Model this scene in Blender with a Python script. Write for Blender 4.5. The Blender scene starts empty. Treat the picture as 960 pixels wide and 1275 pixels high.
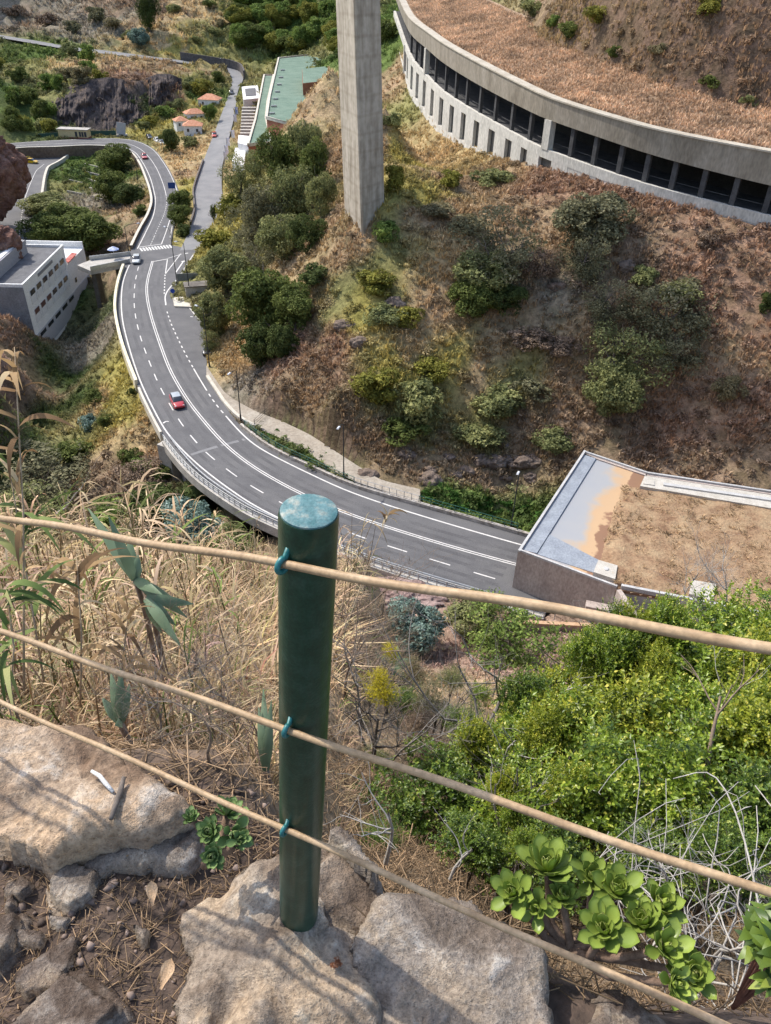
import bpy, bmesh, math, random
import numpy as np
from mathutils import Vector, Matrix
from mathutils.geometry import tessellate_polygon

random.seed(7)
RNG = np.random.default_rng(11)
SC = bpy.context.scene
COL = SC.collection
PI = math.pi

# ------------------------------------------------------------------ camera
CAM_Z = 58.0
PITCH, ROLL, FPX = math.radians(36.0), math.radians(2.0), 962.0
F3 = np.array([0, math.cos(PITCH), -math.sin(PITCH)])
R0 = np.array([1.0, 0, 0]); U0 = np.array([0, math.sin(PITCH), math.cos(PITCH)])
R3 = math.cos(ROLL) * R0 + math.sin(ROLL) * U0
U3 = -math.sin(ROLL) * R0 + math.cos(ROLL) * U0
EYE = np.array([0, 0, CAM_Z])

def ray(u, v):
    return F3 + R3 * (u - 480) / FPX + U3 * (637.5 - v) / FPX
def G(u, v, z):                       # point at height z seen at (u, v)
    d = ray(u, v); return EYE + d * ((z - CAM_Z) / d[2])
def PD(u, v, dep):                    # point at a given depth
    return EYE + ray(u, v) * dep
def proj(p):
    q = np.asarray(p, float) - EYE; w = q @ F3
    return 480 + FPX * (q @ R3) / w, 637.5 - FPX * (q @ U3) / w, w
def pxm(p):
    return FPX / proj(p)[2]

cam = bpy.data.cameras.new('camera'); co = bpy.data.objects.new('camera', cam); COL.objects.link(co)
M = Matrix(((R3[0], U3[0], -F3[0]), (R3[1], U3[1], -F3[1]), (R3[2], U3[2], -F3[2]))).to_4x4()
M.translation = Vector(EYE); co.matrix_world = M
cam.sensor_fit = 'VERTICAL'; cam.sensor_height = 24.0; cam.lens = 24.0 * FPX / 1275.0
cam.clip_start = 0.05; cam.clip_end = 3000
SC.camera = co

# ------------------------------------------------------------------ materials
MATS = {}
def nodes(name):
    m = bpy.data.materials.new(name); m.use_nodes = True
    nt = m.node_tree; b = nt.nodes['Principled BSDF']
    return m, nt, b
def N(nt, t, **kw):
    n = nt.nodes.new(t)
    for k, v in kw.items(): setattr(n, k, v)
    return n
def ramp(nt, stops):
    r = N(nt, 'ShaderNodeValToRGB'); e = r.color_ramp.elements
    while len(e) < len(stops): e.new(0.5)
    for el, (p, c) in zip(e, stops):
        el.position = p; el.color = (*c[:3], 1)
    return r
def c4(c): return (c[0], c[1], c[2], 1)

def pm(name, c1, c2, scale=3.0, rough=0.8, bump=0.3, bdist=0.02, detail=6, c3=None, fine=None, metal=0.0, coord='Object', stretch=None, spec=0.3):
    """two or three tone noise material with bump"""
    if name in MATS: return MATS[name]
    m, nt, b = nodes(name); L = nt.links
    tc = N(nt, 'ShaderNodeTexCoord'); src = tc.outputs[coord]
    if stretch:
        mp = N(nt, 'ShaderNodeMapping'); mp.inputs['Scale'].default_value = stretch
        L.new(src, mp.inputs['Vector']); src = mp.outputs['Vector']
    n1 = N(nt, 'ShaderNodeTexNoise'); n1.inputs['Scale'].default_value = scale; n1.inputs['Detail'].default_value = detail
    n1.inputs['Roughness'].default_value = 0.62
    L.new(src, n1.inputs['Vector'])
    st = [(0.36, c1), (0.64, c2)] if c3 is None else [(0.32, c1), (0.5, c2), (0.68, c3)]
    r = ramp(nt, st); L.new(n1.outputs['Fac'], r.inputs['Fac'])
    n2 = N(nt, 'ShaderNodeTexNoise'); n2.inputs['Scale'].default_value = fine or scale * 9; n2.inputs['Detail'].default_value = 5
    L.new(src, n2.inputs['Vector'])
    mx = N(nt, 'ShaderNodeMix', data_type='RGBA', blend_type='MULTIPLY'); mx.inputs['Factor'].default_value = 0.55
    r2 = ramp(nt, [(0.3, (0.55, 0.55, 0.55)), (0.7, (1.25, 1.25, 1.25))]); L.new(n2.outputs['Fac'], r2.inputs['Fac'])
    L.new(r.outputs['Color'], mx.inputs['A']); L.new(r2.outputs['Color'], mx.inputs['B'])
    L.new(mx.outputs['Result'], b.inputs['Base Color'])
    b.inputs['Roughness'].default_value = rough; b.inputs['Metallic'].default_value = metal
    b.inputs['Specular IOR Level'].default_value = spec
    if bump:
        ad = N(nt, 'ShaderNodeMath', operation='ADD'); L.new(n1.outputs['Fac'], ad.inputs[0]); L.new(n2.outputs['Fac'], ad.inputs[1])
        bp = N(nt, 'ShaderNodeBump'); bp.inputs['Strength'].default_value = bump; bp.inputs['Distance'].default_value = bdist
        L.new(ad.outputs[0], bp.inputs['Height']); L.new(bp.outputs['Normal'], b.inputs['Normal'])
    MATS[name] = m; return m

def flat(name, c, rough=0.6, metal=0.0, spec=0.4, coat=0.0):
    if name in MATS: return MATS[name]
    m, nt, b = nodes(name); L = nt.links
    tc = N(nt, 'ShaderNodeTexCoord'); n1 = N(nt, 'ShaderNodeTexNoise'); n1.inputs['Scale'].default_value = 2.5; n1.inputs['Detail'].default_value = 5
    L.new(tc.outputs['Object'], n1.inputs['Vector'])
    r = ramp(nt, [(0.3, [x * 0.82 for x in c]), (0.7, [min(1, x * 1.12) for x in c])])
    L.new(n1.outputs['Fac'], r.inputs['Fac']); L.new(r.outputs['Color'], b.inputs['Base Color'])
    b.inputs['Roughness'].default_value = rough; b.inputs['Metallic'].default_value = metal
    b.inputs['Specular IOR Level'].default_value = spec; b.inputs['Coat Weight'].default_value = coat
    MATS[name] = m; return m

def leafmat(name, dark, light, tip=None, transl=0.3, rough=0.75, spec=0.12):
    """leaf colour runs from dark to light with the per-leaf attribute rnd"""
    if name in MATS: return MATS[name]
    m, nt, b = nodes(name); L = nt.links
    at = N(nt, 'ShaderNodeAttribute', attribute_name='rnd')
    st = [(0.05, dark), (0.75, light)] + ([(1.0, tip)] if tip else [])
    r = ramp(nt, st); L.new(at.outputs['Fac'], r.inputs['Fac'])
    L.new(r.outputs['Color'], b.inputs['Base Color'])
    b.inputs['Roughness'].default_value = rough; b.inputs['Specular IOR Level'].default_value = spec
    if transl:
        t = N(nt, 'ShaderNodeBsdfTranslucent'); L.new(r.outputs['Color'], t.inputs['Color'])
        ms = N(nt, 'ShaderNodeMixShader'); ms.inputs[0].default_value = transl
        L.new(b.outputs[0], ms.inputs[1]); L.new(t.outputs[0], ms.inputs[2])
        L.new(ms.outputs[0], nt.nodes['Material Output'].inputs['Surface'])
    MATS[name] = m; return m

# ------------------------------------------------------------------ objects
def tag(o, label=None, cat=None, group=None, kind=None):
    if label: o['label'] = label
    if cat: o['category'] = cat
    if group: o['group'] = group
    if kind: o['kind'] = kind
    return o
def link(name, me, mat=None, parent=None):
    o = bpy.data.objects.new(name, me); COL.objects.link(o)
    if mat is not None:
        if len(me.materials) == 0: me.materials.append(mat)
        elif me.materials[0] != mat:
            o.material_slots[0].link = 'OBJECT'; o.material_slots[0].material = mat
    if parent is not None: o.parent = parent
    return o
def empty(name, loc=(0, 0, 0), rz=0, label=None, cat=None, group=None):
    o = bpy.data.objects.new(name, None); COL.objects.link(o); o.empty_display_size = 0.2
    o.location = Vector([float(c) for c in loc]); o.rotation_euler = (0, 0, rz)
    return tag(o, label, cat, group)

def npmesh(name, V, F, rnd=None, smooth=False, colr=None):
    V = np.asarray(V, np.float32); F = np.asarray(F, np.int32)
    me = bpy.data.meshes.new(name); k = F.shape[1]
    me.vertices.add(len(V)); me.vertices.foreach_set('co', V.ravel())
    me.loops.add(F.size); me.loops.foreach_set('vertex_index', F.ravel())
    me.polygons.add(len(F)); me.polygons.foreach_set('loop_start', np.arange(0, F.size, k, dtype=np.int32))
    me.polygons.foreach_set('loop_total', np.full(len(F), k, np.int32))
    if smooth: me.polygons.foreach_set('use_smooth', np.ones(len(F), bool))
    if rnd is not None:
        a = me.attributes.new('rnd', 'FLOAT', 'POINT'); a.data.foreach_set('value', np.asarray(rnd, np.float32))
    if colr is not None:
        a = me.attributes.new('tint', 'FLOAT_COLOR', 'POINT')
        c = np.ones((len(V), 4), np.float32); c[:, :3] = colr; a.data.foreach_set('color', c.ravel())
    me.update(calc_edges=True); return me

class MB:
    """collects simple shapes into one mesh"""
    def __init__(s): s.v = []; s.f = []
    def add(s, V, F):
        o = len(s.v); s.v += [tuple(float(c) for c in p) for p in V]; s.f += [tuple(i + o for i in f) for f in F]
        return s
    def box(s, c, d, rz=0.0, M=None, taper=1.0):
        x, y, z = d[0] / 2, d[1] / 2, d[2] / 2
        P = [(-x, -y, -z), (x, -y, -z), (x, y, -z), (-x, y, -z)] + [(a * taper, b * taper, z) for a, b in ((-x, -y), (x, -y), (x, y), (-x, y))]
        R = M or Matrix.Rotation(rz, 3, 'Z')
        P = [Vector(c) + R @ Vector(p) for p in P]
        return s.add(P, [(3, 2, 1, 0), (4, 5, 6, 7), (0, 1, 5, 4), (1, 2, 6, 5), (2, 3, 7, 6), (3, 0, 4, 7)])
    def prism(s, poly, z0, z1):
        """poly: list of (x, y), vertical prism; z0/z1 a number or list"""
        n = len(poly)
        if sum(poly[i][0] * poly[(i + 1) % n][1] - poly[(i + 1) % n][0] * poly[i][1] for i in range(n)) < 0:
            poly = list(poly)[::-1]
            if isinstance(z1, list): z1 = z1[::-1]
            if isinstance(z0, list): z0 = z0[::-1]
        a = z0 if isinstance(z0, list) else [z0] * n; b = z1 if isinstance(z1, list) else [z1] * n
        P = [(p[0], p[1], q) for p, q in zip(poly, a)] + [(p[0], p[1], q) for p, q in zip(poly, b)]
        fs = [(i, (i + 1) % n, n + (i + 1) % n, n + i) for i in range(n)]
        for t in tessellate_polygon([[Vector((p[0], p[1], 0)) for p in poly]]):
            x = [poly[i] for i in t]
            ar = (x[1][0] - x[0][0]) * (x[2][1] - x[0][1]) - (x[2][0] - x[0][0]) * (x[1][1] - x[0][1])
            if ar < 0: t = t[::-1]
            fs.append(tuple(n + i for i in t)); fs.append(tuple(t[::-1]))
        return s.add(P, fs)
    def tube(s, pts, r, seg=8, cap=True):
        pts = [Vector([float(c) for c in p]) for p in pts]; n = len(pts)
        rr = r if hasattr(r, '__len__') else [r] * n
        o = len(s.v); up = None
        for i, p in enumerate(pts):
            t = (pts[min(i + 1, n - 1)] - pts[max(i - 1, 0)])
            if t.length < 1e-9: t = Vector((0, 0, 1))
            t.normalize()
            if up is None:
                up = t.orthogonal().normalized()
            up = (up - t * up.dot(t))
            up = up.normalized() if up.length > 1e-6 else t.orthogonal().normalized()
            bn = t.cross(up)
            for k in range(seg):
                a = 2 * PI * k / seg
                s.v.append(tuple(p + (up * math.cos(a) + bn * math.sin(a)) * rr[i]))
        for i in range(n - 1):
            for k in range(seg):
                k2 = (k + 1) % seg
                s.f.append((o + i * seg + k, o + i * seg + k2, o + (i + 1) * seg + k2, o + (i + 1) * seg + k))
        if cap:
            s.f.append(tuple(o + k for k in range(seg))[::-1]); s.f.append(tuple(o + (n - 1) * seg + k for k in range(seg)))
        return s
    def lathe(s, prof, c=(0, 0, 0), seg=24):
        o = len(s.v); n = len(prof)
        for r, z in prof:
            for k in range(seg):
                a = 2 * PI * k / seg
                s.v.append((c[0] + r * math.cos(a), c[1] + r * math.sin(a), c[2] + z))
        for i in range(n - 1):
            for k in range(seg):
                k2 = (k + 1) % seg
                s.f.append((o + i * seg + k, o + i * seg + k2, o + (i + 1) * seg + k2, o + (i + 1) * seg + k))
        s.f.append(tuple(o + (n - 1) * seg + k for k in range(seg))); s.f.append(tuple(o + k for k in range(seg))[::-1])
        return s
    def sweep(s, path, sec):
        """sweep a section [(offset to the right, dz)] along a 3D path kept level"""
        P = np.asarray(path, float); n = len(P); k = len(sec); o = len(s.v)
        for i in range(n):
            t = P[min(i + 1, n - 1)] - P[max(i - 1, 0)]; t = t[:2] / (np.linalg.norm(t[:2]) + 1e-9)
            rgt = np.array([t[1], -t[0]])
            for a, dz in sec:
                q = P[i, :2] + rgt * a; s.v.append((float(q[0]), float(q[1]), float(P[i, 2] + dz)))
        for i in range(n - 1):
            for j in range(k):
                j2 = (j + 1) % k
                s.f.append((o + i * k + j, o + i * k + j2, o + (i + 1) * k + j2, o + (i + 1) * k + j))
        s.f.append(tuple(o + j for j in range(k))[::-1]); s.f.append(tuple(o + (n - 1) * k + j for j in range(k)))
        return s
    def mesh(s, name, smooth=False, auto=None):
        me = bpy.data.meshes.new(name); me.from_pydata(s.v, [], s.f); me.validate(); me.update()
        bm = bmesh.new(); bm.from_mesh(me); bmesh.ops.recalc_face_normals(bm, faces=bm.faces)
        if auto is not None:
            for f in bm.faces: f.smooth = True
            for e in bm.edges:
                if len(e.link_faces) == 2 and e.calc_face_angle(0) > math.radians(auto): e.smooth = False
        elif smooth:
            for f in bm.faces: f.smooth = True
        bm.to_mesh(me); bm.free(); return me
    def build(s, name, mat, parent=None, smooth=False, auto=None, bevel=0.0):
        o = link(name, s.mesh(name, smooth, auto), mat, parent)
        if bevel:
            b = o.modifiers.new('bevel', 'BEVEL'); b.width = bevel; b.segments = 2; b.limit_method = 'ANGLE'
        return o

def spline(pts, step=1.0):
    """Catmull-Rom through points, resampled about every step metres"""
    P = np.asarray(pts, float); out = []
    Q = np.vstack([2 * P[0] - P[1], P, 2 * P[-1] - P[-2]])
    for i in range(1, len(Q) - 2):
        a, b, c, d = Q[i - 1:i + 3]; n = max(2, int(np.linalg.norm(c - b) / step))
        for t in np.linspace(0, 1, n, endpoint=False):
            out.append(0.5 * (2 * b + (c - a) * t + (2 * a - 5 * b + 4 * c - d) * t * t + (3 * b - a - 3 * c + d) * t ** 3))
    out.append(P[-1]); return np.array(out)
def smoothline(P, it=3):
    P = np.array(P, float)
    for _ in range(it):
        Q = P.copy(); Q[1:-1] = 0.25 * P[:-2] + 0.5 * P[1:-1] + 0.25 * P[2:]; P = Q
    return P
def arclen(P):
    return np.concatenate([[0], np.cumsum(np.linalg.norm(np.diff(P, axis=0), axis=1))])
def cut(P, a, b):
    s = arclen(P); a = max(a, 0); b = min(b, s[-1])
    ts = np.concatenate([[a], s[(s > a) & (s < b)], [b]])
    return np.stack([np.interp(ts, s, P[:, k]) for k in range(P.shape[1])], 1)
def offset(P, d):
    P = np.asarray(P, float); T = np.gradient(P, axis=0)[:, :2]; T /= np.linalg.norm(T, axis=1)[:, None] + 1e-9
    Q = P.copy(); Q[:, 0] += T[:, 1] * d; Q[:, 1] -= T[:, 0] * d; return Q

# numpy value noise ----------------------------------------------------------
_tab = np.random.default_rng(3).random((64, 64, 64)).astype(np.float32)
def vnoise(x, y, z=0.0):
    x = np.asarray(x, float); y = np.asarray(y, float); z = np.zeros_like(x) + z
    xi, yi, zi = np.floor(x).astype(int), np.floor(y).astype(int), np.floor(z).astype(int)
    fx, fy, fz = x - xi, y - yi, z - zi
    fx = fx * fx * (3 - 2 * fx); fy = fy * fy * (3 - 2 * fy); fz = fz * fz * (3 - 2 * fz)
    def g(a, b, c): return _tab[(xi + a) & 63, (yi + b) & 63, (zi + c) & 63]
    x00 = g(0, 0, 0) * (1 - fx) + g(1, 0, 0) * fx; x10 = g(0, 1, 0) * (1 - fx) + g(1, 1, 0) * fx
    x01 = g(0, 0, 1) * (1 - fx) + g(1, 0, 1) * fx; x11 = g(0, 1, 1) * (1 - fx) + g(1, 1, 1) * fx
    a = x00 * (1 - fy) + x10 * fy; b = x01 * (1 - fy) + x11 * fy
    return (a * (1 - fz) + b * fz) * 2 - 1
def fbm(x, y, z=0.0, oct=5, gain=0.5):
    s = 0; a = 1.0; f = 1.0
    for i in range(oct):
        s = s + a * vnoise(np.asarray(x) * f + 17.3 * i, np.asarray(y) * f + 5.1 * i, np.asarray(z) * f + 9.7 * i); a *= gain; f *= 2.03
    return s
# ------------------------------------------------------------------ road lines (photo points on the road plane)
def RL(px, z=0.0, step=1.0, it=4):
    P = np.array([G(u, v, z) for u, v in px]); return smoothline(spline(P, step), it)
L_px = [(-20, 189), (28, 184), (67, 183), (110, 181), (147, 182), (167, 189), (178, 203), (186.5, 220), (191.5, 237), (193.5, 250), (191, 268), (182, 288), (172, 308), (161, 330), (153.5, 350), (151, 372), (152.5, 398), (160, 430), (173, 470), (189, 505), (207.5, 538), (231, 564), (253, 584), (279, 604), (311, 626), (343, 643), (384, 662), (424, 681), (464, 695), (520, 713), (580, 731), (640, 749), (690, 763)]
O_px = [(-20, 193), (28, 187), (67, 186), (110, 184), (145, 186), (164, 193), (174, 206), (181, 222), (187, 240), (189, 255), (184, 271), (175, 287), (163, 312), (152, 338), (146, 360), (143.5, 382), (145.5, 402), (152, 429), (161, 455), (173, 485), (187, 515), (203, 545), (223, 572), (247, 597), (279, 620), (312, 641), (343, 655), (384, 674), (424, 689), (464, 704), (520, 722), (580, 740), (640, 758), (690, 772)]
D_px = [(175, 322), (168.5, 350), (167, 375), (169, 395), (175, 420), (185, 448), (197, 477), (210, 501), (227, 529), (253, 560), (277, 580), (303, 599), (350, 626), (400, 649), (451, 669), (500, 685), (555, 702), (611, 719), (660, 733)]
C_px = [(190, 325), (183.5, 350), (183, 368), (188, 393), (200, 430), (213, 463), (233, 497), (253, 523), (277, 550), (300, 570), (328, 589), (372, 613), (427, 637), (474, 653.5), (530, 671), (583, 686.5), (642, 702.5), (690, 715)]
R_px = [(208, 388), (213, 403), (227, 433), (240, 457), (253, 479), (267, 501), (283, 520), (302, 541), (323, 558), (359, 577), (386, 590), (427, 609), (474, 626), (521, 641), (583, 659.5), (646, 677.5), (700, 692)]
LN, ON, DN, CN, RN = (RL(p) for p in (L_px, O_px, D_px, C_px, R_px))
# far two-lane part beyond the crossing
FR_px = [(213, 305), (216, 285), (221.5, 265), (224, 250), (222, 236), (213, 215), (203, 199), (193, 187), (178, 178), (160, 173.5), (130, 172), (80, 174), (28, 177), (-20, 181)]
FC_px = [(187, 306), (194, 290), (203, 270), (207, 256), (207, 244), (202, 226), (194, 208), (184, 194), (172, 184), (155, 178), (130, 177), (80, 178.5), (28, 181), (-20, 185)]
FR, FC = RL(FR_px), RL(FC_px)
BAY_px = [(246, 312), (236, 330), (222, 352), (211, 366), (213, 372), (236, 381), (247, 392), (256, 412), (258.5, 435), (257, 458), (259, 470), (270, 488), (285, 512), (300, 531), (318, 545), (335, 557.5), (359, 570), (380, 579), (430, 602), (470, 615), (521, 629), (560, 640), (599, 651), (655, 667), (710, 683)]
BAY = np.array([G(u, v, 0) for u, v in BAY_px])
K_px = BAY_px[13:]
KN = RL(K_px)
# side road climbing to the upper road
SL_px = [(224, 312, 0), (233, 293, 0), (243, 263, .3), (240, 238, .6), (253, 201, 1.5), (266, 167.5, 3), (278, 136, 5), (286.5, 112, 7), (289.5, 98, 8), (284, 90, 9), (270, 86.5, 10), (233, 80.5, 12), (187, 74, 14), (133, 67, 16), (93, 63, 17), (50, 55.5, 18.4), (0, 47, 20), (-40, 41, 21)]
SR_px = [(250, 310, 0), (262, 293, 0), (281, 263, .3), (276, 236, .6), (276, 209, 1.5), (283, 180, 3), (291.5, 147, 5), (296, 113, 7), (303.5, 98, 8), (299, 89, 9), (285, 84, 10), (240, 77, 12), (187, 70, 14), (133, 63, 16), (93, 59, 17), (50, 51.5, 18.4), (0, 43.5, 20), (-40, 37.5, 21)]
def RZ(px, step=2.0, it=4):
    return smoothline(spline(np.array([G(*p) for p in px]), step), it)
SLs = np.array([G(*p) for p in SL_px]); SRs = np.array([G(*p) for p in SR_px])
WL_px = [(92, 188, -2.6), (84, 196, -2.6), (74, 203, -2.7), (60, 210, -2.8), (56, 222, -2.9), (52, 250, -3), (46, 290, -3), (40, 330, -3)]   # low road, right wall
WR_px = [(60, 189, -2.6), (40, 193, -2.6), (28, 203, -2.7), (20, 216, -2.8), (10, 232, -2.9), (-8, 252, -3), (-12, 290, -3), (-12, 330, -3)]
WLs = np.array([G(*p) for p in WL_px]); WRs = np.array([G(*p) for p in WR_px])
# footpath along the foot of the hill
PU_px = [(257, 455), (268, 472), (279, 488), (292, 498), (318, 512), (350, 524), (386, 541), (436, 574), (474, 598), (523, 609)]
PL_px = [(257, 469), (267, 484), (280, 503), (297, 520), (318, 532), (350, 546), (380, 561), (420, 590), (444, 600), (523, 627)]
PUs = np.array([G(u, v, .12) for u, v in PU_px]); PLs = np.array([G(u, v, .12) for u, v in PL_px])

# ------------------------------------------------------------------ gallery line
GAL = [  # u, floor v, opening top v, parapet top v, floor z
    (497, 30, 13, 2, 40.5), (506, 56, 35, 20, 37.2), (515, 75, 50, 33, 36), (530, 92, 62, 44, 34.8), (550, 112, 80, 59, 34), (580, 132, 100, 77, 33.4),
    (615, 152, 120, 96, 32.9), (655, 174, 140, 116, 32.3), (680, 186, 151, 127, 32), (740, 208, 172, 147, 31.4), (800, 228, 192, 164, 30.8), (870, 247, 212, 179, 30.2), (950, 267, 231, 194, 29.6), (1030, 285, 249, 207, 29)]
gp = []
for u, vf, vt, vp, z in GAL:
    P = G(u, vf, z); s = FPX / proj(P)[2] * 1.05
    gp.append([*P, (vf - vt) / s, (vf - vp) / s])
gp = np.array(gp); gp[:, 3] = np.convolve(np.pad(gp[:, 3], 1, 'edge'), [.25, .5, .25], 'valid'); gp[:, 4] = np.convolve(np.pad(gp[:, 4], 1, 'edge'), [.25, .5, .25], 'valid')
first = gp[0] + (gp[0] - gp[1]) * (16 / np.linalg.norm((gp[0] - gp[1])[:2])); first[3:] = gp[0][3:]
GP = smoothline(spline(np.vstack([first, gp]), 1.0), 6)     # x, y, floor z, opening height, parapet top height

# ------------------------------------------------------------------ terrain
CP = []      # control points x, y, z
def cp(u, v, z): CP.append(tuple(G(u, v, z)))
def cw(x, y, z): CP.append((x, y, z))
for P in (LN[::9], RN[::9], CN[::14], FR[::9]):
    for p in P: CP.append((p[0], p[1], -0.25))
for p in BAY[::2]: CP.append((p[0], p[1], -0.25))
for p, q in zip(SLs, SRs):
    CP.append((p[0], p[1], p[2] - .3)); CP.append((q[0], q[1], q[2] - .3))
for p, q in zip(WLs, WRs):
    CP.append((p[0], p[1], p[2] - .3)); CP.append((q[0], q[1], q[2] - .3))
for p in PUs: CP.append((p[0], p[1], 0.1))
# ravine and green bank left of the road
for a in [(165, 472, -2.2), (140, 500, -5), (103, 520, -9), (80, 560, -11), (120, 570, -8), (160, 575, -5.5), (198, 575, -3.5), (150, 440, -2.5), (143, 415, -5), (217, 592, -8), (240, 622, -10), (290, 664, -11), (340, 694, -11), (400, 715, -10),
          (60, 500, -13), (110, 430, -13), (130, 390, -12), (140, 350, -12), (60, 432, -13), (30, 545, -12), (0, 610, -11), (85, 470, -13), (135, 440, -9), (60, 600, -11), (150, 640, -11), (120, 322, -6),
          (10, 385, 1), (0, 425, 2), (42, 455, -8), (30, 500, -8), (0, 500, -3), (-60, 400, 12),
          (110, 230, -5), (75, 250, -4.5), (150, 262, -5), (130, 300, -6), (95, 310, -4), (110, 200, -4), (160, 220, -4), (150, 320, -7), (30, 330, -3), (70, 315, -3),
          (92, 168, .2), (130, 166, .2), (40, 173, .5), (165, 166, .2), (30, 145, 4), (30, 100, 11), (0, 100, 13), (70, 155, 2), (60, 120, 8), (60, 80, 14),
          (90, 107, 13), (130, 97, 14.5), (170, 101, 14), (195, 90, 14), (85, 158, .8), (130, 161, .5), (165, 152, 1), (190, 152, 2), (215, 152, 3), (250, 130, 5.5), (240, 172, 2), (262, 110, 8), (232, 104, 9), (120, 80, 15), (230, 92, 11), (200, 135, 5), (222, 230, .6), (238, 222, .8),
          # above the upper road
          (187, 60, 18), (290, 70, 16), (253, 68, 16), 
          (350, 200, 1.5), (308, 150, 5), (320, 190, 3), (400, 60, 13), (335, 100, 6), (300, 235, .8),
          # hill right of the road: foot, face, ridge
          (258, 440, .4), (256, 410, .5), (250, 385, .6), (240, 345, .6), (252, 318, 1), (560, 603, .8), (600, 600, 1), (650, 597, 1), (700, 590, 1), (760, 590, 1.5), (850, 592, 3), (960, 600, 5), (1060, 610, 7),
          (540, 645, -3), (600, 648, -4), (650, 648, -4), (570, 625, -3), (620, 618, -3.5), (660, 615, -3),
          (258, 300, 3), (272, 270, 7), (300, 218, 14), (345, 175, 20), (378, 130, 27), (412, 84, 36), (452, 272, 24), (428, 262, 24), (480, 272, 24.2), (400, 300, 18.5), (330, 330, 8), (290, 400, 2.5), (300, 450, 1.5), (350, 470, 6), (420, 480, 9),
          (480, 120, 34), (480, 200, 29)]: cp(*a)
for u, v, y in [(0, 0, 490), (100, 0, 485), (200, 0, 480), (0, 33, 442), (100, 45, 438), (200, 30, 452), (300, 20, 470), (350, 40, 462), (400, 0, 485), (445, 10, 475), (-60, 20, 470), (-40, 100, 385), (-100, 100, 380)]:
    d = ray(u, v); CP.append(tuple(EYE + d * (y / d[1])))
# ground just outside the gallery wall
gs = arclen(GP[:, :3]); gn = offset(GP[:, :3], 1.0) - GP[:, :3]   # to the right of travel
gtot = gs[-1]
GOUT = []        # wall foot drop below floor along the line
drop_u = [(497, 6), (506, 8), (515, 9.5), (530, 9.6), (550, 9.3), (580, 8.2), (615, 6.6), (655, 4.2), (680, 2.9), (740, 1.7), (800, 1.4), (870, 1.3), (950, 1.2), (1030, 1.2)]
GU = np.array([proj(p[:3])[0] for p in GP]); GU = np.maximum.accumulate(np.where(np.arange(len(GU)) < 10, GU.min(), GU))
GDROP = np.interp(GU, [a for a, b in drop_u], [b for a, b in drop_u])
side = 1.0 if (offset(GP[:, :3], 2.0)[len(GP) // 2, 1] < GP[len(GP) // 2, 1]) else -1.0
for i in range(0, len(GP), 6):
    o = offset(GP[:, :3], side * 1.0)[i]; CP.append((o[0], o[1], GP[i, 2] - GDROP[i]))
    o = offset(GP[:, :3], side * 7.0)[i]; CP.append((o[0], o[1], GP[i, 2] - GDROP[i] - 3.0))
    o = offset(GP[:, :3], -side * 4.0)[i]; CP.append((o[0], o[1], GP[i, 2] - 1.6))
    o = offset(GP[:, :3], -side * 9.0)[i]; CP.append((o[0], o[1], GP[i, 2] - 1.0))
    if GP[i, 0] > 12:
        o = offset(GP[:, :3], -side * 17.0)[i]; CP.append((o[0], o[1], GP[i, 2] + 11.0))
        o = offset(GP[:, :3], -side * 21.0)[i]; CP.append((o[0], o[1], GP[i, 2] + 24.0))
        o = offset(GP[:, :3], -side * 27.0)[i]; CP.append((o[0], o[1], GP[i, 2] + 40.0))
for a in [(-300, 680, 170), (-100, 680, 170), (60, 680, 170), (200, 680, 170), (-260, 480, 110), (-270, 300, 75), (-230, 180, 70), (-190, 110, 60), (-170, 60, 55), (-150, 20, 50),
          (150, 200, 110), (160, 330, 120), (130, 450, 130), (60, 330, 75), (40, 280, 58), (30, 450, 90), (20, 240, 42), (0, 320, 42), (-18, 380, 30), (-12, 232, 29), (-40, 215, 3), (-34, 250, 3), (-8, 265, 29), (-26, 235, 10), (-30, 280, 6),
          (140, 100, 60), (110, 60, 25), (100, 20, 30), (60, 45, 6), (60, 30, 20), (70, 10, 44), (50, 62, 3),
          (-2, 58, 0), (12, 57, 0), (30, 55, 1), (-2, 50, 3.5), (12, 50, 3.5), (30, 48, 5), (0, 42, 9), (15, 42, 9), (32, 40, 12), (0, 30, 20), (15, 30, 20), (35, 28, 24), (0, 14, 41), (15, 14, 40), (35, 14, 40), (0, 7, 48), (15, 7, 46), (-8, 8, 48), (-8, 2, 52), (15, 0, 52), (0, 1, 52), (40, 2, 50),
          (-8, 62, -8), (-20, 62, -6), (-20, 48, 6), (-20, 36, 18), (-20, 20, 36), (-20, 8, 47), (-20, 0, 52), (-40, 75, -9), (-40, 55, 6), (-40, 30, 28), (-40, 8, 44), (-70, 95, 2), (-80, 60, 26), (-80, 20, 44), (-105, 130, 15), (-90, 128, 5), (-120, 170, 25), (-140, 230, 30), (-160, 270, 25), (-150, 310, 10)]: cw(*a)
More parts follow.
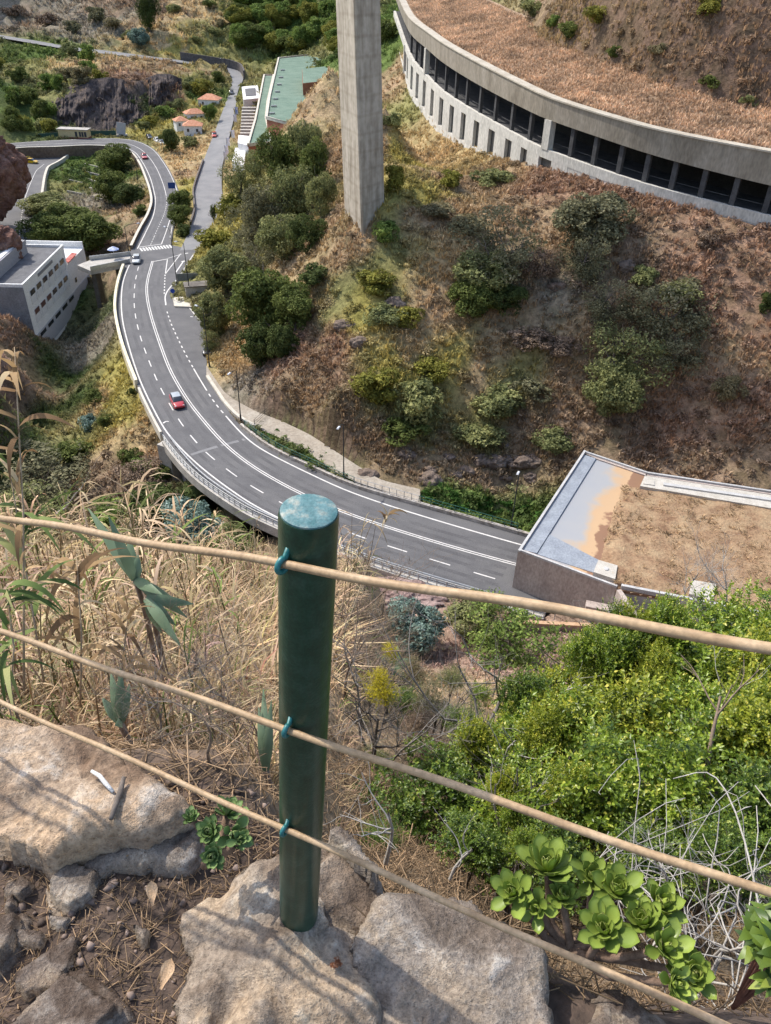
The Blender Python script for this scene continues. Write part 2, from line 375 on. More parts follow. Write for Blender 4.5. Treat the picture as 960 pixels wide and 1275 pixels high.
# ground under the tunnel building
for a in [(740, 640, 1), (800, 660, 1), (900, 690, 2), (960, 700, 3), (800, 720, .5), (700, 700, -.2)]: cp(*a)
CPA = np.array(CP)
_d = np.linalg.norm(CPA[:, None, :2] - CPA[None, :, :2], axis=2)
keep = [i for i in range(len(CPA)) if not np.any(_d[i, :i] < 0.6)]
CPA = CPA[keep]; _d = _d[np.ix_(keep, keep)]
_n = len(CPA)
_K = np.zeros((_n + 3, _n + 3)); _K[:_n, :_n] = -_d + np.eye(_n) * 0.8
_K[:_n, _n] = 1; _K[:_n, _n + 1:] = CPA[:, :2]; _K[_n, :_n] = 1; _K[_n + 1:, :_n] = CPA[:, :2].T
_w = np.linalg.solve(_K, np.concatenate([CPA[:, 2], [0, 0, 0]]))
def rbf(x, y):
    x = np.asarray(x, float); sh = x.shape; x = x.ravel(); y = np.asarray(y, float).ravel(); out = np.empty(len(x))
    for a in range(0, len(x), 20000):
        b = slice(a, a + 20000)
        d = np.sqrt((x[b, None] - CPA[None, :, 0]) ** 2 + (y[b, None] - CPA[None, :, 1]) ** 2)
        out[b] = -d @ _w[:_n] + _w[_n] + _w[_n + 1] * x[b] + _w[_n + 2] * y[b]
    return out.reshape(sh)
def ax(segs):
    o = []
    for a, b, s in segs: o += list(np.arange(a, b, s))
    return np.array(o + [segs[-1][1]])
TX = ax([(-300, -150, 5), (-150, -110, 1.6), (-110, 62, 0.9), (62, 110, 2), (110, 200, 6)])
TY = ax([(-6, 60, 1.2), (60, 190, 0.8), (190, 320, 1.2), (320, 480, 1.8), (480, 700, 6)])
XX, YY = np.meshgrid(TX, TY)
ZZ = rbf(XX, YY)
def inpoly(x, y, P):
    x = np.asarray(x); y = np.asarray(y); r = np.zeros(x.shape, bool); n = len(P)
    for i in range(n):
        x1, y1 = P[i][:2]; x2, y2 = P[(i + 1) % n][:2]
        if y1 == y2: continue
        c = ((y1 > y) != (y2 > y)) & (x < (x2 - x1) * (y - y1) / (y2 - y1) + x1); r ^= c
    return r
def dline(x, y, P):
    """distance to a polyline and index of nearest vertex"""
    d = np.full(x.shape, 1e9); k = np.zeros(x.shape, int)
    for i, p in enumerate(P):
        q = (x - p[0]) ** 2 + (y - p[1]) ** 2; m = q < d; d[m] = q[m]; k[m] = i
    return np.sqrt(d), k
# outline of the main road surface
i_cr = int(np.argmin(np.linalg.norm(ON[:, :2] - G(163, 313, 0)[:2], axis=1)))
ROADPOLY = np.vstack([ON[::2], BAY[::-1], [G(232, 309, 0)], FR[::2]])
SRs2, SLs2 = spline(SRs, 2.0), spline(SLs, 2.0)
# same parameter on both edges of the side road
def pair(A, B, n=14):
    t = np.arange(len(A)); tt = np.linspace(0, len(A) - 1, (len(A) - 1) * n + 1)
    def cr(P):
        return np.stack([np.interp(tt, t, P[:, k]) for k in range(3)], 1)
    return smoothline(cr(A), 10), smoothline(cr(B), 10)
SA, SB = pair(SLs, SRs); WA, WB = pair(WLs, WRs); PA, PB = pair(PUs, PLs)
# roughness, held back on roads
rough = fbm(XX / 9, YY / 9, 0, 5) * 1.1 + fbm(XX / 2.2, YY / 2.2, 4, 3) * 0.35
rough *= np.clip(1.0 + (YY - 300) / 120, 1, 2.2)
near_road = np.full(XX.shape, 99.0)
for P in (LN[::3], CN[::3], BAY[::1], FR[::3], FC[::3], SA[::3], SB[::3], (SA[::3] + SB[::3]) / 2, WA[::3], WB[::3], (WA[::3] + WB[::3]) / 2, PA[::3]):
    d, _ = dline(XX, YY, P); near_road = np.minimum(near_road, d)
near_road0 = near_road.copy(); dg, kg = dline(XX, YY, GP[::2]); near_road = np.minimum(near_road, dg - 6)
ZZ = ZZ + rough * np.clip((near_road - 1.5) / 9.0, 0.04, 1)
def carve(poly, z):
    m = inpoly(XX, YY, poly); ZZ[m] = np.minimum(ZZ[m], (z[m] if hasattr(z, 'shape') else z))
def grow(A, B, g):
    """widen the strip between the edge lines A and B by g"""
    d = B[:, :2] - A[:, :2]; d = d / (np.linalg.norm(d, axis=1)[:, None] + 1e-9)
    return np.vstack([A[:, :2] - d * g, (B[:, :2] + d * g)[::-1]])
carve(ROADPOLY, -0.35)
for A, B in ((SA, SB), (WA, WB)):
    mid = (A + B) / 2; d, k = dline(XX, YY, mid); carve(grow(A, B, 1.0), mid[k, 2] - 0.35)
m = inpoly(XX, YY, grow(PA, PB, 0.9)); ZZ[m] = np.minimum(ZZ[m], -0.25)
# under the bridge: the ravine runs on below the deck
br = np.array([G(u, v, 0)[:2] for u, v in [(208, 560), (560, 735), (700, 790), (700, 640), (560, 635), (400, 580), (300, 545)]])
m = inpoly(XX, YY, br); ZZ[m & inpoly(XX, YY, ROADPOLY)] -= 2.5
# inside the gallery
gin = np.vstack([GP[:, :2], offset(GP[:, :3], -side * 10.5)[::-1, :2]]); carve(gin, GP[::2][kg, 2] - 0.4)
def bil(A, x, y):
    x = np.asarray(x, float); y = np.asarray(y, float)
    i = np.clip(np.searchsorted(TX, x) - 1, 0, len(TX) - 2); j = np.clip(np.searchsorted(TY, y) - 1, 0, len(TY) - 2)
    fx = np.clip((x - TX[i]) / (TX[i + 1] - TX[i]), 0, 1); fy = np.clip((y - TY[j]) / (TY[j + 1] - TY[j]), 0, 1)
    return (A[j, i] * (1 - fx) + A[j, i + 1] * fx) * (1 - fy) + (A[j + 1, i] * (1 - fx) + A[j + 1, i + 1] * fx) * fy
def HT(x, y): return bil(ZZ, x, y)
def hit(u, v, d0=22.0, d1=700.0):
    """first terrain point on the line of sight of a photo point"""
    t = np.concatenate([np.arange(d0, 260, 0.4), np.arange(260, d1, 1.0)]); P = EYE + ray(u, v)[None, :] * t[:, None]
    b = np.nonzero(P[:, 2] < HT(P[:, 0], P[:, 1]))[0]
    return P[b[0]] if len(b) else P[-1]

# ground colours: photo places with the bare colour of what grows or lies there
DRY, STRAW, RED, OLIVE, GREEN, YEL, DARKG, BASALT, PINK, GREYD, BROWN = (.32, .235, .15), (.42, .32, .185), (.275, .18, .125), (.22, .215, .092), (.10, .145, .04), (.30, .265, .085), (.065, .10, .032), (.09, .075, .073), (.32, .225, .19), (.24, .215, .175), (.225, .165, .115)
CC = [(60, 10, GREYD), (120, 30, GREYD), (30, 30, BROWN), (0, 20, GREYD), (200, 45, STRAW), (200, 20, BROWN), (240, 20, STRAW), (260, 55, OLIVE), (230, 62, YEL), (300, 10, OLIVE), (330, 40, GREEN), (400, 30, GREEN), (440, 60, GREEN), (30, 90, OLIVE), (60, 70, GREEN), (20, 120, DARKG), (60, 120, OLIVE), (100, 80, STRAW), (90, 100, OLIVE), (150, 80, DRY), (150, 95, RED), (50, 150, GREEN),
      (100, 130, BASALT), (130, 120, BASALT), (130, 150, BASALT), (165, 120, BASALT), (180, 110, BASALT), (200, 110, RED), (190, 130, RED), (205, 90, DRY), (180, 145, DARKG), (185, 160, YEL), (210, 145, OLIVE), (230, 130, YEL), (250, 105, OLIVE), (260, 120, GREEN), (230, 200, STRAW), (240, 190, STRAW), (245, 215, DRY), (225, 235, YEL),
      (110, 230, GREEN), (80, 235, OLIVE), (120, 245, GREYD), (70, 215, DARKG), (140, 230, GREEN), (100, 195, GREEN), (120, 280, DARKG), (150, 300, BROWN), (155, 265, DRY),
      (300, 190, OLIVE), (330, 170, DRY), (270, 290, YEL), (280, 260, YEL), (300, 230, OLIVE), (340, 200, OLIVE), (390, 130, DRY), (400, 110, STRAW), (405, 200, DRY), (300, 300, OLIVE), (260, 330, OLIVE), (350, 280, OLIVE), (400, 290, DRY),
      (480, 110, DRY), (490, 60, GREEN), (475, 30, GREEN), (490, 140, OLIVE), (500, 190, YEL), (540, 200, STRAW), (570, 230, DRY), (520, 240, YEL), (480, 240, YEL), (480, 170, DRY),
      (430, 310, DRY), (480, 320, OLIVE), (550, 270, DRY), (560, 310, STRAW), (640, 270, DRY), (690, 230, RED), (760, 240, RED), (850, 270, RED), (930, 300, RED), (700, 300, DRY), (800, 320, BROWN), (880, 340, RED), (930, 400, RED), (480, 360, YEL), (460, 400, YEL), (440, 360, OLIVE), (540, 390, DRY), (520, 420, STRAW), (640, 400, DRY), (680, 370, GREYD), (690, 330, DRY),
      (420, 440, RED), (400, 480, BROWN), (340, 470, RED), (310, 430, STRAW), (360, 440, RED), (500, 470, YEL), (520, 500, OLIVE), (480, 500, OLIVE), (560, 450, YEL), (600, 470, DRY), (600, 530, OLIVE), (650, 480, OLIVE), (700, 470, DRY), (700, 530, BROWN), (760, 520, BROWN), (850, 520, RED), (900, 440, DRY), (940, 520, RED), (940, 570, BROWN), (840, 570, BROWN), (640, 560, BROWN), (560, 570, DRY), (460, 560, BROWN), (430, 540, BROWN), (510, 590, BROWN), (600, 590, BROWN), (350, 515, BROWN), (370, 500, DRY), (300, 490, GREYD), (330, 505, GREYD),
      (600, 640, GREEN), (650, 650, GREEN), (560, 620, GREEN), (350, 540, GREEN), (400, 575, GREEN),
      (165, 470, YEL), (150, 490, YEL), (150, 520, YEL), (120, 500, STRAW), (170, 540, STRAW), (110, 540, OLIVE), (190, 560, DRY), (150, 580, BROWN), (160, 450, YEL), (90, 470, DARKG), (100, 500, DARKG), (60, 520, DARKG), (110, 425, GREYD), (120, 440, GREYD), (130, 400, DARKG), (60, 450, DARKG), (110, 370, DARKG), (135, 350, BROWN), (30, 560, GREEN), (40, 480, BROWN), (20, 420, BROWN), (10, 400, RED), (20, 500, RED), (10, 470, PINK), (60, 600, BROWN), (150, 620, BROWN), (240, 640, DARKG), (300, 670, BROWN)]
CW = [(0, 58, PINK), (8, 54, PINK), (15, 50, PINK), (3, 46, DRY), (20, 46, PINK), (10, 40, DRY), (10, 30, OLIVE), (25, 40, PINK), (0, 20, DRY), (-10, 15, DRY), (30, 20, OLIVE), (-20, 50, BROWN), (-20, 20, DRY), (-40, 60, BROWN), (60, 180, BROWN), (60, 200, RED), (45, 200, BROWN), (80, 150, BROWN), (90, 130, RED), (0, 500, GREEN), (-50, 500, OLIVE), (-150, 480, BROWN), (-250, 450, GREYD), (30, 330, GREEN)]
cpos = np.array([list(hit(u, v)[:2]) for u, v, c in CC] + [[a, b] for a, b, c in CW]); ccol = np.array([c for *_, c in CC] + [c for *_, c in CW])
def groundcol(x, y):
    x = np.asarray(x, float).ravel(); y = np.asarray(y, float).ravel(); out = np.empty((len(x), 3))
    sc = np.clip(y / 150, .5, 3)
    wx = x + fbm(x / 5, y / 5, 1, 4) * 3.2 * sc; wy = y + fbm(x / 5, y / 5, 7, 4) * 3.2 * sc
    for a in range(0, len(x), 20000):
        b = slice(a, a + 20000)
        d2 = (wx[b, None] - cpos[None, :, 0]) ** 2 + (wy[b, None] - cpos[None, :, 1]) ** 2
        w = 1 / (d2 + 4) ** 2; out[b] = (w @ ccol) / w.sum(1)[:, None]
    return out
TCOL = groundcol(XX, YY)
gyz, gx_ = np.gradient(ZZ); sl = np.hypot(gx_ / np.gradient(TX)[None, :], gyz / np.gradient(TY)[:, None])
st_ = np.clip((sl - 1.15) / 0.9, 0, 1).ravel()[:, None]
rockc = np.where((YY.ravel()[:, None] > 290), np.array(BASALT)[None] * 1.15, np.array([[.14, .095, .075]]))
TCOL = TCOL * (1 - st_ * .8) + rockc * st_ * .8
TCOL *= (1 + 0.22 * fbm(XX.ravel() / 1.3, YY.ravel() / 1.3, 2, 3))[:, None]
# ------------------------------------------------------------------ light
SUN_AZ = np.array([-0.82, 0.57]); SUN_EL = math.radians(50)
w = bpy.data.worlds.new('World'); SC.world = w; w.use_nodes = True
nt = w.node_tree; bg = nt.nodes['Background']; sky = nt.nodes.new('ShaderNodeTexSky'); sky.sky_type = 'NISHITA'; sky.sun_disc = False
sky.sun_elevation = SUN_EL; sky.sun_rotation = math.atan2(SUN_AZ[0], SUN_AZ[1]); sky.dust_density = 2.0
nt.links.new(sky.outputs[0], bg.inputs['Color']); bg.inputs['Strength'].default_value = 0.15
sl_ = bpy.data.lights.new('sun', 'SUN'); sl_.energy = 2.35; sl_.angle = math.radians(0.9); sl_.color = (1.0, 0.945, 0.86)
so = bpy.data.objects.new('sun', sl_); COL.objects.link(so); so.location = (-200, 150, 300)
sd = Vector((SUN_AZ[0] * math.cos(SUN_EL), SUN_AZ[1] * math.cos(SUN_EL), math.sin(SUN_EL)))
so.rotation_euler = sd.to_track_quat('Z', 'Y').to_euler()
vs = SC.view_settings; vs.view_transform = 'Standard'; vs.look = 'None'; vs.exposure = 0.98; vs.gamma = 1; vs.use_curve_mapping = False
SC.cycles.max_bounces = 5; SC.cycles.diffuse_bounces = 3; SC.cycles.transparent_max_bounces = 4; SC.cycles.caustics_reflective = False; SC.cycles.caustics_refractive = False
SC.render.use_persistent_data = False

# ------------------------------------------------------------------ ground
def ground_material():
    m, nt, b = nodes('ground_soil'); L = nt.links
    at = N(nt, 'ShaderNodeAttribute', attribute_name='tint'); tc = N(nt, 'ShaderNodeTexCoord')
    n1 = N(nt, 'ShaderNodeTexNoise'); n1.inputs['Scale'].default_value = 1.7; n1.inputs['Detail'].default_value = 8; n1.inputs['Roughness'].default_value = .7
    n2 = N(nt, 'ShaderNodeTexNoise'); n2.inputs['Scale'].default_value = .35; n2.inputs['Detail'].default_value = 6
    L.new(tc.outputs['Object'], n1.inputs['Vector']); L.new(tc.outputs['Object'], n2.inputs['Vector'])
    r1 = ramp(nt, [(.3, (.45, .45, .45)), (.7, (1.45, 1.45, 1.45))]); L.new(n1.outputs['Fac'], r1.inputs['Fac'])
    r2 = ramp(nt, [(.35, (.7, .72, .62)), (.65, (1.2, 1.15, 1.1))]); L.new(n2.outputs['Fac'], r2.inputs['Fac'])
    m1 = N(nt, 'ShaderNodeMix', data_type='RGBA', blend_type='MULTIPLY'); m1.inputs['Factor'].default_value = 1
    m2 = N(nt, 'ShaderNodeMix', data_type='RGBA', blend_type='MULTIPLY'); m2.inputs['Factor'].default_value = 1
    L.new(at.outputs['Color'], m1.inputs['A']); L.new(r1.outputs['Color'], m1.inputs['B'])
    L.new(m1.outputs['Result'], m2.inputs['A']); L.new(r2.outputs['Color'], m2.inputs['B']); L.new(m2.outputs['Result'], b.inputs['Base Color'])
    b.inputs['Roughness'].default_value = .95; b.inputs['Specular IOR Level'].default_value = .1
    bp = N(nt, 'ShaderNodeBump'); bp.inputs['Strength'].default_value = .9; bp.inputs['Distance'].default_value = .35
    L.new(n1.outputs['Fac'], bp.inputs['Height']); L.new(bp.outputs['Normal'], b.inputs['Normal'])
    return m
nx, ny = len(TX), len(TY)
ii = np.arange(nx * ny).reshape(ny, nx)
FF = np.stack([ii[:-1, :-1], ii[:-1, 1:], ii[1:, 1:], ii[1:, :-1]], -1).reshape(-1, 4)
VV = np.stack([XX, YY, ZZ], -1).reshape(-1, 3)
g = link('ground', npmesh('ground', VV, FF, smooth=True, colr=np.clip(TCOL, .01, 1)), ground_material()); tag(g, kind='structure')

# ------------------------------------------------------------------ roads
def road_material(name, c1, c2, c3):
    m = pm(name, c1, c2, scale=.25, rough=.82, bump=.15, bdist=.01, detail=8, c3=c3, fine=9.0, spec=.35); return m
ASPH = road_material('asphalt', (.095, .094, .097), (.12, .118, .12), (.145, .142, .14))
ASPH2 = road_material('worn_asphalt', (.17, .17, .175), (.21, .21, .21), (.25, .245, .24))
WHITE = pm('road_paint', (.56, .545, .51), (.70, .68, .64), scale=1.2, rough=.6, bump=0, fine=14)
CREAM = pm('yellowish_paint', (.62, .55, .36), (.78, .72, .55), scale=.8, rough=.7, bump=.05)
CONC = pm('concrete', (.33, .31, .275), (.44, .415, .37), scale=.6, rough=.85, bump=.25, c3=(.5, .475, .43))
CONCD = pm('dark_concrete', (.12, .105, .09), (.2, .18, .155), scale=.5, rough=.9, bump=.3)
KERB = pm('kerb_concrete', (.5, .46, .38), (.63, .59, .5), scale=1.0, rough=.85, bump=.2)
STEEL = flat('galvanised_steel', (.42, .43, .43), .45, .6)
GREENP = flat('green_paint', (.03, .12, .09), .45)
DARKM = flat('dark_metal', (.035, .04, .045), .5, .3)
def ribbon(A, B, name, mat, dz=0.0):
    n = len(A); V = np.vstack([A, B]); V[:, 2] += dz
    F = [(i, n + i, n + i + 1, i + 1) for i in range(n - 1)]
    me = npmesh(name, V, F); bm = bmesh.new(); bm.from_mesh(me); bmesh.ops.recalc_face_normals(bm, faces=bm.faces)
    if sum(f.normal.z for f in bm.faces) < 0: bmesh.ops.reverse_faces(bm, faces=bm.faces)
    bm.to_mesh(me); bm.free(); return link(name, me, mat)
def polysheet(P, z, name, mat):
    P = [Vector((float(p[0]), float(p[1]), 0)) for p in P]; T = tessellate_polygon([P]); F = []
    for t in T:
        a, b, c = (P[i] for i in t); F.append(tuple(t) if (b - a).cross(c - a).z > 0 else tuple(t[::-1]))
    me = bpy.data.meshes.new(name); me.from_pydata([(p.x, p.y, z) for p in P], [], F); me.update(); return link(name, me, mat)
tag(polysheet(ROADPOLY, 0.0, 'road', ASPH), kind='structure')
tag(ribbon(SA, SB, 'side_road', ASPH2, .008), kind='structure')
tag(ribbon(WA, WB, 'lower_road', ASPH, .0), kind='structure')
PATHM = pm('path_concrete', (.27, .23, .18), (.35, .305, .245), scale=.4, rough=.9, bump=.2, c3=(.39, .35, .29))
tag(ribbon(PA, PB, 'footpath', PATHM, .02), kind='structure')

mk_v, mk_f = [], []
def strip(P, wd, z=.006, off=0.0):
    P = np.asarray(P, float); P = offset(P, off) if off else P
    a, b = offset(P, -wd / 2), offset(P, wd / 2); o = len(mk_v); n = len(P)
    for p in a: mk_v.append((p[0], p[1], p[2] + z))
    for p in b: mk_v.append((p[0], p[1], p[2] + z))
    for i in range(n - 1): mk_f.append((o + i, o + n + i, o + n + i + 1, o + i + 1))
def dashed(P, on, gap, wd, z=.006, s0=0.0, s1=None):
    T = arclen(P)[-1] if s1 is None else s1; s = s0
    while s < T - on * .5:
        strip(cut(P, s, min(s + on, T)), wd, z); s += on + gap
def at_s(P, px, z=0):
    q = G(px[0], px[1], z)[:2]; return arclen(P)[int(np.argmin(np.linalg.norm(P[:, :2] - q, axis=1)))]
i0 = int(np.argmin(np.linalg.norm(LN[:, :2] - G(170, 311, 0)[:2], axis=1)))
i1 = int(np.argmin(np.linalg.norm(LN[:, :2] - G(161, 330, 0)[:2], axis=1)))
strip(LN[:i0], .22); strip(LN[i1:], .22)
dashed(DN, 2.6, 2.9, .17)
strip(CN, .15, off=-.17); strip(CN, .15, off=.17)
dashed(RN, .95, 1.15, .2, s1=at_s(RN, (240, 457))); a = at_s(RN, (240, 457))
strip(cut(RN, a + .6, at_s(RN, (258, 485))), .2); dashed(RN, 1.0, 1.0, .2, s0=at_s(RN, (258, 485)) + 1.2, s1=at_s(RN, (283, 520)))
strip(cut(RN, at_s(RN, (283, 520)), 1e9), .22)
strip(FR[6:], .18, off=-.45); aF = at_s(FC, (203, 270))
dashed(FC, .8, 1.1, .17, s1=aF * 1.9); strip(cut(FC, aF * 1.9, 1e9), .16); strip(cut(FC, 0, 8), .17)
def seg(px, wd, z=.006, zz=0):
    strip(RL(px, zz, .7, 1), wd, z)
seg([(189, 326), (208, 322.5)], .3); seg([(208.5, 323), (206, 340)], .2, .010); seg([(206, 341), (225, 316)], .2, .014); seg([(208, 322), (226, 316.5)], .2, .018)
dashed(RL([(205.5, 342), (204.5, 366)], 0, .5, 1), .9, .9, .22)
seg([(242, 315), (224, 343), (207, 365), (206.5, 380)], .25, .010)
seg([(171, 308), (201, 304)], .3, .010); seg([(201, 304), (207, 288), (212, 272)], .2, .014)
seg([(234, 381), (246, 396), (260, 412)], .18, .010); seg([(237, 394), (240, 394.5)], .25)
seg([(219, 339), (228, 326)], .3, .014); seg([(226, 326), (230, 325)], .55, .018); seg([(230, 316), (234, 315)], .4, .010)
seg([(203, 527), (207, 524.5), (210, 525)], .25, .010)
# darker tyre wear along the lanes
wv_, wf_ = [], []
_sv, _sf = mk_v, mk_f; mk_v, mk_f = wv_, wf_
for P_, offs in ((DN, (-2.3, -.95, .95, 2.3)), (CN, (-1.0, -2.3)), (FC, (-.9, -2.0, .9, 2.0))):
    for o_ in offs: strip(P_[3:-3], .55, .0025 + .0003 * abs(o_), o_)
me = bpy.data.meshes.new('tyre_wear'); me.from_pydata([tuple(map(float, v)) for v in wv_], [], wf_); me.update()
bm = bmesh.new(); bm.from_mesh(me); bm.normal_update(); bmesh.ops.reverse_faces(bm, faces=[f for f in bm.faces if f.normal.z < 0]); bm.to_mesh(me); bm.free()
tag(link('tyre_wear', me, pm('worn_lane_asphalt', (.080, .079, .082), (.100, .098, .10), scale=.2, rough=.7, bump=.1, bdist=.01, detail=8, c3=(.13, .128, .128), fine=5)), kind='structure')
mk_v, mk_f = _sv, _sf
# crossing bars
CA, CB = G(174, 311, 0), G(214, 306.5, 0); dv = (CB - CA); dn = np.array([-dv[1], dv[0], 0]) / np.linalg.norm(dv)
for k in range(11):
    c = CA + dv * ((k + .5) / 11); strip(np.array([c - dn * 1.25, c + dn * 1.25]), .42, .008)
# side road and low road markings
mid = (SA + SB) / 2
seg([(236, 294.5), (249, 294)], .3, .02, .1)
wm = WA * .62 + WB * .38; strip(wm[30:70], .15, .02); dashed(wm[70:], 1, 1.2, .15, .02)
me = bpy.data.meshes.new('road_markings'); me.from_pydata([tuple(map(float, v)) for v in mk_v], [], mk_f); me.update()
bm = bmesh.new(); bm.from_mesh(me)
bm.normal_update()
bmesh.ops.reverse_faces(bm, faces=[f for f in bm.faces if f.normal.z < 0]); bm.to_mesh(me); bm.free()
tag(link('road_markings', me, WHITE), kind='structure')
# resurfaced strip across the road
tag(ribbon(RL([(231, 567), (262, 557), (303, 546)], 0, .6, 1), RL([(233, 569), (265, 559), (306, 548)], 0, .6, 1), 'road_patch', ASPH2, .003), kind='structure')
# ------------------------------------------------------------------ gallery (avalanche shelter)
GALC = pm('weathered_gallery_concrete', (.22, .19, .145), (.29, .255, .20), scale=.35, rough=.9, bump=.25, bdist=.05, c3=(.36, .32, .26), stretch=(1, 1, .35), fine=3.5)
GALW = pm('pale_gallery_wall', (.44, .42, .37), (.55, .53, .47), scale=.4, rough=.9, bump=.2, bdist=.03, c3=(.60, .57, .51), stretch=(1, 1, .4), fine=4)
GALD = pm('painted_shade_concrete', (.05, .05, .052), (.085, .085, .085), scale=.8, rough=.9, bump=.2)  # concrete darkened in colour for the shade under the parapet
LEDGE = pm('pale_ledge', (.40, .35, .27), (.52, .47, .38), scale=.5, rough=.85, bump=.1, fine=6)
BLACKIN = pm('gallery_interior_shade', (.022, .020, .018), (.036, .033, .03), scale=.4, rough=.95, bump=0)  # near-black colour paints in the shade inside the gallery
EARTH = pm('dry_soil', (.20, .13, .085), (.29, .20, .125), scale=.5, rough=.95, bump=.8, bdist=.3, c3=(.35, .25, .16), fine=3)
gal = empty('rockfall_gallery', GP[len(GP) // 2, :3], 0, 'long curved concrete road gallery with open columns and grass on its roof', 'road gallery')
def rel(o, parent):
    """parent keeping the world place (parents here are only moved / turned about z)"""
    o.parent = parent
    o.matrix_parent_inverse = (Matrix.Translation(parent.location) @ parent.rotation_euler.to_matrix().to_4x4()).inverted(); return o
def cols(P, sec):      # sec: list of (outward offset, z array); closed swept section with varying heights
    n = len(P); base = P[:, :3]; V = []
    for off, z in sec:
        q = offset(base, side * off); q[:, 2] = z; V.append(q)
    k = len(sec); V = np.stack(V, 1).reshape(-1, 3)
    F = [(i * k + j, i * k + (j + 1) % k, (i + 1) * k + (j + 1) % k, (i + 1) * k + j) for i in range(n - 1) for j in range(k)]
    F += [tuple(range(k))[::-1], tuple((n - 1) * k + j for j in range(k))]
    mb = MB(); mb.add(V, F); return mb
zf, zo, zp = GP[:, 2], GP[:, 2] + GP[:, 3], GP[:, 2] + GP[:, 4]
rel(cols(GP, [(0.25, zo), (0.45, zp), (-.3, zp), (-.3, zp - .6), (-.5, zo)]).build('parapet', GALC, None), gal)
rel(cols(GP, [(.62, zp + .004), (.62, zp + .22), (-1.25, zp + .22), (-1.25, zp + .004)]).build('ledge', LEDGE, None), gal)
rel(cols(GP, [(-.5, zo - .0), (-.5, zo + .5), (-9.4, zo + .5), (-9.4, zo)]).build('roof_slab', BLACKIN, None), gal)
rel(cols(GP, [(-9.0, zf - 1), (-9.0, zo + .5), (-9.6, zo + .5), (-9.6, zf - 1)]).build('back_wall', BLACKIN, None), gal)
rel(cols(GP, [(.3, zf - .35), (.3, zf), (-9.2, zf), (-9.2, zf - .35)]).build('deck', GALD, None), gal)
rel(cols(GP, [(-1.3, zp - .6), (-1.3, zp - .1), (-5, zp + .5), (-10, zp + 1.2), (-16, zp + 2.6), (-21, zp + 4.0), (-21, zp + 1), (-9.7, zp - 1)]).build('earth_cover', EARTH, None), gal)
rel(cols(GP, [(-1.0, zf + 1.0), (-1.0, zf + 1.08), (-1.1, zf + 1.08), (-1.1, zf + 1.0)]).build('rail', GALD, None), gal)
# columns every 4 m; two broad pale ones
sG = arclen(GP[:, :3]); tot = sG[-1]
def gat(s): return np.array([np.interp(s, sG, GP[:, k]) for k in range(5)])
def gdir(s):
    d = gat(min(s + .5, tot)) - gat(max(s - .5, 0)); return math.atan2(d[1], d[0])
def s_of_u(u): return float(np.interp(u, GU, sG))
pale = [s_of_u(530), s_of_u(680)]
for s in [s_of_u(480 + q / 2) for q in (60, 72, 84, 120, 145, 170, 197, 230, 267, 308, 353, 455, 512, 575, 640, 707, 780, 858, 940, 1030)]:
    if 0 < s < tot:
        P = gat(s); a = gdir(s); out = np.array([math.sin(a), -math.cos(a)]) * side
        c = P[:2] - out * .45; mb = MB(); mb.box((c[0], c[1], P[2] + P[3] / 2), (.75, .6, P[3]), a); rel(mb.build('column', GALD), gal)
for q in pale:
    P = gat(q); a = gdir(q); out = np.array([math.sin(a), -math.cos(a)]) * side
    c = P[:2] - out * .1; mb = MB(); mb.box((c[0], c[1], P[2] + P[3] / 2), (1.7, 1.1, P[3]), a)
    o = rel(mb.build('column', GALW), gal); o['label'] = 'broad pale concrete column'
# lower wall with a row of tall openings on the left part
zb = GP[:, 2] - GDROP - 1.5
rel(cols(GP, [(.35, zf - 1.3), (.35, zf + .12), (-.35, zf + .12), (-.35, zf - 1.3)]).build('sill_wall', GALW, None), gal)
rel(cols(GP, [(.9, zb - 2), (.3, zf - GDROP * .45 - 2.6), (-.6, zf - GDROP * .45 - 2.6), (-.6, zb - 2)]).build('footing_wall', GALW, None), gal)
s_a, s_b = s_of_u(506), s_of_u(700)
wu = [s_of_u(480 + q / 2) for q in (59, 71, 84, 101, 122, 145, 171, 200, 233, 271, 314, 352, 400)]
wj = [max(.5, wu[0] - 3)] + [(a_ + b_) / 2 for a_, b_ in zip(wu, wu[1:])] + [s_b]
for i_, s in enumerate(wj):
    P = gat(s); D = float(np.interp(s, sG, GDROP)); h = D * .45 + 1.4
    a = gdir(s); out = np.array([math.sin(a), -math.cos(a)]) * side
    c = P[:2]; mb = MB(); pw = (wu[min(i_, len(wu) - 1)] - wu[max(min(i_, len(wu) - 1) - 1, 0)]); pw = max(1.4, .62 * (pw if pw > 0 else 4)); mb.box((c[0], c[1], P[2] - 1.2 - h / 2), (pw, .66, h), a); rel(mb.build('wall_pier', GALW), gal)
    if D > 2.6 and i_ < len(wu):
        c2 = gat(wu[i_]); a2 = gdir(wu[i_]); o2 = np.array([math.sin(a2), -math.cos(a2)]) * side; c2 = c2[:2] - o2 * .5
        mb = MB(); mb.box((c2[0], c2[1], P[2] - 1.2 - h / 2), (4.2, .1, h), a2); rel(mb.build('window', pm('recess_shade_plate', (.13, .125, .11), (.19, .18, .16), bump=0)), gal)  # dark plate stands in for the shade inside each opening
rest = GP[sG > s_b - 1]
zr = rest[:, 2]
rel(cols(rest, [(.3, zr - 4.5), (.3, zr - 1.3), (-.3, zr - 1.3), (-.3, zr - 4.5)]).build('plain_wall', GALW, None), gal)
# end pilaster of the gallery wall
P = gat(s_a - .6); a = gdir(s_a); mb = MB(); mb.box((P[0], P[1], P[2] - 4.5), (1.2, 1.2, 9), a); rel(mb.build('pilaster', GALW), gal)

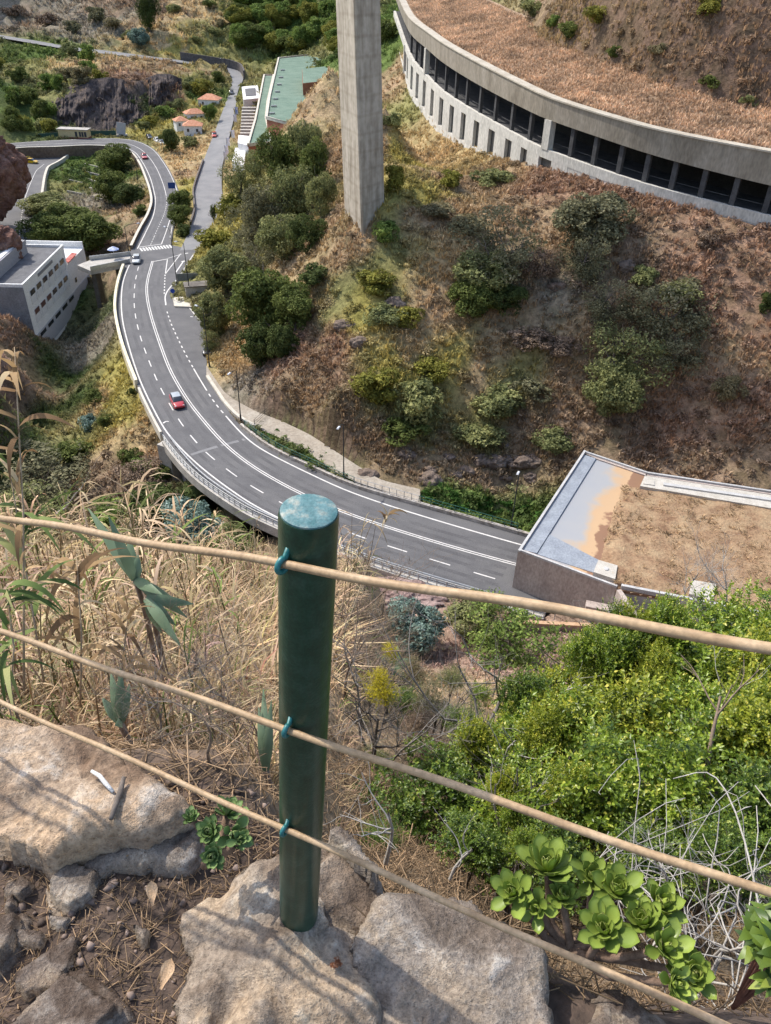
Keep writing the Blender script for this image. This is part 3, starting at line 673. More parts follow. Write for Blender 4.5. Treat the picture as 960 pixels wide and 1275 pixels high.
# ------------------------------------------------------------------ viaduct pillar
def pillar_material():
    m, nt, b = nodes('formwork_concrete'); L = nt.links
    tc = N(nt, 'ShaderNodeTexCoord')
    wv = N(nt, 'ShaderNodeTexWave', wave_type='BANDS', bands_direction='Z'); wv.inputs['Scale'].default_value = .13; wv.inputs['Distortion'].default_value = .6; wv.inputs['Detail'].default_value = 3
    L.new(tc.outputs['Object'], wv.inputs['Vector'])
    mp = N(nt, 'ShaderNodeMapping'); mp.inputs['Scale'].default_value = (.9, .9, .12); L.new(tc.outputs['Object'], mp.inputs['Vector'])
    n1 = N(nt, 'ShaderNodeTexNoise'); n1.inputs['Scale'].default_value = 1.2; n1.inputs['Detail'].default_value = 8; L.new(mp.outputs['Vector'], n1.inputs['Vector'])
    n2 = N(nt, 'ShaderNodeTexNoise'); n2.inputs['Scale'].default_value = 1.0; n2.inputs['Detail'].default_value = 8; L.new(tc.outputs['Object'], n2.inputs['Vector'])
    r = ramp(nt, [(.3, (.30, .255, .195)), (.5, (.43, .38, .305)), (.7, (.53, .475, .395))]); L.new(n1.outputs['Fac'], r.inputs['Fac'])
    r2 = ramp(nt, [(.0, (.82, .80, .77)), (.12, (1, 1, 1)), (1, (1, 1, 1))]); L.new(wv.outputs['Fac'], r2.inputs['Fac'])
    r3 = ramp(nt, [(.38, (.84, .82, .78)), (.6, (1.06, 1.05, 1.02))]); L.new(n2.outputs['Fac'], r3.inputs['Fac'])
    a = N(nt, 'ShaderNodeMix', data_type='RGBA', blend_type='MULTIPLY'); a.inputs['Factor'].default_value = .6
    c = N(nt, 'ShaderNodeMix', data_type='RGBA', blend_type='MULTIPLY'); c.inputs['Factor'].default_value = .9
    L.new(r.outputs['Color'], a.inputs['A']); L.new(r2.outputs['Color'], a.inputs['B']); L.new(a.outputs['Result'], c.inputs['A']); L.new(r3.outputs['Color'], c.inputs['B'])
    L.new(c.outputs['Result'], b.inputs['Base Color']); b.inputs['Roughness'].default_value = .9
    bp = N(nt, 'ShaderNodeBump'); bp.inputs['Strength'].default_value = .4; bp.inputs['Distance'].default_value = .06; L.new(n1.outputs['Fac'], bp.inputs['Height']); L.new(bp.outputs['Normal'], b.inputs['Normal'])
    return m
pc = hit(453, 266); pb = np.array([pc[0], pc[1], pc[2]])
s1 = pxm(pb)
# plan corners as seen: left edge 428, front corner 451, right edge 480
cl, cf, cr_ = G(428, 258, pb[2]), G(450.5, 276, pb[2]), G(480, 266, pb[2]); cb = cl + cr_ - cf
cen = (cl + cr_) / 2
mb = MB()
def chf(A, B, C, D, t):     # chamfered four-sided plan
    out = []
    for p, q, r in ((D, A, B), (A, B, C), (B, C, D), (C, D, A)):
        out += [q + (p - q) * t, q + (r - q) * t]
    return out
rings = []
for z in np.linspace(pb[2] - 6, 110, 30):
    k = 1.0 - (z - pb[2]) * .0012; lean = (z - pb[2]) * np.array([-.045, 0])
    rings.append([((q[:2] - cen[:2]) * k + cen[:2] + lean).tolist() + [z] for q in chf(cl, cf, cr_, cb, .05)])
V = [p for r in rings for p in r]; F = []
for i in range(29):
    for j in range(8): F.append((i * 8 + j, i * 8 + (j + 1) % 8, (i + 1) * 8 + (j + 1) % 8, (i + 1) * 8 + j))
F += [tuple(range(8)), tuple(29 * 8 + j for j in range(8))[::-1]]
mb.add(V, F); o = mb.build('viaduct_pillar', pillar_material()); tag(o, 'tall bare concrete viaduct pillar standing on the dry slope', 'pillar')

# ------------------------------------------------------------------ tunnel portal building on the right
TWALL = pm('pinkish_board_concrete', (.34, .28, .245), (.43, .36, .315), scale=.7, rough=.9, bump=.2, c3=(.48, .41, .36), stretch=(1, 1, .5), fine=5)
ROOFG = pm('grey_roof_sheet', (.24, .265, .30), (.30, .33, .365), scale=.6, rough=.5, bump=.05)
RIMC = pm('rim_concrete', (.42, .42, .41), (.52, .515, .5), scale=1, rough=.8, bump=.1)
def rust_material():
    m, nt, b = nodes('stained_roof'); L = nt.links; tc = N(nt, 'ShaderNodeTexCoord'); sp = N(nt, 'ShaderNodeSeparateXYZ'); L.new(tc.outputs['Object'], sp.inputs[0])
    n = N(nt, 'ShaderNodeTexNoise'); n.inputs['Scale'].default_value = .28; n.inputs['Detail'].default_value = 7; L.new(tc.outputs['Object'], n.inputs['Vector'])
    mu = N(nt, 'ShaderNodeMath', operation='MULTIPLY_ADD'); mu.inputs[1].default_value = 7.0; L.new(n.outputs['Fac'], mu.inputs[0]); L.new(sp.outputs['X'], mu.inputs[2])
    mr = N(nt, 'ShaderNodeMapRange'); mr.inputs['From Min'].default_value = 3.4; mr.inputs['From Max'].default_value = 13.4; L.new(mu.outputs[0], mr.inputs['Value'])
    r = ramp(nt, [(.0, (.27, .29, .32)), (.4, (.31, .315, .32)), (.49, (.40, .32, .24)), (.56, (.46, .31, .18)), (.69, (.48, .32, .18)), (.72, (.24, .13, .075)), (1, (.22, .125, .07))])
    L.new(mr.outputs[0], r.inputs['Fac']); L.new(r.outputs['Color'], b.inputs['Base Color']); b.inputs['Roughness'].default_value = .7; return m
zT = 5.5
A = G(727, 560.5, zT); B = G(645.5, 684, zT); Cc = G(768, 730, zT); D = G(806, 587, zT); E2 = G(960, 610, zT); E3 = E2 + (E2 - D) * 1.2
Cfar = Cc + (E3 - D) * 1.02
tb = empty('tunnel_building', (A + Cc) / 2, 0, 'low concrete tunnel portal with grey and rust stained flat roof under dry grass', 'building')
def wallseg(P, Q, z0, z1, th, name, mat, inn=1.0):
    P, Q = np.array(P)[:2], np.array(Q)[:2]; d = (Q - P) / np.linalg.norm(Q - P); n = np.array([-d[1], d[0]]) * inn * th
    mb = MB(); mb.prism([tuple(P), tuple(Q), tuple(Q + n), tuple(P + n)], z0, z1); return rel(mb.build(name, mat), tb)
# walls; the road runs in through the open left side
wallseg(B, Cc, -1.0, zT - .25, .6, 'wall', TWALL, 1)
wallseg(A, D, -3.0, zT - .25, .6, 'wall', TWALL, -1)
wallseg(D, E3, -3.0, zT - .25, .6, 'wall', TWALL, -1)
rim = MB()
def rimseg(P, Q, th, inn, z1=zT, z0=zT - .24):
    P, Q = np.array(P)[:2], np.array(Q)[:2]; d = (Q - P) / np.linalg.norm(Q - P); n = np.array([-d[1], d[0]]) * inn * th
    rim.prism([tuple(P), tuple(Q), tuple(Q + n), tuple(P + n)], z0, z1)
rimseg(B - (A - B) * .005, A + (A - B) * .003, .28, -1); rimseg(B, Cc, .22, 1, zT - .005); rimseg(A, D, .25, -1, zT - .01); rimseg(D, E3, .28, -1, zT - .015)
rel(rim.build('roof_rim', RIMC), tb)
roofobj = rel(MB().prism([tuple(p[:2]) for p in (A * .985 + Cc * .015, B * .985 + D * .015, Cc, Cfar, E3, D)], zT - .75, zT - .42).build('roof', rust_material()), tb)
# object texture runs along the roof's length: give the roof its own frame
def reframe(o, org, ax_):
    ang = math.atan2(ax_[1], ax_[0]); T = Matrix.Translation(Vector([float(c) for c in org])) @ Matrix.Rotation(ang, 4, 'Z')
    o.data.transform(T.inverted()); o.location = Vector([float(c) for c in org]); o.rotation_euler = (0, 0, ang)
    o.matrix_parent_inverse = Matrix.Translation(tb.location).inverted()
nAB = (A - B)[:2] / np.linalg.norm((A - B)[:2]); inw = np.array([nAB[1], -nAB[0]])
reframe(roofobj, (B[0], B[1], 0), inw)
def bandpt(t, dpt): p = B[:2] + (A[:2] - B[:2]) * t + inw * dpt; return (p[0], p[1])
rel(MB().prism([bandpt(.02, .32), bandpt(.985, .32), bandpt(.97, 1.9), bandpt(.03, 1.9)], zT - .41, zT - .25).build('flashing', ROOFG), tb)
rel(MB().prism([bandpt(.03, 1.95), bandpt(.2, 1.95), bandpt(.12, 9.2), bandpt(.035, 9.2)], zT - .41, zT - .36).build('flashing', ROOFG), tb)
# soil and dry grass over the rest of the roof
soilp = [G(u, v, zT) for u, v in [(776, 603), (762, 640), (752, 680), (748, 705), (768, 728)]]
SOILPOLY = soilp + [Cfar, E3 + (Cc - D) * .05, D + (E3 - D) * .05 + (Cc - D) * .12]
sx = np.array([p[:2] for p in SOILPOLY])
def soil_mesh():
    xs = np.arange(sx[:, 0].min(), sx[:, 0].max(), .3); ys = np.arange(sx[:, 1].min(), sx[:, 1].max(), .3); X, Y = np.meshgrid(xs, ys)
    ins = inpoly(X, Y, sx); d, _ = dline(X, Y, np.vstack([spline(np.vstack([sx, sx[:1]]), .4)]))
    d = np.where(ins, d, -d); Z = zT - .42 + np.clip(d / 1.6, -.3, 1) * .5 + fbm(X / 1.4, Y / 1.4, 0, 5) * .11 * np.clip(d + .3, 0, 1)
    idx = np.arange(X.size).reshape(X.shape); ok = d > -.25
    q = ok[:-1, :-1] & ok[1:, :-1] & ok[:-1, 1:] & ok[1:, 1:]
    F = np.stack([idx[:-1, :-1], idx[:-1, 1:], idx[1:, 1:], idx[1:, :-1]], -1)[q]
    return npmesh('soil', np.stack([X, Y, Z], -1).reshape(-1, 3), F, smooth=True)
rel(link('soil', soil_mesh(), pm('roof_soil', (.20, .115, .065), (.31, .205, .12), scale=.6, rough=.95, bump=.8, bdist=.15, c3=(.36, .26, .155), fine=4)), tb)
CHAN = pm('white_concrete', (.44, .41, .35), (.54, .51, .45), scale=1, rough=.8, bump=.1)
def boxpx(pxs, z0, z1, name, mat, parent=tb):
    return rel(MB().prism([tuple(G(u, v, z1)[:2]) for u, v in pxs], z0, z1).build(name, mat), parent)
boxpx([(803, 592), (985, 620), (985, 637), (797, 605)], zT - .5, zT + .32, 'drain_channel', CHAN)
boxpx([(826, 600.5), (985, 623.5), (985, 626.5), (826, 603.5)], zT + .325, zT + .5, 'drain_cover', RIMC)
boxpx([(803, 596), (815, 598), (815, 604), (801, 602)], zT + .325, zT + .42, 'hatch_lid', CHAN)
for q in ([(745, 697), (769, 704), (766, 721), (739, 712)], [(862, 722), (892, 727), (887, 748), (858, 739)]):
    o = boxpx(q, zT - .5, zT + .28, 'hatch', CHAN); c = np.mean([G(u, v, zT + .28) for u, v in q], axis=0)
    mb = MB(); mb.lathe([(.28, 0), (.28, .07), (.22, .09)], (c[0], c[1], zT + .285), 16); l = mb.build('hatch_lid', RIMC, o)
    l.matrix_parent_inverse = (Matrix.Translation(tb.location) @ o.matrix_parent_inverse @ Matrix.Translation(o.location)).inverted()
# near side: pilaster, recess and parapet running off to the right
wallseg(Cc + (0, -.2, 0), Cc + (1.4, -6.2, 0), -1.5, zT - .3, .5, 'wing_wall', TWALL, 1)
Pq = Cc + np.array([.5, .05, 0]); Pr = G(975, 769, zT)
wallseg(Pq, Pr + (Pr - Pq) * .4, 0.5, zT + .05, .35, 'parapet', RIMC, 1)
wallseg(Cc - (2.6, -.5, 0), Cc + (0.2, -.2, 0), 2.4, 3.0, 1.0, 'canopy', TWALL, -1)
# low wall in front
lw = empty('retaining_wall', G(660, 775, 0), 0, 'low pinkish retaining wall with orange tan coping below the tunnel building', 'wall')
P, Q = G(536, 768, .9), G(757, 779, .9)
d = (Q - P)[:2]; d /= np.linalg.norm(d); n = np.array([d[1], -d[0]])
rel(MB().prism([tuple(P[:2]), tuple(Q[:2]), tuple(Q[:2] + n * .35), tuple(P[:2] + n * .35)], -3.5, .9).build('wall', TWALL), lw)
rel(MB().prism([tuple(P[:2] - n * .06), tuple(Q[:2] - n * .06), tuple(Q[:2] + n * .42), tuple(P[:2] + n * .42)], .903, 1.08).build('coping', pm('tan_coping', (.45, .28, .16), (.56, .38, .24), rough=.85)), lw)

# ------------------------------------------------------------------ parapets, railings along the road
i_br = int(np.argmin(np.linalg.norm(ON[:, :2] - G(163, 312, 0)[:2], axis=1)))
i_b2 = int(np.argmin(np.linalg.norm(ON[:, :2] - G(155, 332, 0)[:2], axis=1)))
i_s = int(np.argmin(np.linalg.norm(ON[:, :2] - G(173, 485, 0)[:2], axis=1)))
i_t = int(np.argmin(np.linalg.norm(ON[:, :2] - G(206, 549, 0)[:2], axis=1)))
def parapet(P, h, th, name, mat, label, cat='wall', z0=-.3, group=None):
    o = MB().sweep(P, [(-th / 2, z0), (-th / 2, h), (th / 2, h), (th / 2, z0)]).build(name, mat)
    return tag(o, label, cat, group)
STONE = pm('brown_stone_wall', (.14, .10, .075), (.23, .175, .13), scale=1.5, rough=.9, bump=.4)
t1 = empty('roadside_wall', ON[i_br // 2], 0, 'brown stone wall with pale top round the inner side of the far bend', 'wall')
rel(MB().sweep(ON[:i_br:2], [(-.25, -3.5), (-.25, .8), (.25, .8), (.25, -.3)]).build('wall', STONE), t1)
rel(MB().sweep(ON[:i_br:2], [(-.31, .803), (-.31, .93), (.31, .93), (.31, .803)]).build('coping', KERB), t1)
parapet(ON[i_b2:i_s:2], .75, .5, 'bridge_parapet', CREAM, 'yellowish white concrete parapet on the left edge of the road before the bend', z0=-1.6)
parapet(ON[i_s:i_t:2], .45, .35, 'roadside_kerb_wall', KERB, 'low pale kerb wall on the left road edge beside the red car', z0=-1.2)
# bridge deck edge and railing
BRG = ON[i_t:]
dk = empty('road_bridge', BRG[len(BRG) // 3], 0, 'curved road bridge deck on piers above the shady ravine', 'bridge')
rel(MB().sweep(BRG[::2], [(-.1, -1.1), (-.1, .22), (.55, .22), (.55, -.02), (.55, -1.1)]).build('deck_edge', CONC), dk)
rel(MB().sweep(offset(BRG, -5.5)[::2], [(-5.2, -1.3), (-5.2, -.25), (5.6, -.25), (5.6, -1.3)]).build('deck', CONCD), dk)
for k, ssx in enumerate((2, 16, 30)):
    p = offset(BRG, -3.0)[min(len(BRG) - 1, int(ssx))]; zz = float(HT(p[0], p[1]))
    rel(MB().box((p[0], p[1], (zz - 3 - 1.3) / 2), (1.6, 3.6, abs(zz - 3 + 1.3)), math.atan2(*(BRG[min(ssx + 1, len(BRG) - 1)] - BRG[ssx])[[1, 0]])).build('pier', CONC), dk)
p = BRG[0]; rel(MB().prism([(p[0] - 1.2, p[1] - .4), (p[0] + .8, p[1] - 1.4), (p[0] + 2.4, p[1] + 1), (p[0] + .2, p[1] + 2)], -7, -.3).build('abutment', CONC), dk)
def railing(P, name, label, h, post_gap, rails, mat, pr=.045, rr=.035, cat='railing', postmat=None):
    P = np.asarray(P); t = empty(name, P[len(P) // 2], 0, label, cat); T = arclen(P)[-1]; n = min(95, int(T / post_gap))
    pm_ = MB().box((0, 0, h / 2), (pr * 2, pr * 2, h)).mesh('post')
    for k in range(n + 1):
        q = cut(P, T * k / n - .02, T * k / n + .02)[0]; j = min(len(P) - 2, int(np.searchsorted(arclen(P), T * k / n))); dd = P[min(j + 1, len(P) - 1)] - P[max(j - 1, 0)]
        o = link('post', pm_, postmat or mat, t); o.location = Vector([float(c) for c in q]) - t.location; o.rotation_euler.z = math.atan2(dd[1], dd[0])
    for z in rails:
        Q = P.copy(); Q[:, 2] += z; rel(MB().tube(Q[::2], rr, 6).build('rail', mat), t)
    return t
WHITEM = flat('pale_steel', (.55, .55, .52), .5, .2)
railing(offset(BRG, .22) + [0, 0, .22], 'bridge_railing', 'pale metal guard railing along the outer edge of the curved bridge', 1.0, 1.1, (.35, .65, .98), WHITEM, .05, .05)
railing(offset(BRG, -.75), 'crash_barrier', 'low steel crash barrier inside the bridge railing', .62, 2.0, (.5, .6), STEEL, .05, .09)
# right side: low wall with kerb and green railing
parapet(KN[::1], .5, .4, 'roadside_low_wall', pm('rough_low_wall', (.22, .19, .16), (.42, .38, .33), scale=1.6, rough=.9, bump=.4, c3=(.6, .56, .5)), 'low rough stone wall along the right edge of the road below the footpath')
iK = int(np.argmin(np.linalg.norm(KN[:, :2] - G(305, 535, 0)[:2], axis=1)))
iK2 = int(np.argmin(np.linalg.norm(KN[:, :2] - G(444, 606, 0)[:2], axis=1))); iK3 = int(np.argmin(np.linalg.norm(KN[:, :2] - G(522, 629, 0)[:2], axis=1)))
railing(offset(KN, -.1)[iK:iK2 + 1] + [0, 0, .5], 'green_railing', 'green railing on the roadside wall next to the planted strip and footpath', .95, 1.5, (.5, .93), GREENP, .04, .035)
railing(offset(KN, -.1)[iK2:iK3 + 1] + [0, 0, .5], 'grey_railing', 'grey metal railing on the roadside wall where the footpath ends', .95, 1.0, (.25, .93), STEEL, .035, .03)
railing(offset(KN, -.1)[iK3:-6] + [0, 0, .5], 'green_railing', 'green railing on the roadside wall above the overgrown stream', .95, 1.5, (.5, .93), GREENP, .04, .035)
rel_kerb = parapet(offset(RL(PL_px[:5], .12, .8, 2), -.15), .25, .5, 'path_kerb', KERB, 'broad pale kerb between the car bay and the footpath', 'kerb')
gt = empty('path_gate', G(318, 515, .12), 0, 'small metal gate frame across the concrete footpath', 'gate')
ga, gb = G(317, 530, .12), G(338, 511, .12)
for p in (ga, gb): rel(MB().box((p[0], p[1], .65), (.07, .07, 1.1)).build('post', DARKM), gt)
for z in (.4, .75, 1.15): rel(MB().tube([(ga[0], ga[1], z), (gb[0], gb[1], z)], .03, 6).build('bar', DARKM), gt)
# side road wall on its left and wall under the upper road
lo = np.vstack([SA[20:58]])
o = MB().sweep(lo[::2], [(-.5, -4.0), (-.2, .75), (.2, .75), (.2, -.3)]).build('retaining_wall', pm('dark_stone', (.10, .085, .075), (.19, .165, .145), scale=1.2, rough=.9, bump=.4)); tag(o, 'dark stone wall along the left edge of the climbing side road', 'wall')
up = SA[122:170]
o = MB().sweep(up[::2], [(-.6, -5.5), (-.1, .5), (.3, .5), (.3, -.3)]).build('retaining_wall', MATS['dark_stone']); tag(o, 'dark retaining wall carrying the upper road over the basalt cliff', 'wall')
upr = SB[112:160]
o = MB().sweep(upr[::2], [(.2, -.5), (.2, 3.4), (.9, 3.4), (1.0, -.5)]).build('retaining_wall', pm('slope_wall', (.085, .075, .07), (.15, .135, .125), scale=1.0, rough=.9, bump=.4)); tag(o, 'dark wall on the hill side of the upper road, below dry terraces', 'wall')
lwl = WA[4:70:2]
o = MB().sweep(lwl, [(-.35, -2.2), (-.35, .75), (.35, .75), (.35, -.3)]).build('retaining_wall', KERB); tag(o, 'pale yellowish wall between the lower road and the terraced garden', 'wall')
# ------------------------------------------------------------------ foliage meshes
def leaf_cloud(seed, n, lobes, leaf=(.09, .05), spread=.42, inner=.25, flat_=1.0, up=.35, hang=0.0, lobe_r=(.2, .42), holes=True):
    """many small leaf-shaped faces spread through the volume of a crown of radius 1"""
    r = np.random.default_rng(seed)
    c = r.normal(size=(lobes, 3)); c /= np.linalg.norm(c, axis=1)[:, None]; c *= (r.random(lobes) ** .4 * (1 - spread * .6))[:, None] * r.uniform(.8, 1.12, 3)
    c[:, 2] = c[:, 2] * flat_ ; lr = r.uniform(*lobe_r, lobes); lc = r.random(lobes)
    k = r.choice(lobes, n, p=lr ** 2 / (lr ** 2).sum()); d = r.normal(size=(n, 3)); d[:, 2] += up * .6; d /= np.linalg.norm(d, axis=1)[:, None]
    rad = lr[k] * (1 - inner * r.random(n) ** 2 + .08 * r.normal(size=n)); sq = np.array([1, 1, .8])
    p = c[k] + d * rad[:, None] * sq
    # clumps: pull leaves to twig tips
    tips = p[r.choice(n, max(8, n // 14))]; j = r.integers(0, len(tips), n)
    near = np.linalg.norm(tips[j] - p, axis=1) < .5; p = np.where(near[:, None], p * .8 + tips[j] * .2, p)
    nrm = d + r.normal(size=(n, 3)) * .75 + np.array([0, 0, up]); nrm /= np.linalg.norm(nrm, axis=1)[:, None]
    t = np.cross(nrm, r.normal(size=(n, 3))); t /= np.linalg.norm(t, axis=1)[:, None]; t[:, 2] -= hang; t /= np.linalg.norm(t, axis=1)[:, None]; b = np.cross(nrm, t)
    if holes:
        hm = vnoise(p[:, 0] * 2.6 + seed, p[:, 1] * 2.6, p[:, 2] * 2.6 + 3) + .5 * vnoise(p[:, 0] * 6 + seed, p[:, 1] * 6, p[:, 2] * 6); ke = hm > -.32
        p, nrm, t, b, k = p[ke], nrm[ke], t[ke], b[ke], k[ke]; n = len(p)
    s = r.uniform(.65, 1.3, n)[:, None]
    a0 = p - t * leaf[0] * s; a2 = p + t * leaf[0] * s; dn_ = nrm * leaf[0] * .22 * s
    a1 = p + b * leaf[1] * s + dn_; a3 = p - b * leaf[1] * s + dn_
    V = np.stack([a0, a1, a2, a3], 1).reshape(-1, 3); i = np.arange(n) * 4
    F = np.concatenate([np.stack([i, i + 1, i + 2], 1), np.stack([i, i + 2, i + 3], 1)])
    rnd = np.clip(.45 * lc[k] + .55 * r.random(n), 0, 1)
    return V, F, np.repeat(rnd, 4)
def cloud_mesh(name, *a, **k):
    V, F, R = leaf_cloud(*a, **k); return npmesh(name, V, F, R)
BROAD = [cloud_mesh('crown', 20 + i, 15000, 34, leaf=(.042, .026)) for i in range(3)]
SPARSE = [cloud_mesh('crown', 40 + i, 7000, 34, leaf=(.04, .019), inner=.6, lobe_r=(.2, .4), spread=.25) for i in range(2)]
TALL = [cloud_mesh('crown', 60 + i, 11000, 30, leaf=(.046, .022), hang=.5, lobe_r=(.25, .42)) for i in range(2)]
BUSH = [cloud_mesh('foliage', 80 + i, 4200, 18, leaf=(.062, .034), flat_=.7) for i in range(3)]
LOW = [cloud_mesh('foliage', 90 + i, 420, 8, leaf=(.14, .07), flat_=.7) for i in range(3)]
def twigs(seed, n, r0=.03, lean=.5, h=1.0, depth=2, droop=0.0, seg=4):
    """a trunk dividing into limbs, 1 high"""
    rr = random.Random(seed); mb = MB()
    def br(p, d, L, r, lv):
        pts = [p]; rad = [r]; m = 5
        for i in range(m):
            d = (d + Vector((rr.gauss(0, .16), rr.gauss(0, .16), rr.gauss(.03, .08) - droop))).normalized(); pts.append(pts[-1] + d * L / m); rad.append(r * (1 - .6 * (i + 1) / m))
        mb.tube(pts, rad, 6 if lv == 0 else seg, cap=False)
        if lv < depth:
            for q in range(n if lv == 0 else max(2, n - 1)):
                t = rr.uniform(.4, 1.0); i = min(m - 1, int(t * m)); s = pts[i].lerp(pts[i + 1], t * m - i)
                dd = (d * .7 + Vector((rr.gauss(0, 1), rr.gauss(0, 1), rr.uniform(-.1, .7))) * lean).normalized()
                br(s, dd, L * rr.uniform(.45, .75), rad[i] * .6, lv + 1)
    br(Vector((0, 0, 0)), Vector((rr.gauss(0, .1), rr.gauss(0, .1), 1)).normalized(), h * .62, r0, 0)
    return mb
TRUNKS = [twigs(5 + i, 5, .045, .75).mesh('trunk', smooth=True) for i in range(3)]
BARK = pm('grey_brown_bark', (.10, .08, .065), (.19, .16, .135), scale=6, rough=.9, bump=.3)
LEAF = {
 'dark': leafmat('dark_leaves', (.034, .048, .017), (.115, .148, .044), (.19, .215, .07)),
 'mid': leafmat('mid_green_leaves', (.045, .062, .018), (.165, .20, .052), (.27, .29, .09)),
 'bright': leafmat('bright_green_leaves', (0.054, 0.090, 0.024), (0.228, 0.312, 0.072), (0.396, 0.444, 0.120)),
 'yellow': leafmat('yellow_green_leaves', (0.092, 0.098, 0.021), (0.299, 0.287, 0.057), (0.460, 0.414, 0.103)),
 'olive': leafmat('olive_leaves', (0.081, 0.098, 0.044), (0.297, 0.310, 0.121), (0.512, 0.486, 0.203)),
 'grey': leafmat('grey_green_leaves', (0.084, 0.086, 0.048), (0.252, 0.240, 0.132), (0.408, 0.360, 0.216)),
 'blue': leafmat('blue_green_leaves', (0.059, 0.097, 0.083), (0.234, 0.331, 0.272), (0.468, 0.586, 0.527)),
 'pale': leafmat('pale_dry_leaves', (0.143, 0.121, 0.066), (0.297, 0.259, 0.138), (0.440, 0.374, 0.220)),
 'straw': leafmat('straw_blades', (0.172, 0.103, 0.052), (0.425, 0.287, 0.144), (0.667, 0.529, 0.322), transl=.3),
 'brown': leafmat('brown_twiggy', (0.109, 0.077, 0.055), (0.291, 0.210, 0.146), (0.437, 0.328, 0.228), transl=.1),
 'reed': leafmat('reed_green', (0.048, 0.084, 0.024), (0.180, 0.240, 0.072), (0.396, 0.384, 0.168)),
}
CNT = [0]
def tree(u, v, ru, rv, kind, tone, label, name='tree', cat='tree', group=None, sink=.0, asp=1.0, foot=None, lift=.85):
    """a tree whose crown is seen round (u, v) with half sizes ru, rv in photo pixels"""
    CNT[0] += 1; k = CNT[0]
    P = hit(u, v + (rv * .8 if foot is None else foot)); s = pxm(P); r, h = 1.22 * ru / s, 1.15 * rv / s
    if kind in ('bush', 'low'): P = hit(u, v + rv * .55); s = pxm(P); r, h = 1.22 * ru / s, 1.15 * rv / s
    t = empty(name, P - [0, 0, sink], (k * 2.4) % 6.28, label, cat, group)
    src = {'broad': BROAD, 'sparse': SPARSE, 'tall': TALL, 'bush': BUSH, 'low': LOW}[kind]
    me = src[k % len(src)]
    cz = h * lift if kind in ('broad', 'sparse', 'tall') else h * .5
    c = link('crown' if kind in ('broad', 'sparse', 'tall') else 'foliage', me, LEAF[tone], t); c.location = (0, 0, cz); c.scale = (r, r * asp, h)
    if kind in ('broad', 'sparse', 'tall'):
        tr = link('trunk', TRUNKS[k % 3], BARK, t); tr.location = (0, 0, -.4); q = (cz + h * .75); tr.scale = (q * 1.0, q * 1.0, q)
    return t
T = tree
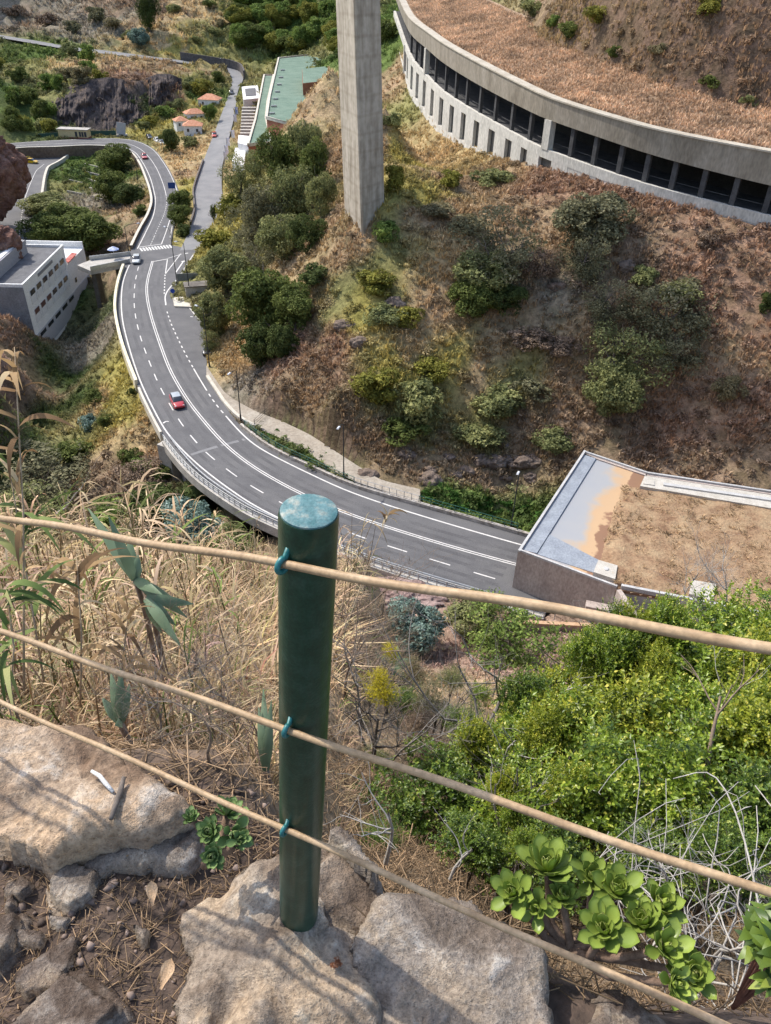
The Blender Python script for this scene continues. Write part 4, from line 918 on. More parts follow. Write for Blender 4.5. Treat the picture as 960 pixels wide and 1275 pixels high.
# the hill right of the road
HT_ = [
 (330, 375, 42, 44, 'broad', 'mid', 'big rounded green tree at the foot of the hill above the car bay'),
 (368, 388, 28, 28, 'broad', 'mid', 'smaller green tree joined to the right side of the big rounded one'),
 (322, 432, 24, 30, 'broad', 'dark', 'dark green tree hanging low under the big rounded tree'),
 (352, 425, 20, 26, 'broad', 'dark', 'dark tree on bare soil at the lower right of the big rounded tree'),
 (283, 345, 28, 30, 'broad', 'olive', 'olive green tree on the left slope facing the car bay'),
 (270, 395, 20, 32, 'broad', 'olive', 'leaning olive tree right beside the car bay edge'),
 (262, 425, 11, 16, 'sparse', 'olive', 'thin leaning olive tree over the dark parked car'),
 (272, 300, 24, 20, 'bush', 'yellow', 'yellow green shrub on the ridge end above the junction'),
 (392, 343, 24, 15, 'bush', 'dark', 'flat dark green bush on the dry slope left of the pillar foot'),
 (350, 205, 26, 34, 'tall', 'mid', 'fresh green conifer-like tree on the ridge above the brick building'),
 (380, 185, 20, 28, 'tall', 'olive', 'olive tall tree on the ridge between brick building and pillar'),
 (392, 215, 20, 32, 'tall', 'mid', 'green tall tree on the ridge left of the pillar shaft'),
 (365, 245, 28, 34, 'tall', 'olive', 'broad olive tree in the middle of the ridge thicket'),
 (400, 250, 18, 28, 'tall', 'olive', 'dark olive tree touching the pillar in the photo'),
 (335, 265, 28, 32, 'tall', 'grey', 'grey green tree on the ridge flank left of the thicket'),
 (312, 288, 26, 26, 'sparse', 'grey', 'twiggy grey tree low on the ridge flank'),
 (355, 300, 30, 30, 'tall', 'olive', 'shadowy olive tree under the ridge thicket'),
 (322, 322, 26, 20, 'sparse', 'grey', 'bare looking grey tree above the big rounded tree'),
 (385, 295, 22, 24, 'tall', 'dark', 'dark narrow tree left of the pillar foot'),
 (300, 222, 20, 22, 'sparse', 'olive', 'loose olive tree on the ridge edge beside the side road'),
 (318, 205, 16, 16, 'sparse', 'olive', 'small loose tree in front of the red brick wall'),
 (290, 255, 18, 18, 'bush', 'yellow', 'yellowish shrub on the ridge edge over the parked white car'),
 (480, 289, 19, 17, 'bush', 'bright', 'fresh green round bush at the foot of the concrete pillar'),
 (615, 318, 44, 42, 'sparse', 'grey', 'large twiggy grey green tree in the middle of the dry slope'),
 (588, 372, 30, 26, 'broad', 'mid', 'dense green tree below the twiggy grey tree'),
 (628, 375, 22, 20, 'broad', 'dark', 'dark green bush at the right foot of the twiggy grey tree'),
 (605, 345, 36, 30, 'broad', 'olive', 'olive crown behind the dense green tree on the slope'),
 (735, 275, 44, 36, 'broad', 'grey', 'grey green tree with a tall crown just below the gallery'),
 (725, 325, 30, 34, 'sparse', 'grey', 'twiggy lower tree below the tall grey crown'),
 (800, 345, 20, 16, 'bush', 'olive', 'small olive bush right of the tall grey crown'),
 (830, 388, 46, 40, 'sparse', 'grey', 'wide sparse grey tree on the right part of the slope'),
 (845, 365, 28, 24, 'bush', 'olive', 'low olive shrub above the wide sparse tree'),
 (765, 450, 44, 46, 'sparse', 'olive', 'big loose olive tree on the lower right slope'),
 (760, 485, 34, 36, 'broad', 'olive', 'dense lower crown of the olive trees on the right slope'),
 (835, 440, 34, 28, 'sparse', 'grey', 'leafless looking grey tree with pale twigs on the right slope'),
 (755, 380, 30, 26, 'sparse', 'grey', 'thin grey tree above the big loose olive tree'),
 (905, 482, 20, 24, 'bush', 'pale', 'pale straw coloured bush on the red soil at the right'),
 (859, 246, 13, 11, 'bush', 'mid', 'small green bush against the gallery columns'),
 (952, 378, 12, 18, 'bush', 'dark', 'dark green bush cut by the right edge of the photo'),
 (690, 545, 26, 20, 'bush', 'olive', 'low olive shrub on the slope above the tunnel portal'),
 (505, 395, 20, 16, 'bush', 'yellow', 'yellow green shrub in the middle of the grassy slope'),
 (470, 352, 30, 18, 'bush', 'yellow', 'spreading yellow green shrub below the pillar'),
 (480, 390, 26, 18, 'bush', 'olive', 'olive shrub patch under the spreading yellow green one'),
 (520, 500, 34, 34, 'bush', 'olive', 'large olive shrub patch on the lower middle slope'),
 (470, 480, 32, 28, 'bush', 'yellow', 'yellowish shrub patch left of the large olive patch'),
 (500, 530, 30, 18, 'bush', 'mid', 'green shrub above the rock face by the path end'),
 (540, 460, 24, 20, 'bush', 'yellow', 'yellowish shrub at the top of the large olive patch'),
 (620, 500, 36, 24, 'bush', 'olive', 'flat olive shrub on the slope above the street lamp'),
 (660, 480, 26, 18, 'bush', 'grey', 'greyish shrub right of the flat olive shrub'),
 (600, 540, 30, 18, 'bush', 'olive', 'olive shrub over the dark rock face'),
 (560, 225, 18, 14, 'bush', 'yellow', 'small yellow green shrub under the gallery windows'),
 (615, 222, 30, 16, 'bush', 'olive', 'olive shrub below the right end of the gallery windows'),
 (545, 262, 24, 14, 'bush', 'pale', 'pale dry shrub between pillar and gallery'),
 (490, 225, 14, 22, 'bush', 'yellow', 'yellowish shrub right of the pillar foot'),
 (487, 150, 14, 14, 'bush', 'olive', 'olive shrub right of the pillar under the gallery end'),
 (478, 42, 16, 20, 'bush', 'mid', 'green bush between the pillar and the far gallery end'),
 (580, 280, 26, 14, 'bush', 'pale', 'pale straw shrub on the upper slope below the gallery'),
 (700, 430, 26, 16, 'bush', 'brown', 'brown dry shrub in the middle right slope'),
 (655, 420, 26, 18, 'bush', 'brown', 'brown dead shrub above the greyish shrub'),
 (880, 300, 20, 12, 'bush', 'brown', 'brown dry shrub under the gallery at the right'),
 (670, 330, 22, 22, 'sparse', 'brown', 'leafless brown tree between two green trees'),
]
for a in HT_:
    big = a[4] in ('broad', 'sparse', 'tall'); T(*a, name='tree' if big else 'shrub', cat='tree' if big else 'shrub')
# ravine, green bank, loop garden, houses
LT_ = [
 (145, 203, 24, 17, 'broad', 'mid', 'round green tree at the top of the garden inside the road loop'),
 (140, 236, 21, 20, 'broad', 'mid', 'green tree with forked trunk in the middle of the loop garden'),
 (163, 243, 18, 15, 'broad', 'dark', 'darker tree beside the loop road wall'),
 (62, 262, 31, 15, 'broad', 'olive', 'wide olive crown beside the lower road'),
 (60, 290, 30, 20, 'broad', 'mid', 'broad green tree behind the white building, left of two'),
 (112, 290, 36, 26, 'broad', 'mid', 'biggest broad green tree behind the white building'),
 (85, 275, 26, 16, 'broad', 'mid', 'green crown between the wide olive crown and the biggest tree'),
 (176, 263, 11, 9, 'bush', 'mid', 'pale green shrub against the loop wall'),
 (227, 250, 14, 14, 'broad', 'mid', 'top of the green roadside trees between both roads'),
 (226, 272, 15, 14, 'broad', 'mid', 'middle green roadside tree between both roads'),
 (229, 288, 12, 10, 'bush', 'dark', 'dark bush at the tip of the island between both roads'),
 (267, 266, 4, 11, 'tall', 'mid', 'slim cypress-like tree on the side road at the ridge end'),
 (214, 179, 12, 14, 'broad', 'dark', 'dark round tree on the bend below the white houses'),
 (236, 178, 12, 9, 'bush', 'olive', 'olive hedge in front of the white house'),
 (206, 172, 8, 9, 'bush', 'mid', 'small green shrub at the outside of the bend'),
 (262, 143, 8, 10, 'broad', 'bright', 'bright green tree between the orange roofs and the wall'),
 (205, 140, 14, 9, 'bush', 'bright', 'banana-green shrub under the red cliff'),
 (222, 130, 12, 10, 'bush', 'olive', 'olive shrub above the white houses'),
 (250, 110, 14, 14, 'bush', 'yellow', 'tall yellowish shrub at the top of the house garden'),
 (272, 100, 11, 12, 'bush', 'mid', 'green shrub beside the bend of the side road'),
 (238, 105, 12, 12, 'bush', 'olive', 'olive shrub at the right end of the basalt cliff'),
 (185, 152, 12, 9, 'bush', 'yellow', 'yellow green reeds at the foot of the cliff'),
 (180, 158, 10, 8, 'bush', 'olive', 'olive shrub behind the grey panel'),
 (120, 492, 14, 12, 'bush', 'mid', 'small fresh green bush on the yellow bank, upper one'),
 (112, 527, 13, 15, 'bush', 'blue', 'bluish green bush on the bank beside the ravine'),
 (133, 524, 11, 11, 'bush', 'mid', 'green bush right of the bluish bush on the bank'),
 (162, 566, 16, 14, 'bush', 'mid', 'green bush under the bridge start, left one'),
 (180, 580, 15, 13, 'bush', 'bright', 'bright green bush under the bridge start'),
 (205, 588, 15, 12, 'bush', 'mid', 'green bush below the bridge parapet'),
 (165, 487, 6, 9, 'bush', 'dark', 'dark bush touching the road edge wall'),
 (95, 560, 24, 18, 'bush', 'mid', 'green bush at the low end of the bank'),
 (140, 637, 32, 18, 'bush', 'bright', 'pale yellow green shrub in the ravine above the top cable'),
 (190, 625, 34, 26, 'broad', 'dark', 'dark green tree in the ravine below the bridge'),
 (240, 655, 40, 30, 'broad', 'blue', 'large bluish green tree beneath the bridge railing'),
 (292, 672, 26, 26, 'broad', 'olive', 'olive tree in the ravine next to the green post'),
 (60, 590, 60, 30, 'sparse', 'grey', 'wide twiggy grey shrub at the left above the dry reeds'),
 (40, 640, 50, 26, 'sparse', 'olive', 'sparse olive shrub at the left edge behind the reeds'),
 (180, 590, 30, 20, 'sparse', 'brown', 'brown twiggy shrub in the ravine under the bank'),
 (505, 775, 40, 38, 'broad', 'blue', 'silvery blue green shrub on the cliff edge right of the post'),
 (628, 790, 56, 46, 'sparse', 'bright', 'soft green tree in front of the low retaining wall'),
 (585, 765, 36, 24, 'broad', 'olive', 'olive crown left of the soft green tree by the wall'),
 (536, 712, 26, 12, 'bush', 'mid', 'low green bush on the pinkish rock beside the road'),
 (470, 738, 14, 7, 'bush', 'dark', 'dark low bush on the pinkish ground right of the post top'),
]
for a in LT_:
    big = a[4] in ('broad', 'sparse', 'tall'); T(*a, name='tree' if big else 'shrub', cat='tree' if big else 'shrub')
# the leafy far slope: crowns nobody could tell one from another
rr = random.Random(4)
for k in range(44):
    u = rr.uniform(295, 440); v = rr.uniform(-4, 88)
    if v > 60 and u > 325 and u < 425: v -= 40
    if u < 325 and v > 60: v -= 30
    T(u, v, rr.uniform(10, 17), rr.uniform(9, 15), 'broad', rr.choice(['bright', 'mid', 'bright', 'yellow']), 'leafy green tree in the thicket on the far slope behind the pillar', 'tree', 'tree', 'trees of the far leafy slope')
T(187, 20, 12, 26, 'tall', 'dark', 'tall dark tree rising above the upper road', 'tree', 'tree')
T(176, 50, 12, 12, 'broad', 'blue', 'bluish green tree beside the upper road', 'tree', 'tree')
for u, v, r_, t_ in [(165, 45, 12, 'olive'), (268, 40, 9, 'olive'), (275, 30, 8, 'pale'), (243, 50, 9, 'olive'), (262, 6, 9, 'mid'), (120, 20, 14, 'grey'), (60, 25, 14, 'brown'), (140, 30, 12, 'pale'), (90, 35, 12, 'grey'), (20, 15, 14, 'brown'), (215, 12, 10, 'olive')]:
    T(u, v, r_, r_ * .8, 'bush', t_, 'dry bush on the terraced far slope above the upper road', 'shrub', 'shrub', 'bushes on the far terraces')
for k in range(26):
    u = rr.uniform(-5, 125); v = rr.uniform(62, 160)
    if u > 70 and v > 112: u -= 60
    T(u, v, rr.uniform(9, 15), rr.uniform(9, 15), 'bush', rr.choice(['bright', 'mid', 'olive', 'mid', 'yellow'] if u < 70 else ['pale', 'yellow', 'bright', 'olive']), 'tall reed clump on the slope under the upper road', 'reed_clump', 'reeds', 'reed clumps under the upper road')
for k in range(14):
    u = rr.uniform(235, 262); v = rr.uniform(188, 215)
# right rock wall shrubs above the gallery roof
for u, v, r_, t_, l in [(710, 38, 16, 'mid', 'green bush at the cliff foot left on the gallery roof'), (766, 66, 12, 'mid', 'fresh green bush in the middle of the gallery roof edge'), (884, 102, 14, 'mid', 'green bush where the gallery roof meets the red cliff'), (665, 12, 16, 'olive', 'olive bush high on the left of the gallery roof'), (690, 28, 12, 'bright', 'bright bush on the stones above the gallery roof'), (930, 125, 12, 'olive', 'olive bush at the right end of the cliff foot'), (745, 20, 18, 'yellow', 'yellowish bush on the cliff over the gallery'), (880, 10, 18, 'yellow', 'dry yellow bush high on the cliff'), (820, 62, 14, 'pale', 'pale bush hanging on the red cliff face'), (660, -2, 14, 'mid', 'green bush cut by the top edge of the photo')]:
    T(u, v, r_, r_ * .8, 'bush', t_, l, 'shrub', 'shrub')

# ------------------------------------------------------------------ ground cover: tufts, undergrowth
def scatter(n, us, vs_, ok=None, seed=0):
    r = np.random.default_rng(seed); P = []
    u = r.uniform(*us, n); v = r.uniform(*vs_, n)
    return u, v
def sample_ground(n, x0, x1, y0, y1, seed):
    r = np.random.default_rng(seed); x = r.uniform(x0, x1, n); y = r.uniform(y0, y1, n)
    nr = bil(near_road0, x, y); ok = (nr > 1.2) & ~inpoly(x, y, ROADPOLY) & ~inpoly(x, y, gin) & ~inpoly(x, y, grow(SA, SB, 1)) & ~inpoly(x, y, grow(WA, WB, 1)) & ~inpoly(x, y, np.vstack([PA, PB[::-1]]))
    ok &= ~inpoly(x, y, np.array([p[:2] for p in (A, B, Cc, Cfar, E3, D)]))
    x, y = x[ok], y[ok]; z = HT(x, y)
    q = np.stack([x, y, z], 1) - EYE; w_ = q @ F3; uu = 480 + FPX * (q @ R3) / w_; vv = 637.5 - FPX * (q @ U3) / w_
    k = (uu > -120) & (uu < 1080) & (vv > -60) & (vv < 900) & (w_ > 20)
    return x[k], y[k], z[k]
def tuft_mesh(x, y, z, col, h, wd, nb, seed, lean=.5):
    """nb bent blades at each point"""
    r = np.random.default_rng(seed); n = len(x); P = np.repeat(np.stack([x, y, z], 1), nb, 0); m = n * nb
    H_ = np.repeat(h, nb) * r.uniform(.6, 1.25, m); a = r.uniform(0, 2 * PI, m); d = np.stack([np.cos(a), np.sin(a), np.zeros(m)], 1)
    P = P + d * (r.random(m) * np.repeat(h, nb) * .35)[:, None]; P[:, 2] -= .05
    s = np.stack([-d[:, 1], d[:, 0], d[:, 2]], 1) * (wd * np.repeat(h, nb) * r.uniform(.6, 1.3, m))[:, None]
    up_ = np.array([0, 0, 1.0]); L_ = lean * r.uniform(.3, 1.6, m)
    mid_ = P + d * (H_ * L_ * .35)[:, None] + up_ * (H_ * .65)[:, None]; tip = P + d * (H_ * L_)[:, None] + up_ * (H_ * r.uniform(.75, 1.0, m))[:, None]
    V = np.stack([P - s, P + s, mid_ + s * .75, mid_ - s * .75, tip], 1).reshape(-1, 3); i = np.arange(m) * 5
    F = np.concatenate([np.stack([i, i + 1, i + 2], 1), np.stack([i, i + 2, i + 3], 1), np.stack([i + 3, i + 2, i + 4], 1)])
    c = np.repeat(col, nb, 0) * r.uniform(.6, 1.5, (m, 1)); c = np.repeat(c, 5, 0)
    return V, F, c
def tintmat(name, transl=.3):
    m, nt, b = nodes(name); L = nt.links; at = N(nt, 'ShaderNodeAttribute', attribute_name='tint'); L.new(at.outputs['Color'], b.inputs['Base Color'])
    b.inputs['Roughness'].default_value = .8; b.inputs['Specular IOR Level'].default_value = .15
    t = N(nt, 'ShaderNodeBsdfTranslucent'); L.new(at.outputs['Color'], t.inputs['Color']); ms = N(nt, 'ShaderNodeMixShader'); ms.inputs[0].default_value = transl
    L.new(b.outputs[0], ms.inputs[1]); L.new(t.outputs[0], ms.inputs[2]); L.new(ms.outputs[0], nt.nodes['Material Output'].inputs['Surface']); return m
TINT = tintmat('grass_blades')
parts = []
for n, box, hh, sd_ in ((90000, (-50, 75, 80, 185), (.35, .95), 1), (22000, (-75, -18, 84, 160), (.35, .9), 2), (16000, (-130, -30, 185, 330), (.5, 1.3), 3), (20000, (-200, 40, 330, 520), (.9, 2.2), 4), (9000, (-25, 45, 24, 64), (.25, .6), 5), (9000, (20, 80, 120, 230), (.4, 1.0), 8), (12000, (-34, 30, 185, 340), (.5, 1.2), 14)):
    x, y, z = sample_ground(n, *box, sd_)
    c = groundcol(x, y); dens = np.clip(.55 + .8 * fbm(x / 6, y / 6, 3, 3), .05, 1); k = RNG.random(len(x)) < dens
    bas = np.linalg.norm(c - np.array(BASALT), axis=1) < .035; k &= ~bas
    x, y, z, c = x[k], y[k], z[k], c[k]
    c = c * np.array([1.48, 1.42, 1.33]); h = RNG.uniform(*hh, len(x))
    parts.append(tuft_mesh(x, y, z, c, h, .13, 5, sd_))
def merge(parts):
    o = 0; V, F, C = [], [], []
    for v, f, c in parts: V.append(v); F.append(f + o); C.append(c); o += len(v)
    return np.concatenate(V), np.concatenate(F), np.concatenate(C)
V, F, C = merge(parts)
tag(link('hillside_grass', npmesh('hillside_grass', V, F, colr=np.clip(C, .01, 1)), TINT), 'dry and yellow green grass covering the valley slopes', 'grass', kind='stuff')
# grass on the gallery roof and on the tunnel roof soil
n = 26000; ss = RNG.uniform(0, tot, n); off = -RNG.uniform(1.8, 20, n)
Pg = np.stack([np.interp(ss, sG, GP[:, k]) for k in range(5)], 1); ang = np.array([gdir(s) for s in ss[:400]]); gd = np.interp(ss, np.linspace(0, tot, 400), [gdir(s) for s in np.linspace(0, tot, 400)])
ox = np.sin(gd) * side; oy = -np.cos(gd) * side
x = Pg[:, 0] + ox * off; y = Pg[:, 1] + oy * off; z = Pg[:, 2] + Pg[:, 4] + np.interp(-off, [1.3, 5, 10, 16, 21], [-.1, .5, 1.2, 2.6, 4.0])
c = np.array(DRY)[None] * (1.45 + .5 * fbm(x / 3, y / 3, 0, 3))[:, None] * np.array([1.15, 1.08, 1.10])
V, F, C = tuft_mesh(x, y, z, c, RNG.uniform(.25, .75, n), .12, 5, 9)
tag(link('roof_grass', npmesh('roof_grass', V, F, colr=np.clip(C, .01, 1)), TINT), 'reddish dry grass growing all over the gallery roof', 'grass', kind='stuff')
xs = RNG.uniform(sx[:, 0].min(), sx[:, 0].max(), 9000); ys = RNG.uniform(sx[:, 1].min(), sx[:, 1].max(), 9000)
k = inpoly(xs, ys, sx) & (fbm(xs / 2.2, ys / 2.2, 5, 4) > -.12); xs, ys = xs[k], ys[k]
c = np.array([[.40, .285, .165]]) * (1 + .45 * fbm(xs, ys, 2, 3))[:, None]
V, F, C = tuft_mesh(xs, ys, np.full(len(xs), zT + .02), c, RNG.uniform(.12, .4, len(xs)), .12, 5, 12, lean=.9)
tag(link('tunnel_roof_grass', npmesh('tunnel_roof_grass', V, F, colr=np.clip(C, .01, 1)), TINT), 'sparse straw coloured grass on the soil of the tunnel roof', 'grass', kind='stuff')
# undergrowth of small leafy plants
parts = []
lowc = [leaf_cloud(200 + i, 70, 5, leaf=(.2, .09), flat_=.5) for i in range(6)]
def under(n, box, rr_, sd_, fn):
    x, y, z = sample_ground(n, *box, sd_); c = groundcol(x, y); p = fn(c); k = RNG.random(len(x)) < p; x, y, z, c = x[k], y[k], z[k], c[k]
    for i in range(len(x)):
        V, F, R = lowc[i % 6]; a = RNG.uniform(0, 6.28); ca, sa = math.cos(a), math.sin(a); s = RNG.uniform(*rr_)
        W = np.stack([V[:, 0] * ca - V[:, 1] * sa, V[:, 0] * sa + V[:, 1] * ca, V[:, 2] * .8], 1) * s + [x[i], y[i], z[i] + s * .3]
        cc = c[i][None] * RNG.uniform(.6, 1.5) * (.5 + 1.2 * R)[:, None]; parts.append((W, F, cc))
green = lambda c: np.clip((c[:, 1] - c[:, 0]) * 14 + .42, 0.02, .9)
under(3600, (-50, 75, 80, 185), (.5, 1.9), 21, green)
under(4200, (-75, -18, 84, 175), (.4, 1.0), 22, green)
under(4200, (-130, -30, 175, 345), (.5, 1.7), 23, lambda c: np.clip(green(c) + .15, 0, .9))
under(4200, (-200, 40, 330, 520), (1.2, 3.2), 24, lambda c: np.clip(green(c) + .2, 0, .9))
under(6500, (-50, 75, 80, 185), (.4, 1.5), 26, lambda c: np.clip(.5 - (c[:, 1] - c[:, 0]) * 5, .1, .75))
under(900, (-34, 30, 185, 340), (.5, 1.4), 27, lambda c: np.full(len(c), .5))
under(500, (-25, 45, 26, 64), (.3, .8), 25, lambda c: np.full(len(c), .6))
# lush green along the stream and planted strip
for (ua, va, ub, vb, n_) in ((525, 622, 690, 640, 160), (320, 536, 440, 600, 90), (525, 612, 690, 655, 160)):
    for _ in range(n_):
        t = RNG.random(); u = ua + (ub - ua) * t; v = va + (vb - va) * t + RNG.uniform(-12, 9)
        P = hit(u, v)
        if bil(near_road, [P[0]], [P[1]])[0] < .7: continue
        V, F, R = lowc[int(RNG.integers(6))]; s = RNG.uniform(.3, .9); a = RNG.uniform(0, 6.28); ca, sa = math.cos(a), math.sin(a)
        W = np.stack([V[:, 0] * ca - V[:, 1] * sa, V[:, 0] * sa + V[:, 1] * ca, V[:, 2] * .8], 1) * s + P + [0, 0, s * .3]
        parts.append((W, F, np.array([[.07, .15, .03]]) * (.4 + 1.2 * R)[:, None] * RNG.uniform(.7, 1.4)))
V, F, C = merge(parts)
tag(link('undergrowth', npmesh('undergrowth', V, F, colr=np.clip(C, .005, 1)), TINT), 'low leafy undergrowth spread over slopes and ravine', 'undergrowth', kind='stuff')

# the dark columnar cliff under the upper road
cb_ = [hit(u, v) for u, v in ((62, 158), (85, 160), (110, 163), (135, 164), (160, 156), (178, 148), (195, 140), (212, 128), (226, 118))]
ctop = [PD(u, v, proj(p)[2] + dd) for (u, v), p, dd in zip(((62, 120), (85, 108), (110, 99), (135, 96), (160, 100), (178, 99), (195, 92), (212, 92), (226, 98)), cb_, (9, 9, 9, 9, 8, 8, 7, 6, 4))]
B1, T1 = spline(np.array(cb_), .35), None
tt = np.linspace(0, 1, 260); i8 = np.linspace(0, 1, 9)
Bc = np.stack([np.interp(tt, i8, np.array(cb_)[:, k]) for k in range(3)], 1); Tc = np.stack([np.interp(tt, i8, np.array(ctop)[:, k]) for k in range(3)], 1)
Bc[:, 2] -= 1.5; nr_ = 40; dirn = np.array([.25, -.97, .1]); VV_ = []
for j in range(nr_):
    q = j / (nr_ - 1); Pq_ = Bc + (Tc - Bc) * q; s_ = arclen(Bc)
    dsp = np.abs(vnoise(s_ / .95 + .25 * vnoise(s_ / 3, s_ * 0 + q * 3), s_ * 0 + q * 1.4, 3.0)) * 1.5 + fbm(s_ / 6, s_ * 0 + q * 2.2, 1.0, 6, .62) * 2.6 + np.abs(fbm(s_ / 2.2, s_ * 0 + q * 5, 4.0, 5, .6)) * .9 + .8
    VV_.append(Pq_ + dirn * (dsp * min(1, 4 * (1 - q) + .15))[:, None])
Vb = np.concatenate(VV_); ib = np.arange(len(Vb)).reshape(nr_, 260); Fb = np.stack([ib[:-1, :-1], ib[:-1, 1:], ib[1:, 1:], ib[1:, :-1]], -1).reshape(-1, 4)
tag(link('basalt_cliff', npmesh('basalt_cliff', Vb, Fb), pm('columnar_basalt', (.045, .036, .034), (.085, .068, .064), scale=.5, rough=.95, bump=.9, bdist=.4, c3=(.16, .115, .085), stretch=(1, 1, .55), fine=2.6)), kind='structure')
# ------------------------------------------------------------------ the ledge and the near slope
LZ = CAM_Z - 1.67                      # height of the rock ledge
def sstep(a, b, x): t = np.clip((np.asarray(x, float) - a) / (b - a), 0, 1); return t * t * (3 - 2 * t)
def NZ(x, y):
    x = np.asarray(x, float); y = np.asarray(y, float)
    ye = 1.28 - .42 * sstep(-.45, -.05, x) - .2 * sstep(.2, .6, x)
    tn = .70 + .48 * sstep(-.3, 1.0, x) ; o = np.maximum(y - ye, 0)
    z = LZ - .07 - tn * o - .3 * sstep(0, .35, o) - .05 * np.maximum(y - 8, 0) ** 2 - 3.5 * np.maximum(y - 12.5, 0)
    z = z + np.minimum(o, 1) * (fbm(x / 1.6, y / 1.6, 3, 4) * .22)
    return z + fbm(x * 5, y * 5, 1, 4) * .016
nxs = ax([(-14, -3, .4), (-3, 3, .05), (3, 14.01, .4)]); nys = ax([(-1.5, 3, .04), (3, 16, .16)])
X, Y = np.meshgrid(nxs, nys); Z = NZ(X, Y)
ins = np.clip((Y - (1.2 - .35 * sstep(-.45, 0, X))) / .5, 0, 1)[..., None]
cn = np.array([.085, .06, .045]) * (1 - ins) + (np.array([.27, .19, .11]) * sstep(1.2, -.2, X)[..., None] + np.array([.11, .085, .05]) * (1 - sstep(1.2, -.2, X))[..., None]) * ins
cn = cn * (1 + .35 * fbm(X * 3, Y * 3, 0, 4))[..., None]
ix = np.arange(X.size).reshape(X.shape); F = np.stack([ix[:-1, :-1], ix[:-1, 1:], ix[1:, 1:], ix[1:, :-1]], -1).reshape(-1, 4)
def soil_material():
    m, nt, b = nodes('near_soil'); L = nt.links; at = N(nt, 'ShaderNodeAttribute', attribute_name='tint'); tc = N(nt, 'ShaderNodeTexCoord')
    n1 = N(nt, 'ShaderNodeTexNoise'); n1.inputs['Scale'].default_value = 28; n1.inputs['Detail'].default_value = 8; L.new(tc.outputs['Object'], n1.inputs['Vector'])
    vo = N(nt, 'ShaderNodeTexVoronoi'); vo.inputs['Scale'].default_value = 55; L.new(tc.outputs['Object'], vo.inputs['Vector'])
    r = ramp(nt, [(.3, (.45, .45, .45)), (.7, (1.5, 1.45, 1.4))]); L.new(n1.outputs['Fac'], r.inputs['Fac'])
    mx = N(nt, 'ShaderNodeMix', data_type='RGBA', blend_type='MULTIPLY'); mx.inputs['Factor'].default_value = 1; L.new(at.outputs['Color'], mx.inputs['A']); L.new(r.outputs['Color'], mx.inputs['B']); L.new(mx.outputs['Result'], b.inputs['Base Color'])
    b.inputs['Roughness'].default_value = .95; ad = N(nt, 'ShaderNodeMath', operation='SUBTRACT'); L.new(n1.outputs['Fac'], ad.inputs[0]); ad.inputs[1].default_value = 0
    bp = N(nt, 'ShaderNodeBump'); bp.inputs['Strength'].default_value = .9; bp.inputs['Distance'].default_value = .02; L.new(ad.outputs[0], bp.inputs['Height']); L.new(bp.outputs['Normal'], b.inputs['Normal']); return m
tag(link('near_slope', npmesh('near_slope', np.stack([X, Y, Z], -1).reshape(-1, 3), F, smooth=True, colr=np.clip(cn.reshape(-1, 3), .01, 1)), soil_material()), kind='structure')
def hitN(u, v, d0=.5, d1=25):
    t = np.arange(d0, d1, .02); P = EYE + ray(u, v)[None] * t[:, None]; b = np.nonzero(P[:, 2] < NZ(P[:, 0], P[:, 1]))[0]
    return P[b[0]] if len(b) else P[-1]

